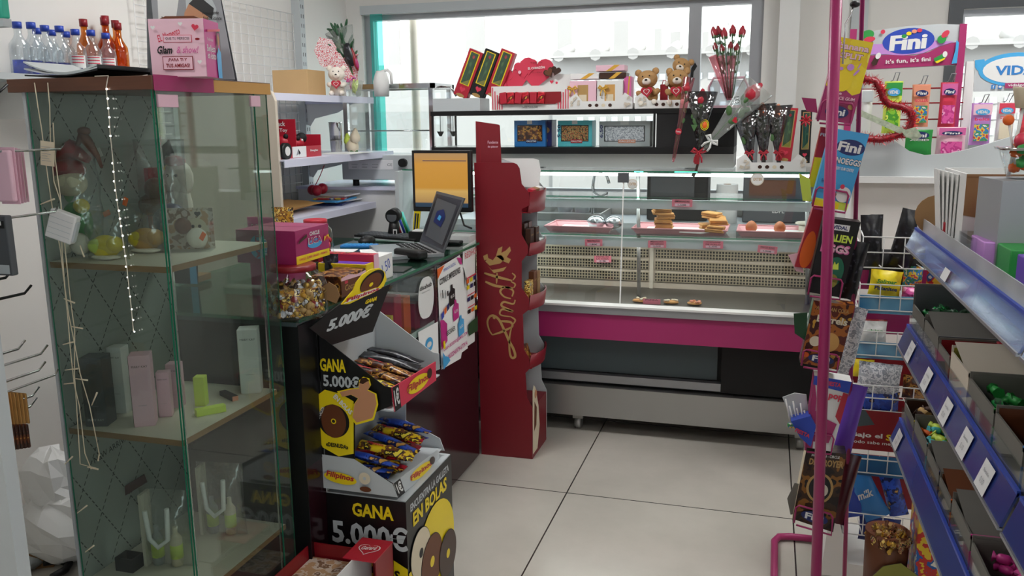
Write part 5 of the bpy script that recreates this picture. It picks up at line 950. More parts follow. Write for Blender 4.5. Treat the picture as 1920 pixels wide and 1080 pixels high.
# candy jars
def jar(px, py, z, r, h, lab, lid, fill, n):
    c = cz(px, py, z); c.y += r; c.x -= r * .3; t = thing('candy_jar', lab, 'jar', c); B('clear').lathe([(r * .93, 0), (r, .01), (r, h * .6), (r * .93, h * .78), (r * .66, h * .9), (r * .66, h * .93)], n=28).done('glass', t)
    B(lid).lathe([(r * .7, h * .9), (r * .7, h * 1.0), (r * .66, h * 1.01)], n=24).done('lid', t)
    k = MB()
    for i in range(n):
        zz = random.uniform(.012, h * .62) ; a_ = random.uniform(0, 2 * PI); rr = r * .86 * math.sqrt(random.uniform(.55, 1)) if zz < h * .55 else r * .86 * math.sqrt(random.random())
        k.m(random.choice(fill)).ball((rr * math.cos(a_), rr * math.sin(a_), zz), (.012, .009, .007), 6, 4, .25, (random.uniform(0, 3), random.uniform(0, 3), 0))
    k.m(fill[0]).lathe([(r * .8, .01), (r * .8, h * .58)], n=14); o = k.done('wrapped_sweets', None, c); tag(o, 'foil-wrapped sweets filling the ' + ('near' if r > .08 else 'rear') + ' candy jar', 'sweets', kind='stuff')
    return t
jar(538, 606, KZ, .088, .14, 'large clear candy jar full of gold-wrapped sweets', 'dred', ['p_gold', 'gold', 'p_silver', 'dred', 'choc', 'goldink'], 260)
jar(588, 497, KZ, .062, .16, 'clear candy jar with bright red lid behind the pink sweet box', 'red', ['pinkred', 'choc', 'p_red'], 60)
# LIGA boxes
def liga_front(k, w_, h): k.rect(0, 0, w_, h, 'magenta'); k.disc(w_ * .38, h * .5, h * .3, 'sky', h * .36); k.text('LIGA', w_ * .38, h * .5, h * .7, h * .2, 'magenta', .04, rot=-1.57); k.text('CHICLE', w_ * .5, h * .5, h * .5, h * .1, 'white', .02, rot=-1.57)
def liga_side(k, d, h): k.rect(0, 0, d, h, 'magenta'); k.poly([(0, 0), (d, 0), (d, h * .22), (0, h * .24)], 'yellow'); k.text('CHICLE - SUPER CRACKS - PREMIOS', d * .5, h * .12, d * .85, h * .07, 'pinkred'); k.disc(d * .55, h * .5, d * .22, 'sky', h * .14); k.text('CHICLE', d * .55, h * .82, d * .3, h * .12, 'white', .03); k.text('LIGA', d * .55, h * .6, d * .4, h * .2, 'white', .05); k.text('LIGA', d * .55, h * .6, d * .37, h * .17, 'magenta', .03); k.poly([(d * .05, h * .6), (d * .3, h * .75), (d * .3, h * .85), (d * .08, h * .7)], 'choc'); k.poly([(d * .8, h * .5), (d * .98, h * .55), (d * .96, h * .68), (d * .82, h * .64)], 'p_snack')
c = P(557, 513, Y=1.985); jz = KZ + .1415
carton('sweet_box', 'pink chewing gum box with yellow stripe standing on the near candy jar lid', 'box', (c.x - .09, 2.075, jz), (.18, .18, .09), 'magenta', 0, 'pink gum boxes', liga_front, liga_side)
t = thing('gum_display_card', 'pink header card and box seen behind the cabinet edge', 'box', (P(478, 450, Y=2.32).x, 2.36, KZ), group='pink gum boxes'); B('magenta').box(-.05, 0, 0, .09, .1, .13).done('body', t); B('pink').prism([(-.05, .13), (.04, .13), (.045, .22), (-.05, .22)], (0, 0, 0), t=.003).done('header_card', t); k = Ink((0, -.0, .13)); k.text('LIGA', 0, .05, .07, .035, 'white', .04); k.text('LIGA', 0, .05, .067, .031, 'magenta', .02); k.disc(0, .018, .03, 'sky', .01); k.done('print', t)
def boxy(lab, px, py, w_, d, h, mt, rot=0, z=KZ, prints=None, nm='snack_box', grp='snack boxes on the counter', top=None):
    c = P(px, py, Z=z); t = thing(nm, lab, 'box', (c.x - w_ / 2, c.y + d / 2, z), rot, grp); B(mt).box(-w_ / 2, -d / 2, 0, w_ / 2, d / 2, h, bev=.002).done('body', t)
    if prints:
        k = Ink((w_ / 2, -d / 2, 0), (0, 1, 0)); prints(k, d, h); k.done('side_print', t)
    if top: B(top).box(-w_ / 2 + .006, -d / 2 + .006, h, w_ / 2 - .006, d / 2 - .006, h + .0008).done('top_print', t)
    return t
def boxy2(lab, pn, pf, yt, w_, mt, prints=None, top=None, X=-1.2):
    yn, yf = P(pn, 540, X=X).y, P(pf, 540, X=X).y; h = P(pn, yt, X=X).z - KZ; t = thing('snack_box', lab, 'box', (X - w_ / 2, (yn + yf) / 2, KZ), 0, 'snack boxes on the counter'); d = yf - yn
    B(mt).box(-w_ / 2, -d / 2, 0, w_ / 2, d / 2, h, bev=.0015).done('body', t)
    if prints: k = Ink((w_ / 2, -d / 2, 0), (0, 1, 0)); prints(k, d, h); k.done('side_print', t)
    if top: B(top).box(-w_ / 2 + .006, -d / 2 + .004, h, w_ / 2 - .006, d / 2 - .004, h + .0008).done('top_print', t)
boxy2('long pink and maroon snack box with dark lettering', 703, 712, 477, .2, 'pinkred', lambda k, d, h: k.rect(0, 0, d, h, 'palepink'), 'p_red')
boxy2('small white carton with blue handwritten price', 713, 738, 481, .05, 'white', lambda k, d, h: (k.text('1,50', d * .5, h * .5, d * .6, h * .5, 'blue', 0, rot=.3)))
boxy2('yellow and purple snack box open on top', 688, 702, 496, .17, 'yellow', lambda k, d, h: (k.rect(0, 0, d, h, 'yellow'), k.poly([(0, 0), (d * .4, 0), (d * .2, h * .6)], 'purple'), k.heart(d * .5, h * .5, h * .2, 'red')), 'purple')
boxy2('brown wafer box with torn white edge', 640, 687, 519, .1, 'p_choc', lambda k, d, h: (k.rect(0, 0, d, h * .8, 'brown'), k.poly([(0, h * .78), (d, h * .7), (d, h * .9), (d * .6, h * .86), (d * .3, h), (0, h * .92)], 'palepink'), k.text('Cocosette', d * .5, h * .4, d * .75, h * .3, 'goldink', .03, .2), k.rect(d * .12, h * .6, d * .24, h * .74, 'pinkred')))
t = thing('small_dark_pack', 'small dark wrapped sweet pack on the brown wafer box', 'pack', (P(622, 525, Y=2.42).x, 2.42, KZ), .3); B('p_dark').pouch(.05, .1, .03, c=(0, 0, .05)).done('film', t)
t = thing('cardboard_scrap', 'round brown cardboard flap curling beside the candy jar', 'cardboard', P(612, 562, Y=2.02), (0, .3, 0)); B('card').prism([(-.02, 0), (.03, .0), (.035, .025), (.02, .045), (-.005, .05), (-.02, .03)], t=.002).done('flap', t)

# ---------- biscuit floor display ----------
fd = thing('biscuit_floor_display', 'black and yellow cardboard biscuit display with two trays reading GANA 5.000€', 'display', (0, 0, 0))
DY0, DY1, DX0, DX1 = 2.06, 2.42, -1.185, -.965
side_px = [(579, 613), (720, 724), (733, 727), (735, 760), (665, 790), (665, 868), (737, 907), (747, 933), (600, 914), (590, 700)]
sp = [P(x, y, Y=DY0) for x, y in side_px]
k = B('black'); outline(k, sp, (0, -1, 0), .003); k.done('side_panel', fd)
sp2 = [V((p.x, DY1, p.z)) for p in sp]; k = B('lgrey'); outline(k, sp2, (0, -1, 0), .003); k.done('side_panel', fd)
zl0, zl1 = sp[7].z, sp[6].z
B('lgrey').box(DX0, DY1 - .001, .45, DX0 + .003, DY0, .95).done('back_panel', fd)
for z, nm in ((.71, 'upper_tray'), (.462, 'lower_tray')):
    B('lgrey').box(DX0, DY0 + .003, z, DX1, DY1 - .003, z + .004).done(nm, fd)
def lip(pts, mt, lmt, nm):
    q = [P(x, y, X=DX1 + .002) for x, y in pts]; k = B(mt); outline(k, q, (1, 0, 0), .003); o = k.done(nm, fd); s = Skin(q, (1, 0, 0)); s.rect(0, 0, .13, 1, 'ink'); s.text('1€', .065, .55, .1, .7, 'white', .03); s.disc(.55, .5, .26, 'yellow', .36); s.text('Filipinos', .55, .5, .5, .4, 'red', .04, .05); s.disc(.82, .62, .06, 'choc', .25); s.done('lip_print', fd)
lip([(741, 772), (818, 713), (817, 678), (735, 727)], 'pinkred', 0, 'tray_lip'); lip([(748, 932), (826, 869), (821, 843), (738, 906)], 'lgrey', 0, 'tray_lip')
# base
bx1 = -.94; B('black').box(DX0 - .015, DY0 + .01, 0, bx1, DY1 + .015, .44).m('lgrey').box(DX0 - .014, DY0 + .012, .44, bx1 - .002, DY1 + .012, .4435).done('base_box', fd)
k = Ink((DX0 - .015, DY0 + .01, 0)); W = bx1 - DX0 + .015; k.text('GANA', W * .6, .4, .13, .042, 'yellow', .05); k.text('5.000€', W * .55, .325, .24, .075, 'lgrey', .05); k.poly([(0, 0), (W, 0), (W, .235), (W * .8, .262), (W * .5, .275), (W * .2, .26), (0, .24)], 'yellow')
for i in range(5): k.poly([(W * .2 * i, .02), (W * .2 * i + .004, .02), (W * (.5 + .12 * (i - 2)), .24)], 'goldink')
k.text('en BOLAS', W * .6, .22, .16, .03, 'ink', .04, rot=-.1); k.done('base_front_print', fd)
D_ = DY1 - DY0; k = Ink((bx1, DY0 + .01, 0), (0, 1, 0)); k.text('ENCUENTRA LA GALLETA', .185, .408, .31, .024, 'lgrey', .03); k.text('EN BOLAS', .18, .366, .27, .045, 'yellow', .05); k.disc(.22, .2, .15, 'yellow', .14); k.rect(0, 0, .14, .22, 'yellow')
for x, y, r, m1 in ((.09, .24, .075, 'cream'), (.17, .17, .085, 'brown'), (.3, .13, .075, 'choc')): k.disc(x, y, r * 1.03, 'ink', r * 1.03); k.disc(x, y, r, m1, r); k.disc(x, y, r * .2, 'yellow' if m1 != 'cream' else 'ink', r * .2)
k.text('«DESNUDA»', .12, .07, .16, .022, 'ink', .04, rot=-.4); k.done('base_side_print', fd)
# prints on the camera-facing side panel
def sx(px, py): q = P(px, py, Y=DY0); return (q.x, q.z)
k = Ink((0, DY0, 0)); x0, z0 = sx(622, 682); k.text('GANA', *sx(624, 685), .08, .038, 'yellow', .05); k.text('5.000€', *sx(640, 715), .112, .036, 'lgrey', .05)
lo = [sx(596, 850), sx(665, 860), sx(737, 907), sx(747, 932), sx(600, 913)]; k.poly(lo, 'lgrey'); c_ = sx(627, 792)
k.poly([sx(x, y) for x, y in ((590, 745), (610, 730), (640, 738), (664, 752), (664, 850), (636, 855), (606, 838), (592, 810))], 'yellow')
k.disc(c_[0], c_[1] + .005, .049, 'ink'); k.disc(c_[0], c_[1] + .005, .039, 'brown', .05); k.disc(c_[0], c_[1] + .005, .008, 'yellow'); k.disc(c_[0], c_[1] + .005, .005, 'ink')
k.text('CON LA GALLETA', *sx(601, 778), .06, .009, 'white', .02, rot=1.1); k.text('EN BOLAS', *sx(645, 757), .07, .015, 'white', .04, rot=-.75); k.text('«DESNUDA»', *sx(634, 834), .07, .013, 'ink', .04, rot=-.05)
k.disc(*sx(640, 895), .052, 'yellow', .017, rot=-.1); k.text('Filipinos', *sx(640, 892), .086, .022, 'red', .05, .15, rot=-.1); k.disc(*sx(686, 895), .018, 'cream'); k.disc(*sx(686, 895), .005, 'lgrey'); k.disc(*sx(688, 915), .018, 'brown', .008)
body = [(672, 790), (664, 780), (668, 755), (675, 745), (662, 738), (645, 742), (640, 733), (662, 728), (676, 727), (677, 714), (684, 708), (694, 711), (697, 722), (692, 730), (706, 737), (709, 755), (702, 780), (700, 782)]
k.poly([sx(x + (x - 682) * .12, y + (y - 745) * .1) for x, y in body], 'yellow'); k.poly([sx(x, y) for x, y in body], 'skin'); k.poly([sx(x, y) for x, y in ((677, 716), (680, 707), (690, 706), (696, 712), (690, 714), (684, 718))], 'choc'); k.done('side_print', fd)
# header
hp = P(640, 600, X=-1.14); hn = V((1, -.35, -.15)).normalized(); hq = [PP(x, y, hp, hn) for x, y in ((580, 615), (622, 647), (699, 622), (732, 533), (645, 565))]
outline(B('black'), hq, hn, .004).done('header_board', fd); c4 = [PP(x, y, hp, hn) for x, y in ((600, 632), (700, 590), (712, 548), (618, 590))]
s = Skin([PP(x, y, hp, hn) for x, y in ((610, 623), (692, 592), (703, 565), (618, 597))], hn); s.text('5.000€', .5, .45, .95, .95, 'lgrey', .05); s.done('header_lettering', fd)
s = Skin([PP(x, y, hp, hn) for x, y in ((679, 573), (703, 565), (708, 554), (684, 562))], hn); s.text('GANA', .6, .5, .9, .8, 'yellow', .05); s.done('header_lettering', fd)
ov = [(640, 571), (652, 556), (662, 545), (668, 530), (680, 515), (696, 505), (712, 503), (722, 510), (725, 524), (719, 537), (700, 548), (680, 558), (655, 570)]
outline(B('yellow'), [PP(x, y, hp + hn * .006, hn) for x, y in ov], hn, .003).done('header_oval', fd)
s = Skin([PP(x, y, hp + hn * .0065, hn) for x, y in ((640, 571), (715, 543), (725, 505), (650, 533))], hn); s.disc(.68, .62, .3, 'ink', .55); s.disc(.66, .55, .26, 'brown', .5); s.disc(.66, .5, .05, 'yellow', .1); s.poly([(0, 0), (.3, .28), (.8, .25), (1, .1), (.7, -.02), (.35, -.04)], 'yellow'); s.poly([(.03, .02), (.3, .24), (.8, .22), (.96, .1), (.7, .02), (.35, 0)], 'white'); s.text('Filipinos', .5, .12, .8, .24, 'red', .05, .02); s.done('header_oval_print', fd)
# biscuit packs
def pack(c, rot, mt, lab, grp, L=.17, w_=.04, h=.022):
    t = thing('biscuit_pack', lab, 'biscuit pack', c, rot, grp); k = MB().m(mt); k.T = Matrix.Rotation(PI / 2, 4, 'Y'); k.T = k.T @ Matrix.Rotation(PI / 2, 4, 'Z'); k.pouch(w_, L, h, .14, wav=.05); k.done('wrapper', t)
    if 'yellow' in lab or 'brown' in lab:
        k = Ink((0, 0, h * .5 + .001), (1, 0, 0), (0, 1, 0)); k.disc(.01, 0, .014, 'brown'); k.disc(.01, 0, .004, 'yellow'); k.text('Filipinos', -.035, 0, .05, .012, 'red', .04); k.done('wrapper_print', t)
n = 0
for lay, cnt, z0 in ((0, 7, .728), (1, 6, .757)):
    for i in range(cnt):
        y = DY0 + .035 + i * (.3 / cnt) + .02 * lay; mt, cn = (('p_yel', 'yellow'), ('p_choc', 'brown'), ('p_dark', 'dark'))[min(2, i // 2)] if lay else (('p_choc', 'brown'), ('p_dark', 'dark'))[i % 2]
        pack((-1.085 + random.uniform(-.01, .015), y, z0 + .005 * i), (random.uniform(-.2, .2), .16 + random.uniform(-.08, .08), random.uniform(-.12, .12)), mt, f'{cn} ring biscuit pack, {ORD[i]} from the printed side in the upper tray, ' + ('top layer' if lay else 'under layer'), 'biscuit packs in the upper tray', .19)
for lay, cnt, z0 in ((0, 7, .482), (1, 7, .512), (2, 5, .54)):
    for i in range(cnt):
        y = DY0 + .035 + i * (.3 / cnt) + .012 * lay; mt, cn = (('p_red', 'red'), ('p_blue', 'blue'), ('p_yel', 'yellow'))[(i + lay) % 3] if lay < 2 else (('p_blue', 'blue'), ('p_yel', 'yellow'))[i % 2]
        pack((-1.08 + .02 * lay - .02 + random.uniform(-.01, .02), y, z0 + .004 * i), (random.uniform(-.3, .3), .14 + random.uniform(-.1, .2), random.uniform(-.2, .25)), mt, f'{cn} ring biscuit pack, {ORD[i]} from the printed side in the lower tray, ' + ['bottom layer', 'middle layer', 'top layer'][lay], 'biscuit packs in the lower tray', .17)
# red box in front
rz = .335; a_ = P(672, 1040, Z=rz); rx1 = -.965; t = thing('red_carton', 'red carton with white side and open flap beside the biscuit display', 'box', (0, 0, 0)); ry0, ry1 = 1.79, 1.99
B('dred').tray(-1.2, ry0, 0, -1.035, ry1, rz - .01, .003).done('body', t); B('white').box(-1.033, ry0, 0, -1.03, ry1 + .03, rz).done('white_side', t)
B('red').box(-1.06, ry0 + .12, rz, -.965, ry1 + .04, rz + .003).m('dred').box(-1.03, ry1 + .037, 0, -.966, ry1 + .04, rz).box(-.969, ry0 + .13, 0, -.966, ry1 + .04, rz).done('top_flap', t); B('cardl').prism([(-1.2, rz - .01), (-1.06, rz - .01), (-1.08, rz + .05), (-1.17, rz + .05)], (0, ry1, 0), v=(0, .3, .95), t=.002).done('open_flap', t)
B('p_bear').box(-1.195, ry0 + .01, .003, -1.04, ry1 - .01, rz - .05).done('contents', t)
k = Ink((-1.06, ry0 + .12, rz + .0035), (1, 0, 0), (0, 1, 0)); k.heart(.048, .06, .034, 'white'); k.heart(.048, .06, .031, 'red'); k.text('Gerard', .048, .065, .042, .02, 'white', .02, .2, rot=.2); k.done('lettering', t)

# ---------- tall red chocolate display ----------
ld = thing('red_chocolate_display', 'tall red cardboard chocolate display with gold script lettering', 'display', (0, 0, 0)); LY0, LY1 = 3.49, 3.75
ol = [(903, 855), (998, 858), (998, 765), (988, 745), (985, 700), (994, 690), (992, 672), (982, 655), (980, 590), (992, 580), (992, 560), (978, 540), (978, 490), (990, 475), (990, 462), (978, 440), (978, 392), (993, 385), (992, 362), (978, 345), (974, 316), (969, 308), (962, 305), (889, 305)]
q = [P(x, y, Y=LY0) for x, y in ol]; zf = min(p.z for p in q); outline(B('lindt'), q, (0, -1, 0), .004).done('side_panel', ld)
outline(B('lgrey'), [V((p.x, LY1, p.z)) for p in q], (0, -1, 0), .004).done('side_panel', ld)
B('lindt').box(q[0].x, LY0 + .004, 0, q[0].x + .004, LY1, 1.3).done('back_panel', ld)
LX = q[1].x; lx0 = q[0].x
B('lindt').box(lx0, LY0 + .004, 0, LX, LY1 - .004, q[2].z - .005).done('base_box', ld)
ymid = (LY0 + LY1) / 2; lyd = (LY1 - LY0) / 2
def curved_lip(z0, z1, nm):
    k = B('lindt'); pr = None; n_ = 10
    for i in range(n_ + 1):
        a = -1 + 2 * i / n_; y = ymid + lyd * a; x = LX - .012 + .03 * (1 - a * a); qq = k.vs([(x, y, z0), (x + .008, y, z1), (x - .004, y, z0), (x + .004, y, z1)])
        if pr: k.face([pr[0], qq[0], qq[1], pr[1]], True); k.face([pr[2], pr[3], qq[3], qq[2]], True); k.face([pr[1], qq[1], qq[3], pr[3]])
        pr = qq
    k.done(nm, ld)
for i, (ya, yb_) in enumerate(((400, 362), (480, 458), (582, 556), (692, 668))):
    zb_, za_ = P(992, ya, Y=LY0).z, P(992, yb_, Y=LY0).z; curved_lip(zb_, za_ + .004, 'tray_lip'); B('dred').box(lx0 + .004, LY0 + .004, zb_, LX - .002, LY1 - .004, zb_ + .003).done('tray', ld)
    k = Ink((LX + .012, ymid - .05, (za_ + zb_) / 2), (0, 1, 0)); k.k = 8; k.text('Lindt', .05, 0, .045, .014, 'goldink', .01, .2); k.done('lip_lettering', ld)
trz = [P(992, y, Y=LY0).z for y in (400, 480, 582, 692)]
k = Ink((LX + .0, LY0 + .01, .02), (0, 1, 0)); k.poly([(.0, 0), (.08, 0), (.12, .1), (.1, .2), (.05, .3), (.02, .32), (0, .3)], 'cream'); k.poly([(.02, .1), (.06, .12), (.07, .2), (.03, .24)], 'brown'); k.disc(.05, .27, .02, 'skin'); k.done('base_print', ld)
hb = P(893, 306, Y=3.56); B('lindt').prism([(0, 0), (.11, 0), (.105, .16), (.1, .165), (0, .18)], (hb.x, 3.56, hb.z), (1, .15, 0), t=.003).done('header_card', ld); k = Ink((hb.x, 3.56, hb.z), (1, .15, 0)); k.text('Fundente', .075, .09, .045, .012, 'palepink', 0); k.text('de placer', .075, .07, .045, .012, 'palepink', 0); k.poly([(.018, 0), (.02, 0), (.017, .17), (.015, .17)], 'dred'); k.done('header_lettering', ld)
# gold script
def s_(x, y): q = P(x, y, Y=LY0 - .0008); return (q.x, LY0 - .0008, q.z)
k = B('goldink'); 
def stroke(pts, w_):
    # flat ribbon stroke through pixels, Catmull-Rom smoothed
    P_ = [V(s_(*p)) for p in pts]; out = []
    for i in range(len(P_) - 1):
        p0, p1, p2, p3 = P_[max(0, i - 1)], P_[i], P_[i + 1], P_[min(len(P_) - 1, i + 2)]
        for j in range(5):
            t_ = j / 5; out.append(.5 * ((2 * p1) + (p2 - p0) * t_ + (2 * p0 - 5 * p1 + 4 * p2 - p3) * t_ ** 2 + (3 * p1 - p0 - 3 * p2 + p3) * t_ ** 3))
    out.append(P_[-1]); pr = None
    for i, p in enumerate(out):
        d = (out[min(i + 1, len(out) - 1)] - out[max(i - 1, 0)]).normalized(); nn = V((-d.z, 0, d.x)) * (w_ * (.45 + .55 * abs(math.sin(i / len(out) * PI))) / 2); qq = k.vs([p - nn, p + nn])
        if pr: k.face([pr[0], qq[0], qq[1], pr[1]])
        pr = qq
stroke([(923, 628), (917, 618), (914, 604), (918, 594), (926, 592), (936, 600), (945, 618), (955, 640), (963, 655), (966, 668), (960, 671), (956, 662), (955, 645), (956, 628), (960, 610)], .012)
stroke([(923, 628), (936, 624), (950, 618), (962, 612)], .01)
stroke([(962, 612), (957, 604), (938, 602)], .011); stroke([(962, 608), (966, 600), (958, 594)], .008)
stroke([(958, 594), (938, 590), (942, 580), (962, 584), (941, 574), (945, 566), (962, 570), (966, 562)], .010)
stroke([(958, 560), (945, 556), (938, 546), (948, 538), (962, 545), (960, 556)], .010); stroke([(962, 540), (930, 536), (910, 528)], .012); stroke([(963, 540), (966, 533), (958, 528)], .007)
stroke([(960, 526), (935, 520), (908, 512)], .012); stroke([(931, 532), (932, 512)], .008); stroke([(961, 526), (966, 518), (960, 512)], .007)
stroke([(928, 598), (925, 594)], .012); k.done('gold_lettering', ld)
k = B('goldink')
for pts in ([(910, 490), (916, 484), (924, 488), (930, 480), (940, 478), (946, 486), (938, 494), (928, 496), (918, 498)], [(930, 480), (934, 466), (942, 462), (940, 474), (948, 470), (956, 462), (958, 470), (950, 482), (958, 486), (954, 494), (944, 490)], [(906, 480), (914, 476), (916, 486), (908, 488)], [(914, 498), (922, 506), (936, 504), (950, 500), (944, 508), (926, 512)]): k.face(k.vs([s_(*p) for p in pts][::-1]))
k.done('dragon_emblem', ld)
# chocolates on the trays
def choc_box(i, y, x, mt, w_, h, lab, lean=.0):
    z = trz[i] + .0035; t = thing('chocolate_box', lab, 'chocolate box', (x, y, z), (0, lean, 0), 'chocolates in the red display'); B(mt).box(-.012, -w_ / 2, 0, .012, w_ / 2, h, bev=.001).done('body', t); k = Ink((.012, -w_ / 2, 0), (0, 1, 0)); k.text('Lindt', w_ / 2, h * .75, w_ * .6, h * .08, 'goldink', .01, .2); k.disc(w_ * .3, h * .2, w_ * .1, 'goldink'); k.disc(w_ * .7, h * .25, w_ * .1, 'goldink'); k.done('lettering', t)
for i, (y, dx) in enumerate(((LY0 + .05, .0), (LY0 + .12, .005), (LY0 + .06, -.03), (LY0 + .13, -.03))): choc_box(1, y, LX - .02 + dx, 'choc', .055, .11 + (.02 if i > 1 else 0), ['near dark chocolate box with gold dots on the second tray', 'far dark chocolate box with gold dots on the second tray', 'taller dark box behind the near one', 'taller dark box behind the far one'][i])
choc_box(1, LY0 + .2, LX - .015, 'white', .07, .045, 'small white card on the second tray of the red display')
for i, (y, mt, h) in enumerate(((LY0 + .05, 'p_gold', .12), (LY0 + .12, 'brown', .15), (LY0 + .17, 'card', .14))): choc_box(2, y, LX - .025, mt, .06, h, ['gold patterned chocolate bar on the third tray', 'tall brown chocolate bar on the third tray', 'light brown chocolate bar at the far end of the third tray'][i])
choc_box(3, LY0 + .06, LX - .03, 'p_choc', .07, .09, 'single dark chocolate pack leaning on the lowest tray', -.3)
for i, (y, mt) in enumerate(((LY0 + .06, 'red'), (LY0 + .12, 'card'), (LY0 + .18, 'white'))): choc_box(0, y, LX - .04, mt, .06, .1, ['red pack sticking up from the top tray', 'brown slim pack in the top tray', 'white card pack in the top tray'][i], .3)
t = thing('white_display_card', 'large white card leaning in the top of the red display', 'card', (0, 0, 0)); q = [P(x, y, Y=3.7) for x, y in ((965, 306), (975, 350), (1010, 352), (1014, 320), (1010, 300), (1000, 297), (940, 297))]; outline(B('white'), q, (0, -1, 0), .003).done('card', t)

# ---------- pegs and packs at the picture's edge ----------
t = thing('peg_rack', 'grey display rack with metal peg hooks holding hanging packs', 'rack', (0, 0, 0)); B('lgrey').box(-2.1, 1.17, 0, -1.35, 1.2, 1.9).done('back_panel', t); rack = t
px_ = P(4, 900, Y=1.22); B('grey').box(px_.x - .04, 1.2, 0, px_.x + .006, 1.23, P(10, 700, Y=1.22).z).done('upright', t)
for x, y, m_ in ((15, 170, 'ink'), (25, 516, 'ink'), (60, 545, 'ink'), (48, 648, 'chrome'), (90, 657, 'chrome'), (86, 688, 'chrome'), (74, 735, 'chrome'), (70, 755, 'chrome')):
    b_ = P(x, y, Y=1.45); B(m_).tube([(b_.x, 1.2, b_.z), (b_.x, 1.43, b_.z - .002), (b_.x, 1.45, b_.z + .012)], .003, 6).done('peg_hook', t)
for px_, py_, dz_ in ((16, 330, .047), (8, 460, .052), (10, 765, .03), (6, 15, .05)):
    c = P(px_, py_, Y=1.32); B('chrome').tube([(c.x - .005, 1.2, c.z + dz_), (c.x - .005, 1.46, c.z + dz_), (c.x - .005, 1.47, c.z + dz_ + .01)], .0025, 6).done('peg_hook', rack)
for i in range(4):
    c = P(14 + i * 6, 330, Y=1.32 + i * .04); t = thing('hanging_pack', ['pink phone case pack nearest along its peg', 'pink phone case pack second along its peg', 'pink phone case pack third along its peg', 'brownish pink pack hanging last on the peg'][i], 'pack', c, (0, 0, 0), 'pink packs hanging on the top peg'); B('palepink' if i < 3 else 'tan').box(-.03, -.006, -.05, .015, .006, .05, bev=.004).done('blister', t); B('palepink').box(-.028, .006, -.055, .018, .007, .055).done('card', t)
c = P(8, 460, Y=1.32); t = thing('hanging_pack', 'dark tall pack with white barcode hanging below the pink ones', 'pack', c); B('dgrey').box(-.03, -.008, -.06, .02, .008, .06, bev=.003).done('body', t); k = Ink((-.03, -.0085, -.06)); k.rect(.004, .004, .046, .022, 'lgrey'); k.rect(.004, .095, .046, .11, 'black'); k.text('I', .038, .105, .003, .008, 'white'); k.done('print', t)
for i in range(6):
    c = P(8 + i * 7, 765, Y=1.3 + i * .022); t = thing('hanging_pack', ORD[i] + ' tan card pack along the lower chrome peg', 'pack', c, (0, 0, 0), 'tan card packs on the lower peg'); B('kraft').box(-.026, -.002, -.035, .014, .002, .035, bev=.002).done('card', t); B('p_choc').box(-.022, -.008, -.09, .012, -.001, -.035, bev=.003).done('pouch', t)
c = P(6, 15, Y=1.36); t = thing('teal_pack', 'green-teal pack at the top of the peg rack', 'pack', c); B('tealcap').box(-.05, -.01, -.02, .006, .01, .06, bev=.004).m('lgrey').box(-.05, -.01, -.035, .006, .01, -.02).done('body', t)
# white plastic bag and floor clutter
c = P(68, 990, Z=0); t = thing('white_plastic_bag', 'crumpled white plastic bag slumped on the floor behind the cabinet', 'bag', (-2.3, 2.22, 0)); bm_ = MB().m('white'); random.seed(3); bm_.ball((0, 0, .13), (.25, .16, .15), 16, 11, .1).ball((-.06, 0, .27), (.15, .1, .15), 13, 9, .16)
for v_ in bm_.bm.verts: v_.co += V((random.uniform(-1, 1), random.uniform(-1, 1), random.uniform(-1, 1))) * .014; v_.co.z = max(.002, v_.co.z)
for f_ in bm_.bm.faces: f_.smooth = False
bm_.done('sack', t); t.scale = (.72, .8, .95)
c = P(60, 1050, Z=0); t = thing('cardboard_box', 'small open brown box with dark items on the floor by the plastic bag', 'box', (c.x, c.y, 0), .5); B('card').tray(-.09, -.07, 0, .09, .07, .07).done('body', t); B('p_dark').ball((0, 0, .05), (.07, .05, .03), 10, 6, .3).done('contents', t)
t = thing('umbrella_grip', 'black curved plastic handle lying on the floor', 'handle', P(100, 1070, Z=.01)); B('ink').tube([(-.06, .02, .01), (-.02, .05, .01), (.03, .04, .01), (.05, .0, .01), (.045, -.05, .01)], .013, 8).done('grip', t)
c = P(30, 1065, Z=0); t = thing('grey_cloth', 'grey crumpled cloth on the floor at the rack foot', 'cloth', (c.x, c.y, 0)); B('lgrey').ball((0, 0, .03), (.09, .07, .035), 14, 7, .25).done('fabric', t)
c = P(42, 985, Z=0); t = thing('green_bag', 'green and black packet on the floor beside the plastic bag', 'packet', (c.x - .05, c.y, 0)); B('p_green').pouch(.08, .12, .05, c=(0, 0, .06)).done('film', t)

# ---------- white wavy counter unit ----------
GY = 3.4; t = thing('white_wave_unit', 'long white shop unit with wavy top edge and projecting ledge', 'shop unit', (0, 0, 0))
x0 = P(1590, 330, Y=GY).x; x1 = 2.3; zl = 1.283
wv = [(1592, 260), (1608, 255), (1630, 253), (1656, 255), (1680, 266), (1705, 283), (1735, 291), (1778, 288), (1812, 281), (1855, 269), (1888, 259), (1920, 250), (1960, 246)]
q = [P(x, y, Y=GY + .02) for x, y in wv]; pts = [V((x0, GY + .02, zl))] + [V((x1, GY + .02, zl)), V((x1, GY + .02, q[-1].z))] + [p for p in q[::-1]]
outline(B('lgrey'), pts, (0, -1, 0), .018).done('wavy_panel', t)
B('white').box(x0, GY - .02, zl - .022, x1, GY + .4, zl).done('ledge', t)
B('wall').box(x0 + .015, GY + .02, 0, x1, GY + .4, zl - .022).m('white').box(x0, GY, 0, x0 + .018, GY + .4, zl - .022).done('carcass', t)
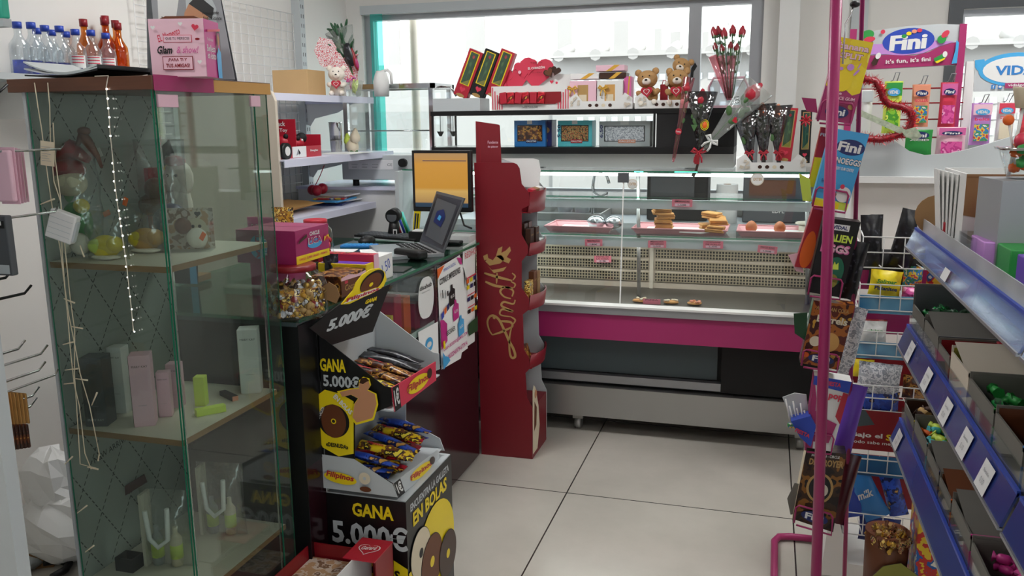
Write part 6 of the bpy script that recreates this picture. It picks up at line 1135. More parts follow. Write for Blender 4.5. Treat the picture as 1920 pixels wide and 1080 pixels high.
# ---------- magenta-framed pick rack with header ----------
FY = 3.62; t = thing('sweets_rack', 'magenta framed sweets rack with blue oval logo header and wire back on the white unit', 'rack', (0, 0, 0)); hq = lambda x, y, Y=FY: P(x, y, Y=Y)
a, b = hq(1600, 60), hq(1806, 48); zb_ = zl
B('magenta').box(a.x - .012, FY - .01, zb_, a.x + .012, FY + .01, hq(1600, 55).z).box(b.x - .012, FY - .01, zb_, b.x + .012, FY + .01, hq(1806, 45).z).done('frame', t)
o_ = [hq(1612, 132), hq(1796, 122), hq(1800, 46), hq(1760, 45), hq(1700, 49), hq(1655, 55), hq(1612, 63)]; outline(B('lgrey'), o_, (0, -1, 0), .006).done('header_panel', t)
k = Ink((0, FY - .001, 0))
def hx_(x, y): p = hq(x, y); return (p.x, p.z)
k.poly([hx_(*p) for p in ((1613, 131), (1795, 121), (1797, 78), (1780, 82), (1760, 88), (1740, 98), (1715, 104), (1690, 104), (1665, 103), (1640, 104), (1613, 104))], 'magenta'); k.poly([hx_(*p) for p in ((1613, 103), (1660, 102), (1690, 104), (1730, 100), (1760, 87), (1790, 78), (1740, 76), (1700, 82), (1660, 82), (1613, 84))], 'lavender')
c = hx_(1703, 77); k.disc(*c, .09, 'blue', .047, rot=.05)
k.text('Fini', c[0], c[1] - .004, .125, .055, 'white', .1, .1, rot=.05)
for x, y, m_ in ((1695, 68, 'green'), (1704, 63, 'yellow'), (1714, 59, 'salmon'), (1724, 57, 'pinkred')): k.disc(*hx_(x, y), .009, m_, .007)
k.text("it's fun, it's fini", *hx_(1702, 114), .155, .018, 'white', .02, rot=.04)
k.disc(*hx_(1626, 66), .024, 'green', .018, rot=.3); k.disc(*hx_(1630, 74), .02, 'pinkred', .01, rot=.1); k.disc(*hx_(1765, 74), .015, 'green'); k.disc(*hx_(1772, 64), .016, 'pinkred', .01, rot=.8); k.disc(*hx_(1655, 60), .008, 'pinkred'); k.poly([hx_(*p) for p in ((1750, 110), (1768, 100), (1772, 108), (1752, 116))], 'green'); k.poly([hx_(*p) for p in ((1752, 116), (1772, 108), (1770, 112), (1756, 119))], 'yellow'); k.disc(*hx_(1771, 102), .008, 'white', .011); k.poly([hx_(*p) for p in ((1633, 118), (1640, 107), (1648, 110), (1643, 122), (1636, 124))], 'choc'); k.disc(*hx_(1646, 105), .009, 'white', .012, rot=-.4); k.poly([hx_(*p) for p in ((1783, 120), (1793, 119), (1797, 80), (1792, 76), (1790, 95))], 'sky'); k.done('header_print', t)
k = B('dred')
for y in (168, 195, 225, 258): p0, p1 = hq(1605, y), hq(1806, y - 3); k.cyl((p0.x, FY, p0.z), (p1.x, FY, p0.z), .003, n=6)
k.done('wire_back', t)
def sbag(px0, px1, py0, py1, Yv, mt, top, brand, lab, hook=1, brandc='blue', sub=None, fill=None):
    a, b = P(px0, py1, Y=Yv), P(px1, py0, Y=Yv); w_, h = b.x - a.x, b.z - a.z; t = thing('sweet_bag', lab, 'sweet bag', ((a.x + b.x) / 2, Yv, a.z), group='hanging sweet bags')
    B(mt).pouch(w_, h, .03, .1, c=(0, 0, h / 2), wav=.03).done('film', t)
    k = Ink((-w_ / 2, -.019, 0)); k.rect(w_ * .06, h * .72, w_ * .94, h * .97, top); k.disc(w_ / 2, h * .79, w_ * .34, brandc, h * .075 if h > .1 else h * .14); k.text(brand, w_ / 2, h * .79, w_ * .5, h * .07 if h > .1 else h * .15, 'white', .06, .15)
    if sub: k.text(sub, w_ / 2, h * .62, w_ * .7, h * .07, 'pinkred' if mt != 'green' else 'white', .03)
    if fill: k.rect(w_ * .15, h * .1, w_ * .85, h * .5, fill)
    k.done('print', t)
    if hook: k = B('grey'); k.tube([(-.01, .02, h), (-.006, -.02, h * 1.02), (.0, -.03, h + .03), (.014, -.03, h + .03), (.012, .02, h)], .0018, 5); k.done('hanger', t)
sbag(1652, 1694, 152, 250, 3.56, 'lime', 'green', 'VIDAL', 'green and white sweet bag partly behind the tinsel heart', brandc='sky', fill='p_grn')
sbag(1705, 1746, 158, 238, 3.56, 'salmon', 'salmon', 'Fini', 'orange bag of gummy strips on the middle hook', brandc='navy', sub='ROLLER', fill='p_mix')
sbag(1757, 1797, 154, 240, 3.56, 'pinkred', 'pink', 'Fini', 'deep pink bag of gummy strips beside the frame post', brandc='navy', sub='STRAW', fill='p_pink')
sbag(1694, 1750, 243, 293, 3.5, 'green', 'green', 'Fini', 'green bag of sour sweets behind the wavy edge', 0, 'navy', 'ACID', None)
sbag(1752, 1813, 238, 292, 3.5, 'palepink', 'pink', 'Fini', 'light pink sweet bag behind the wavy edge', 0, 'navy', None, 'p_pink')
sbag(1815, 1862, 193, 272, 3.56, 'lavender', 'palepink', 'VIDAL', 'pale purple bag of belts on the second rack', 1, 'sky', 'belts', 'p_mix')
sbag(1863, 1905, 191, 268, 3.56, 'white', 'pinkred', 'VIDAL', 'red-topped white bag of sticks on the second rack', 1, 'sky', 'STIXXX', 'cream')
sbag(1906, 1935, 192, 262, 3.57, 'pinkred', 'pink', 'VIDAL', 'red bag cut by the picture edge on the second rack', 1, 'sky', None, 'p_red')
sbag(1480 + 130, 1638, 168, 250, 3.6, 'white', 'lgrey', '', 'plain white card carton hanging behind the spinner packs', 0, 'lgrey')
t = thing('second_sweets_rack', 'white sweets rack with blue outlined logo header beside the magenta one', 'rack', (0, 0, 0)); p = hq(1821, 115); B('white').box(p.x - .015, FY, zl, p.x + .015, FY + .02, p.z).done('post', t)
p2 = hq(1995, 115); B('white').box(p2.x - .015, FY, zl, p2.x + .015, FY + .02, p.z).done('post', t)
outline(B('lgrey'), [hq(1826, 172), hq(1990, 168), hq(1990, 104), hq(1826, 112)], (0, -1, 0), .006).done('header_panel', t)
k = Ink((0, FY - .001, 0)); k.poly([hx_(*p) for p in ((1828, 113), (1846, 111), (1847, 125), (1840, 133), (1832, 132), (1828, 126))], 'sky'); c = hx_(1905, 130); k.disc(*c, .125, 'sky', .06); k.disc(c[0] + .003, c[1] - .002, .113, 'white', .048); k.text('VIDAL', c[0] + .012, c[1] - .003, .16, .034, 'boxblue', .05); c = hx_(1865, 163); k.rect(c[0] - .012, c[1] - .007, c[0] + .002, c[1] + .008, 'boxblue'); k.text('f', c[0] - .005, c[1], .005, .012, 'white'); k.rect(c[0] + .01, c[1] - .007, c[0] + .024, c[1] + .008, 'boxblue'); k.disc(c[0] + .017, c[1], .005, 'white', .004); c = hx_(1912, 160); k.rect(c[0] - .05, c[1] - .01, c[0] + .08, c[1] + .009, 'magenta'); k.text('vidalgolosinas', c[0] + .015, c[1], .11, .012, 'white', .02); k.done('header_print', t)
for i, y in enumerate((195, 225)): p = hq(1826, y); B('lgrey').cyl((p.x, FY + .01, p.z), (p2.x, FY + .01, p.z), .002, n=6).done('wire', t)
# tinsel heart
ring = [(1585, 168), (1600, 152), (1622, 148), (1642, 152), (1652, 168), (1656, 185), (1668, 196), (1690, 200), (1706, 208), (1711, 222), (1706, 238), (1692, 250), (1672, 257), (1650, 262), (1628, 260), (1608, 258), (1590, 256)]
rp = [P(x, y, Y=3.36) for x, y in ring]; t = thing('tinsel_heart', 'red tinsel garland heart hanging at an angle in front of the sweets rack', 'garland', (0, 0, 0)); k = B('dred').tube(rp, .012, 6); k.m('tinsel')
for i in range(1500):
    j = random.randrange(len(rp) - 1); p = rp[j].lerp(rp[j + 1], random.random()); d = V((random.gauss(0, 1), random.gauss(0, 1), random.gauss(0, 1))).normalized() * random.uniform(.018, .034); e = d.orthogonal().normalized() * .0028; k.face(k.vs([p - e, p + e, p + d]))
k.done('tinsel', t); q = [P(x, y, Y=3.35) for x, y in ((1600, 200), (1650, 222), (1728, 256), (1716, 264), (1650, 234), (1600, 212))]; outline(B('glitter'), q, (0, -1, 0), .004).done('glitter_band', t); q = [P(x, y, Y=3.34) for x, y in ((1690, 246), (1716, 238), (1730, 256), (1700, 258))]; outline(B('glitter'), q, (0, -1, 0), .004).done('glitter_tail', t)

# ---------- magenta pole rack with gum boxes ----------
SY = 2.2; sr = thing('magenta_pole_rack', 'magenta tubular rack with tall pole and bent floor loop holding gum boxes', 'rack', (0, 0, 0))
ptop, pbot = P(1568, 0, Y=SY), P(1530, 1080, Y=SY); d = (ptop - pbot) / (ptop.z - pbot.z); top_ = pbot + d * (2.05 - pbot.z); base_ = pbot + d * (.03 - pbot.z)
B('magenta').tube([base_, top_], .0135, 16).done('pole', sr)
l1, l2 = P(1452, 1003, Z=.015), P(1600, 1018, Z=.015)
lp_ = [(l2.x + .02, l2.y, .016), (l1.x + .05, l1.y, .016), (l1.x + .015, l1.y - .012, .016), (l1.x, l1.y - .05, .016), (l1.x - .005, 2.26, .016), (l1.x + .01, 2.215, .016), (l1.x + .045, 2.2, .016), (base_.x, SY, .016), (l2.x + .02, 2.2, .016)]
B('magenta').tube(lp_, .0125, 12).done('floor_loop', sr)
B('magenta').tube([(base_.x + .1, 2.5, .016), (base_.x + .03, 2.5, 2.05), tuple(top_)], .006, 8).done('rear_rod', sr)
B('chrome').tube([P(1600, 8, Y=2.25), P(1597, 25, Y=2.25), P(1585, 45, Y=2.25), P(1580, 120, Y=2.25)], .002, 6).done('hang_wire', sr); k = B('ink').ball(P(1603, 8, Y=2.25), (.012, .012, .008), 8, 6).done('clip', sr)
BYY = 2.38
def gum(name, lab, cs, mt, smt, pr, th=.06, Yv=BYY, pocket=1, logo=1, flap=None, flapm='white'):
    q = [P(x, y, Y=Yv) for x, y in cs]; t = thing(name, lab, 'gum box', q[0], group='gum boxes on the magenta rack'); l = [p - q[0] for p in q]
    outline(B(mt), l, (0, -1, 0), th).done('body', t)
    outline(B(smt), [l[3] + V((-.0008, .001, 0)), l[0] + V((-.0008, .001, 0)), l[0] + V((-.0008, th - .001, 0)), l[3] + V((-.0008, th - .001, 0))], (-1, 0, 0), .0004).done('side_print', t)
    s = Skin([l[0] + V((0, -.0005, 0)), l[1] + V((0, -.0005, 0)), l[2] + V((0, -.0005, 0)), l[3] + V((0, -.0005, 0))], (0, -1, 0)); pr(s)
    if logo: s.disc(.5, .12, .33, 'navy', .075); s.text('Fini', .5, .12, .45, .085, 'white', .1, .02)
    s.done('front_print', t)
    if flap: outline(B(flapm), [P(x, y, Y=Yv + .01) - q[0] for x, y in flap], (0, -1, 0), .003).done('open_flap', t)
    if pocket:
        f = lambda u, v: ((l[0] * (1 - u) + l[1] * u) * (1 - v) + (l[3] * (1 - u) + l[2] * u) * v) + V((0, -.012, 0)); B('magenta').tube([f(.04, -.02), f(.02, .2), f(.08, .24), f(.85, .24), f(.92, .2), f(.96, -.02), f(.1, -.04)], .0028, 6, False).done('wire_pocket', t)
    return t
# corners bl, br, tr, tl
gum('banana_gum_box', 'tall yellow and purple banana gum box highest on the pole rack', [(1531, 224), (1597, 232), (1638, 80), (1573, 69)], 'purple', 'magenta', lambda s: (s.rect(0, 0, 1, 1, 'magenta'), s.poly([(0, .42), (.25, .38), (.5, .42), (.8, .34), (1, .38), (1, 1), (0, 1)], 'p_ban'), s.text('banana', .5, .91, .88, .09, 'brown', .08), s.text('banana', .5, .91, .86, .08, 'palepink', .03), s.text('SPLIT', .5, .8, .65, .08, 'brown', .08), s.text('SPLIT', .5, .8, .63, .07, 'palepink', .03), s.disc(.45, .5, .25, 'yellow', .13), s.disc(.55, .67, .1, 'lavender', .04), s.disc(.75, .62, .08, 'lavender', .02, rot=.5), s.disc(.3, .64, .06, 'lavender', .02), s.disc(.78, .7, .05, 'lavender', .015, rot=.8), s.text('Chicle', .3, .35, .4, .04, 'palepink', .03), s.text('SLICE GUM', .6, .29, .6, .04, 'palepink', .03), s.disc(.85, .2, .09, 'goldink', .035)), flap=[(1503, 183), (1530, 185), (1533, 212), (1512, 208)], flapm='magenta')
gum('dinosaur_gum_box', 'light blue gum box with egg picture below the banana one', [(1521, 383), (1587, 396), (1630, 252), (1560, 240)], 'sky', 'sky', lambda s: (s.rect(0, 0, 1, 1, 'sky'), s.rect(0, 0, 1, .1, 'lime'), s.rect(.0, 0, .75, .08, 'yellow'), s.disc(.62, .8, .38, 'navy', .1), s.text('Fini', .6, .8, .6, .12, 'white', .1, .05), s.text('DINOEGGS', .58, .62, .85, .09, 'ink', .1), s.text('DINOEGGS', .58, .62, .83, .08, 'white', .05), s.text('FIERY GUM CENTRE', .62, .52, .5, .04, 'white', .02), s.disc(.25, .45, .1, 'goldink', .04), s.disc(.78, .2, .2, 'white', .1), s.disc(.45, .18, .15, 'brown', .05), s.disc(.7, .3, .06, 'pinkred', .03), s.text('Firma Dinosaurio', .3, .33, .4, .05, 'navy', .02)), logo=0, flap=[(1498, 325), (1519, 336), (1522, 378), (1505, 376)], flapm='lime')
gum('flame_gum_box', 'red and yellow gum box just behind the blue one', [(1515, 350), (1540, 352), (1566, 242), (1540, 238)], 'yellow', 'red', lambda s: (s.rect(0, .5, 1, 1, 'red'), s.rect(0, 0, 1, .5, 'yellow'), s.text('FINI', .4, .88, .7, .05, 'white')), Yv=2.46, pocket=0, logo=0, th=.04)
gum('alien_gum_box', 'black gum box with green glowing egg picture', [(1513, 547), (1577, 558), (1614, 417), (1545, 408)], 'black', 'ink', lambda s: (s.rect(0, 0, 1, 1, 'blackm'), s.rect(.25, .86, .75, .94, 'white'), s.text('VIDAL', .5, .9, .42, .05, 'navy', .04), s.text('ALIEN', .58, .76, .62, .1, 'lime', .07), s.text('EGGS', .5, .62, .8, .12, 'pink', .1), s.text('EGGS', .5, .62, .74, .09, 'palepink', .04), s.disc(.62, .32, .26, 'bottlegreen', .2), s.disc(.62, .2, .16, 'olive', .09), s.poly([(.52, .35), (.72, .36), (.68, .45), (.62, .42), (.57, .46)], 'lime')), logo=0)
gum('orange_gum_box', 'tall red-orange carton behind the alien gum box', [(1490, 500), (1530, 505), (1552, 388), (1526, 386)], 'red', 'red', lambda s: (s.rect(0, 0, 1, 1, 'red'), s.disc(.4, .3, .35, 'orange', .3)), Yv=2.47, pocket=0, logo=0, th=.05, flap=[(1478, 478), (1500, 474), (1507, 512), (1492, 508)], flapm='palepink')
gum('barrel_gum_box', 'brown dark barrels gum box midway down the pole', [(1500, 680), (1572, 694), (1603, 574), (1526, 563)], 'p_barrel', 'bottlegreen', lambda s: (s.text('AMERICAN COLA', .5, .9, .8, .06, 'goldink', .03), s.text('Barrels', .55, .74, .75, .11, 'cream', .05), s.disc(.6, .4, .25, 'kraft', .15), s.disc(.25, .38, .14, 'cream', .08), s.disc(.1, .15, .08, 'orange', .04)), flap=[(1488, 588), (1514, 586), (1512, 640), (1490, 625)], flapm='dgreen')
gum('lollipop_box', 'white, red and blue lollipop box with open front on the pole rack', [(1508, 838), (1560, 847), (1597, 716), (1527, 704)], 'white', 'magenta', lambda s: (s.poly([(0, 0), (.3, 0), (.15, .7), (0, 1)], 'magenta'), s.poly([(0, .88), (1, .84), (1, 1), (0, 1)], 'blue'), s.text('FIESTA', .55, .93, .4, .06, 'pinkred', .05), s.text('pop', .68, .75, .4, .09, 'pinkred', .08), s.poly([(.85, .84), (1, .83), (1, .4), (.8, .5)], 'red'), s.poly([(.1, .1), (.8, .12), (.9, .4), (.5, .45), (.4, .6), (.1, .5)], 'magenta'), s.poly([(.2, .2), (.4, .22), (.3, .5)], 'white')), logo=0)
t = thing('lollipop_tray', 'open cardboard tray of white-stick lollipops at the box side', 'lollipop tray', P(1508, 838, Y=2.37)); q = [P(x, y, Y=2.36) - t.location for x, y in ((1483, 790), (1500, 820), (1520, 838), (1530, 800), (1520, 780))]; outline(B('blue'), q, (0, -1, 0), .05).done('blue_front', t); q = [P(x, y, Y=2.42) - t.location for x, y in ((1467, 745), (1485, 790), (1518, 790), (1512, 740), (1490, 737))]; outline(B('lgrey'), q, (0, -1, 0), .004).done('card_back', t); k = Ink(P(1505, 812, Y=2.355) - t.location, (1, 0, -.1)); k.text('FIESTA', 0, 0, .04, .012, 'pinkred', .05, rot=-.3); k.done('lettering', t)
for i in range(6):
    a = P(1482 + i * 6, 792, Y=2.39); b = P(1473 + i * 7, 748 + (i * 13) % 22, Y=2.4); tt = thing('lollipop', ORD[i] + ' lollipop stick poking from the open tray, counted from its outer corner', 'lollipop', a, group='lollipops in the open tray'); B('white').cyl((0, 0, 0), b - a, .0022, n=6).done('stick', tt); B('p_mix').ball((0, 0, -.008), .009, 8, 6).done('sweet', tt)
gum('planet_gum_box', 'dark brown gum box with gold ring picture lowest on the pole rack', [(1486, 973), (1562, 998), (1587, 851), (1512, 845)], 'p_dest', 'cream', lambda s: (s.text('DESTROYER', .55, .86, .85, .09, 'goldink', .06), s.text('MORE FUN - CIRCLE', .5, .95, .7, .035, 'white', .02), s.disc(.5, .52, .33, 'goldink', .2), s.disc(.5, .52, .27, 'ink', .17), s.disc(.58, .5, .13, 'tan', .08)), flap=[(1476, 935), (1482, 965), (1502, 962), (1508, 910), (1490, 906)], flapm='cardgrey')
for i, (x0_, x1_, y0_, y1_, mt, lab) in enumerate(((1578, 1612, 452, 560, 'p_dark', 'dark glossy pack edge beside the alien gum box'), (1574, 1606, 575, 700, 'p_silver', 'silver and brown pack behind the barrels gum box'), (1566, 1604, 720, 850, 'purple', 'purple pack edge behind the lollipop box'), (1560, 1592, 850, 980, 'maroon', 'dark red pack edge behind the lowest gum box'))):
    c0, c1 = P(x0_ - 6, y1_, Y=2.5), P(x1_, y0_, Y=2.5); t = thing('side_pack', lab, 'pack', ((c0.x + c1.x) / 2, 2.5, c0.z), (0, .16, 0), 'packs on the far side of the pole rack'); B(mt).pouch(c1.x - c0.x, c1.z - c0.z, .03, c=(0, 0, (c1.z - c0.z) / 2)).done('film', t)

# ---------- white wire basket rack ----------
RY = 2.75; wr = thing('wire_basket_rack', 'white wire basket rack with red and blue printed back posters', 'rack', (0, 0, 0)); RX0, RX1 = .285, .75
k = B('white').box(RX0 - .01, RY + .18, .03, RX0 + .01, RY + .2, 1.05).box(RX1 - .01, RY + .18, .03, RX1 + .01, RY + .2, 1.05); k.done('uprights', wr)
B('white').prism([(-.06, 0), (.5, 0), (.5, .05), (.02, .05), (-.02, .22), (-.045, .22)], (RX0 - .0, RY - .02, .034), t=.3).done('foot', wr); B('white').box(RX0 - .045, RY + .02, .034, RX0 - .025, RY + .05, .36).done('leg', wr)
tiers = [(1.144, 1.051), (.999, .92), (.853, .777), (.681, .6), (.484, .393), (.253, .179)]
for i, (z1, z0) in enumerate(tiers):
    k = B('white'); nx = 8
    for j in range(nx + 1): x = RX0 + (RX1 - RX0) * j / nx; k.cyl((x, RY, z0), (x, RY, z1), .0018, n=5); k.cyl((x, RY, z0), (x, RY + .18, z0 - .01), .0018, n=5)
    for z in (z0, (z0 + z1) / 2, z1): k.cyl((RX0, RY, z), (RX1, RY, z), .0022, n=5); k.cyl((RX0, RY, z), (RX0, RY + .18, z + .02), .0022, n=5)
    k.done('wire_basket', wr)
    if i:
        zt_ = tiers[i - 1][1] - .01; zb_ = tiers[i][0] - .05; Ym = RY + .185
        B('magenta' if i < 3 else 'dred').box(RX0 - .005, Ym, zb_, RX1, Ym + .003, zt_).done('poster', wr)
    if i in (1, 2, 4): B('p_sea').box(RX0, RY + .006, z0 - .012, RX1, RY + .008, z1 - .035 if i else z0 + .02).done('blue_card', wr)
k = Ink((RX0, RY - .004, 0)); z = P(1636, 818, Y=RY).z; k.rect(-.005, z - .045, .3, z + .085, 'dred'); k.poly([(-.005, z + .085), (.04, z + .085), (.07, z + .04), (.02, z + .03), (-.005, z + .05)], 'slate'); k.text('Bajo el', .05, z + .002, .09, .02, 'white', .03); k.text('Sol', .125, z + .002, .04, .02, 'yellow', .03); k.text('todo sabe mejor', .075, z - .02, .14, .014, 'white', .01); k.done('slogan_card', wr)
def rb(px0, px1, py0, py1, mt, lab, Yv=2.83, d=.05, rot=0, txt=None, roll=0, nm='snack_bag'):
    a, b = P(px0, py1, Y=Yv), P(px1, py0, Y=Yv); w_, h = b.x - a.x, b.z - a.z; t = thing(nm, lab, 'snack bag', ((a.x + b.x) / 2, Yv, a.z), (0, roll, rot), 'snack bags in the wire baskets'); B(mt).pouch(w_, h, d, c=(0, 0, h / 2), wav=.09).done('film', t)
    if txt: k = Ink((0, -d / 2 - .003, h * .5)); k.text(txt[0], 0, h * .12, w_ * .6, h * .16, txt[1], .03, .2); (k.text(txt[2], 0, -h * .15, w_ * .7, h * .15, txt[3], .04) if len(txt) > 2 else 0); k.done('print', t)
rb(1612, 1662, 403, 505, 'p_dark', 'black shiny snack bag in the top basket beside the pole', roll=-.05); rb(1660, 1716, 392, 500, 'p_dark', 'taller black and silver bag leaning in the top basket', roll=.2, Yv=2.85); rb(1700, 1742, 420, 485, 'yellow', 'yellow bag in the top basket beside the blue shelf', Yv=2.86)
rb(1626, 1690, 508, 553, 'p_ban', 'yellow snack bag with green lettering in the second basket', Yv=2.8, txt=('Solimar', 'green', 'Platanitos', 'navy'), roll=.08); rb(1690, 1732, 500, 548, 'p_mix', 'multicoloured small bag in the second basket', Yv=2.86); rb(1734, 1795, 505, 545, 'p_snack', 'red and yellow snack bag at the basket end', Yv=2.86)
rb(1688, 1728, 540, 562, 'p_pink', 'pink and teal foil bag lying in the second basket', Yv=2.8, roll=.1); rb(1716, 1800, 540, 575, 'purple', 'glossy purple foil bag lying in the second basket', Yv=2.78, roll=-.05)
rb(1612, 1664, 603, 640, 'p_web', 'white-green bag with red top in the third basket', Yv=2.8, txt=('chips', 'green')); rb(1612, 1664, 600, 615, 'dred', 'red topped bag standing in the third basket', Yv=2.84)
rb(1603, 1690, 683, 740, 'p_silver', 'clear wrapped brown and white bag in the fourth basket', Yv=2.79, roll=.05); rb(1604, 1688, 735, 775, 'p_blue', 'blue wrapped bag low in the fourth basket', Yv=2.79); rb(1690, 1740, 705, 745, 'p_choc', 'brown snack bag beside the blue ones in the fourth basket', Yv=2.81); rb(1598, 1640, 675, 705, 'yellow', 'yellow bag edge rising in the fourth basket', Yv=2.86)
rb(1590, 1640, 880, 965, 'blue', 'deep blue bag slumped at the near end of the fifth basket', Yv=2.78, roll=-.3); rb(1622, 1680, 885, 968, 'boxblue', 'blue and white bag tilted in the fifth basket', Yv=2.77, roll=-.5, txt=('milk', 'white')); rb(1668, 1712, 890, 965, 'p_blue', 'blue patterned bag next to the shelf in the fifth basket', Yv=2.79, roll=-.3); rb(1608, 1690, 975, 1010, 'navy', 'navy bag lying in the lowest basket', Yv=2.82)
# carton of gold sweets on a stand
c = P(1668, 1060, Y=2.35); t = thing('sweets_carton', 'olive cardboard tub heaped with gold-wrapped sweets beside the basket rack', 'carton', (c.x - .01, 2.36, 0)); t.scale = (.72, .72, 1); zt_ = P(1690, 1035, Y=2.3).z
B('p_snack').box(-.05, -.08, 0, .08, .08, zt_ - .1).m('cardgrey').prism([(-.07, zt_ - .16), (.09, zt_ - .16), (.1, zt_ - .06), (.04, zt_ - .03), (-.02, zt_ - .045), (-.075, zt_ - .1)], (0, -.09, 0), t=.003).m('olive').prism([(-.075, zt_ - .1), (-.02, zt_ - .045), (.04, zt_ - .03), (.1, zt_ - .06), (.1, zt_ - .1), (.0, zt_ - .08)], (0, -.091, 0), t=.002).m('brown').lathe([(.075, zt_ - .12), (.08, zt_ + .03)], n=20).done('tub', t)
k = MB()
for i in range(170): r_, a_ = .07 * math.sqrt(random.random()), random.uniform(0, 2 * PI); k.m(random.choice(['p_gold', 'gold', 'brown', 'p_candy', 'goldink'])); z_ = zt_ + .03 - r_ * .4 + random.uniform(0, .02); p0 = V((r_ * math.cos(a_), r_ * math.sin(a_) - .02, z_)); dd = V((random.gauss(0, 1), random.gauss(0, 1), random.gauss(0, .6))).normalized() * .03; k.pinch(p0 - dd / 2, p0 + dd / 2, .007, 5)
o = k.done('wrapped_sweets', None, t.location); o.scale = (.72, .72, 1); tag(o, 'gold foil sweets heaped in the olive tub', 'sweets', kind='stuff')

rb(1625, 1735, 470, 535, 'blackm', 'plain black bag low in the top basket behind the wires', Yv=2.9)
o = B('p_snack').box(-.03, -.06, 0, .03, .06, P(1740, 870, Y=2.3).z).done('snack_carton', None, (P(1745, 900, Y=2.36).x, 2.36, 0)); tag(o, 'tall red and yellow printed carton standing between the tub and the gondola', 'carton')
# ---------- sweets gondola with blue ticket strips ----------
GX = .34; gd = thing('sweets_gondola', 'grey gondola shelving with blue ticket strips full of sweet cartons', 'gondola', (0, 0, 0)); gy0, gy1 = .35, 2.2
B('lgrey').box(.98, gy0, 0, 1.0, gy1, 1.9).box(GX + .02, gy0, 0, .98, gy1, .1).box(.95, gy1 - .02, 0, .98, gy1, 1.9).done('back_frame', gd)
for i, (zt_, zb_, xb) in enumerate(((1.238, 1.194, .322), (1.003, .95, .322), (.765, .712, .322))):
    B('lgrey').box(GX + .003, gy0, zt_ - .028, .98, gy1, zt_ - .006).done('shelf_board', gd)
    for (ya, yb_) in ((gy0, 1.2), (1.215, gy1)):
        k = B('stripclear' if not i else 'stripblue'); dx = GX - xb
        k.prism([(xb - GX, zb_), (xb - GX + .004, zb_), (.003, zt_), (0, zt_)], (GX, ya, 0), t=yb_ - ya)
        k.m('blue').box(GX - .001, ya, zt_ - .006, GX + .004, yb_, zt_ + .003).m('alu').box(xb - .002, ya, zb_ - .003, xb + .004, yb_, zb_ + .002); k.done('ticket_strip', gd)
    B('clear' if i else 'frost').box(GX + .004, gy0, zt_, GX + .006, gy1, zt_ + .032).done('guard', gd)
    if i:
        for j, y in enumerate(([2.05, 1.83, 1.63, 1.47, 1.33] if i == 1 else [2.12, 1.0, .9])):
            n_ = V((zt_ - zb_, 0, -(GX - xb))).normalized(); k = Ink(V((xb, y + .03, zb_)) + V((-.0015, 0, .004)), (0, -1, 0), (GX - xb, 0, zt_ - zb_)); k.rect(0, .0, .055, .044, 'label'); k.text('Surtido', .027, .03, .03, .005, 'grey', 0); k.text('0,10', .027, .015, .02, .01, 'grey', 0); k.done('price_ticket', gd)
k = Ink((.3205, 1.75, 1.2), (0, -1, 0), (.3, 0, .75)); k.rect(0, .0, .05, .022, 'label'); k.done('price_ticket', gd)
k = B('clear').tube([(GX + .0, 2.02, 1.04), (GX - .01, 1.99, 1.0), (GX - .01, 1.97, .985)], .002, 5).ball((GX - .01, 1.965, .98), .008, 8, 6); k.done('clip', gd)
def bin_(lvl, y0_, y1_, lipm, inner, fill, lab, n=40, hgt=.07, cl='cardgrey', flat_=None, xw=.42):
    z = (1.238, 1.003, .765)[lvl] - .005; t = thing('sweets_carton', lab, 'carton', (GX + .008, y0_, z), group='open sweet cartons on the gondola'); L = y1_ - y0_ - .004
    k = B(cl).tray(0, 0, 0, xw, L, hgt, .003); bk = .05 if lab.startswith('dark grey') else .012; k.box(0, L - .003, hgt - .001, xw, L, hgt + bk); k.m(inner).box(.0035, L - .0045, .003, xw - .004, L - .0035, hgt + bk - .004); k.done('body', t)
    B(lipm).box(-.001, -.0015, .0, xw + .001, 0, hgt * .55).box(0, .0, hgt * .9, xw, .004, hgt + .002).done('lip', t)
    if flat_: B(flat_).quad((0.003, .004, hgt * .8), (xw - .003, .004, hgt * .8), (xw - .003, L - .005, hgt + .02), (.003, L - .005, hgt + .02)).done('flap', t)
    if fill:
        n = int(n * 1.7); k = MB()
        for i in range(n): k.m(random.choice(fill)); p0 = V((random.uniform(.02, xw * .75), random.uniform(.02, L - .02), random.uniform(.03, hgt * 1.0))); dd = V((random.gauss(0, 1), random.gauss(0, 1), random.gauss(0, .5))).normalized() * .045; k.pinch(p0 - dd * .37, p0 + dd * .37, .0085, 6)
        o = k.done('wrapped_sweets', None, t.location); tag(o, 'wrapped sweets inside the ' + lab, 'sweets', kind='stuff')
    return t
bin_(1, 2.03, 2.195, 'dgrey', 'dgrey', ['p_green', 'dgreen'], 'dark grey carton with green foil sweets at the far end', 60, .06)
bin_(1, 1.86, 2.025, 'dgrey', 'cardgrey', None, 'plain grey-brown closed carton next to the green sweets', flat_='cardgrey', hgt=.06)
bin_(1, 1.74, 1.855, 'dred', 'dred', ['yellow', 'red', 'choc'], 'dark red carton with a yellow packet inside', 10, .05)
bin_(1, 1.58, 1.735, 'tan', 'olive', None, 'cream and yellow-green carton on the middle shelf', flat_='tan', hgt=.065, cl='tan')
bin_(1, 1.4, 1.575, 'green', 'cardgrey', ['green', 'p_green'], 'grey carton with bright green foil and green lip', 40, .06)
bin_(1, 1.24, 1.395, 'boxblue', 'brown', ['brown', 'dred'], 'carton with blue lip near the shelf joint', 20, .06)
bin_(1, 1.05, 1.235, 'brown', 'choc', ['choc'], 'dark brown carton past the shelf joint', 20, .06)
bin_(2, 2.05, 2.195, 'yellow', 'choc', ['choc', 'goldink'], 'brown carton with yellow corner on the lower shelf', 20, .05)
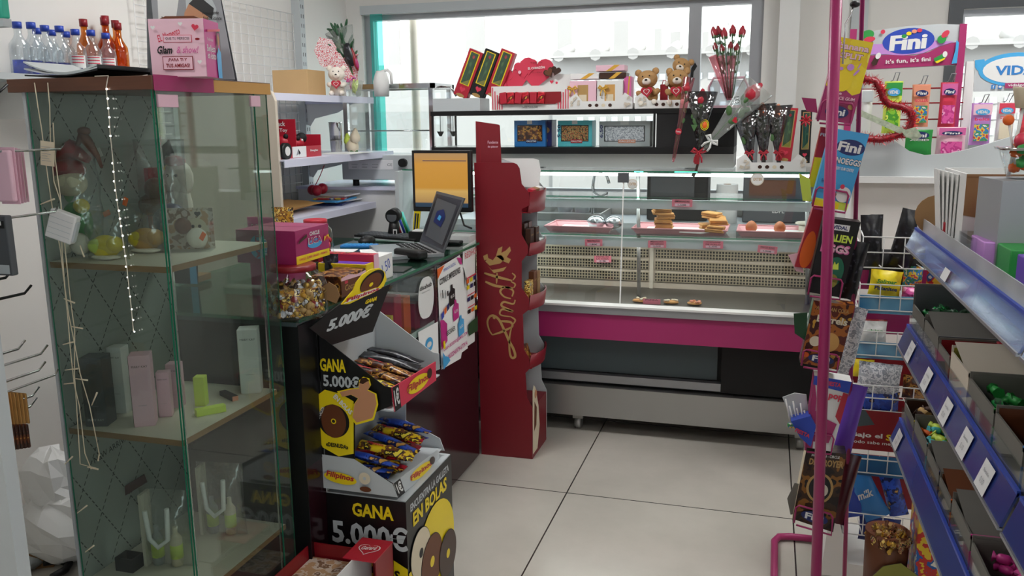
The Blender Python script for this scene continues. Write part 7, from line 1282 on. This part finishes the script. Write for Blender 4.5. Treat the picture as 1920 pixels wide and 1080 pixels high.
bin_(2, 1.88, 2.045, 'cyan', 'cardgrey', ['p_mix', 'orange', 'lime', 'cyan'], 'grey carton of mixed shiny sweets with cyan lip', 50, .06)
bin_(2, 1.74, 1.875, 'navy', 'cardgrey', None, 'empty grey carton with dark blue edge', flat_='cardgrey', hgt=.055)
bin_(2, 1.62, 1.735, 'orange', 'brown', None, 'brown carton with torn orange lip', flat_='brown', hgt=.05)
bin_(2, 1.46, 1.615, 'hotpink', 'cardgrey', None, 'grey carton with dark pink band', flat_='cardgrey', hgt=.06)
bin_(2, 1.31, 1.455, 'hotpink', 'cardgrey', ['hotpink', 'p_pink', 'magenta'], 'pink-lipped carton with magenta wrapped sweets', 16, .055)
bin_(2, 1.15, 1.305, 'green', 'cardgrey', ['p_green'], 'grey-green carton next to the pink one', 16, .055)
bin_(2, .98, 1.145, 'brown', 'choc', ['p_choc'], 'brown carton at the picture bottom edge', 16, .055)
# things on the top shelf
zs = 1.234; t = thing('torn_carton', 'large white carton with torn brown front on the top shelf', 'carton', (.368, 1.84, zs)); B('white').tray(0, 0, 0, .33, .22, .155, .004).done('body', t)
k = Ink((0, -.001, 0)); k.poly([(0, .075), (.03, .07), (.045, .06), (.06, .09), (.065, .13), (.085, .15), (0, .155)], 'card'); k.poly([(.15, .155), (.16, .135), (.185, .135), (.195, .155)], 'card'); k.rect(.01, .02, .04, .045, 'tan'); k.rect(.0, .15, .33, .155, 'card'); k.done('torn_print', t)
for i in range(5): o = B('white').box(-.0025, 0, 0, 0, .05, .15 + .002 * i).done('card_sleeve', None, (.366 - .003 * i, 1.9 + .012 * i, zs), (0, -.025 * i, 0)); tag(o, ORD[i] + ' white printed card sleeve leaning beside the torn carton', 'card', 'card sleeves by the torn carton')
t = thing('red_box', 'small red box corner in front of the white sleeves', 'box', (.352, 1.93, zs)); B('red').box(0, 0, 0, .02, .08, .05).done('body', t)
t = thing('cardboard_disc', 'round brown cardboard disc standing behind the guard', 'disc', (.37, 2.12, zs)); B('card').cyl((0, 0, .045), (0, .004, .045), .045, n=20).done('disc', t)
for x, y, mt, w_, lab in ((.365, 1.64, 'lavender', .1, 'lilac-pink box behind the clear guard on the top shelf'), (.385, 1.55, 'green', .09, 'bright green box beside the lilac one on the top shelf'), (.385, 1.42, 'purple', .09, 'purple box with white cross on the top shelf')):
    t = thing('small_sweet_box', lab, 'box', (x, y, zs), group='small boxes on the gondola top'); B(mt).box(0, 0, 0, .16, w_, .05, bev=.002).done('body', t); k = Ink((0, 0, 0)); k.text({'lavender': 'sweet', 'green': 'jazz', 'purple': '+'}[mt], .04 if mt != 'purple' else .03, .02, .045 if mt != 'purple' else .015, .018, 'white', .03, rot=0 if mt == 'purple' else 1.2); k.done('lettering', t)
p = P(1905, 395, Y=1.75); t = thing('heart_gift_pack', 'round magenta heart-shaped pack on a clear tray behind the boxes', 'gift pack', (p.x + .02, 1.75, zs)); B('hotpink').prism([(a * .07, .09 + b * .07) for a, b in heart()], t=.03).done('heart', t); B('clear').tray(-.1, -.06, 0, .08, .05, .05, .002).done('clear_tray', t); B('p_pink').ball((-.02, -.03, .03), (.05, .02, .025), 12, 8, .1).done('sweets', t)
p = P(1915, 335, Y=1.7); t = thing('clear_tub', 'clear square tub of wrapped sweets high at the picture edge', 'tub', (p.x + .01, 1.7, p.z), (0, 0, .1));  B('clear').lathe([(.03, 0), (.045, .05)], n=16, sq=.6).done('tub', t); B('chrome').lathe([(.05, .05), (.052, .055)], n=16, sq=.6).done('rim', t); k = MB()
for i in range(20): k.m(random.choice(['p_mix', 'green', 'orange'])).ball((random.uniform(-.025, .025), random.uniform(-.025, .025), random.uniform(.01, .07)), (.012, .009, .009), 6, 4, .2)
k.m('purple').ball((.02, 0, .07), .016, 8, 6).m('yellow').ball((-.0, .01, .075), .012, 8, 6).m('pinkred').ball((-.015, 0, .066), .014, 8, 6); k.done('sweets', t)
B('grey').box(-.06, -.06, zs - p.z, .06, .06, 0).done('stand', t)
p = P(1912, 225, Y=1.7); t = thing('lollipop', 'round orange lollipop standing above the tub', 'lollipop', (p.x - .015, 1.71, p.z)); B('orange').ball((0, 0, 0), .0095, 12, 8).done('sweet', t); B('white').cyl((.02, .0, -.09), (0, 0, 0), .002, n=6).done('stick', t)
p = P(1915, 170, Y=1.72); t = thing('cream_cup', 'pale cream cup with dark print above the lollipop', 'cup', (p.x + .015, 1.76, p.z - .03), (0, .1, 0)); B('cream').lathe([(.012, 0), (.022, .033), (.023, .036)], n=18).done('cup', t); B('white').cyl((0, 0, -.12), (0, 0, 0), .003, n=6).done('stick', t)
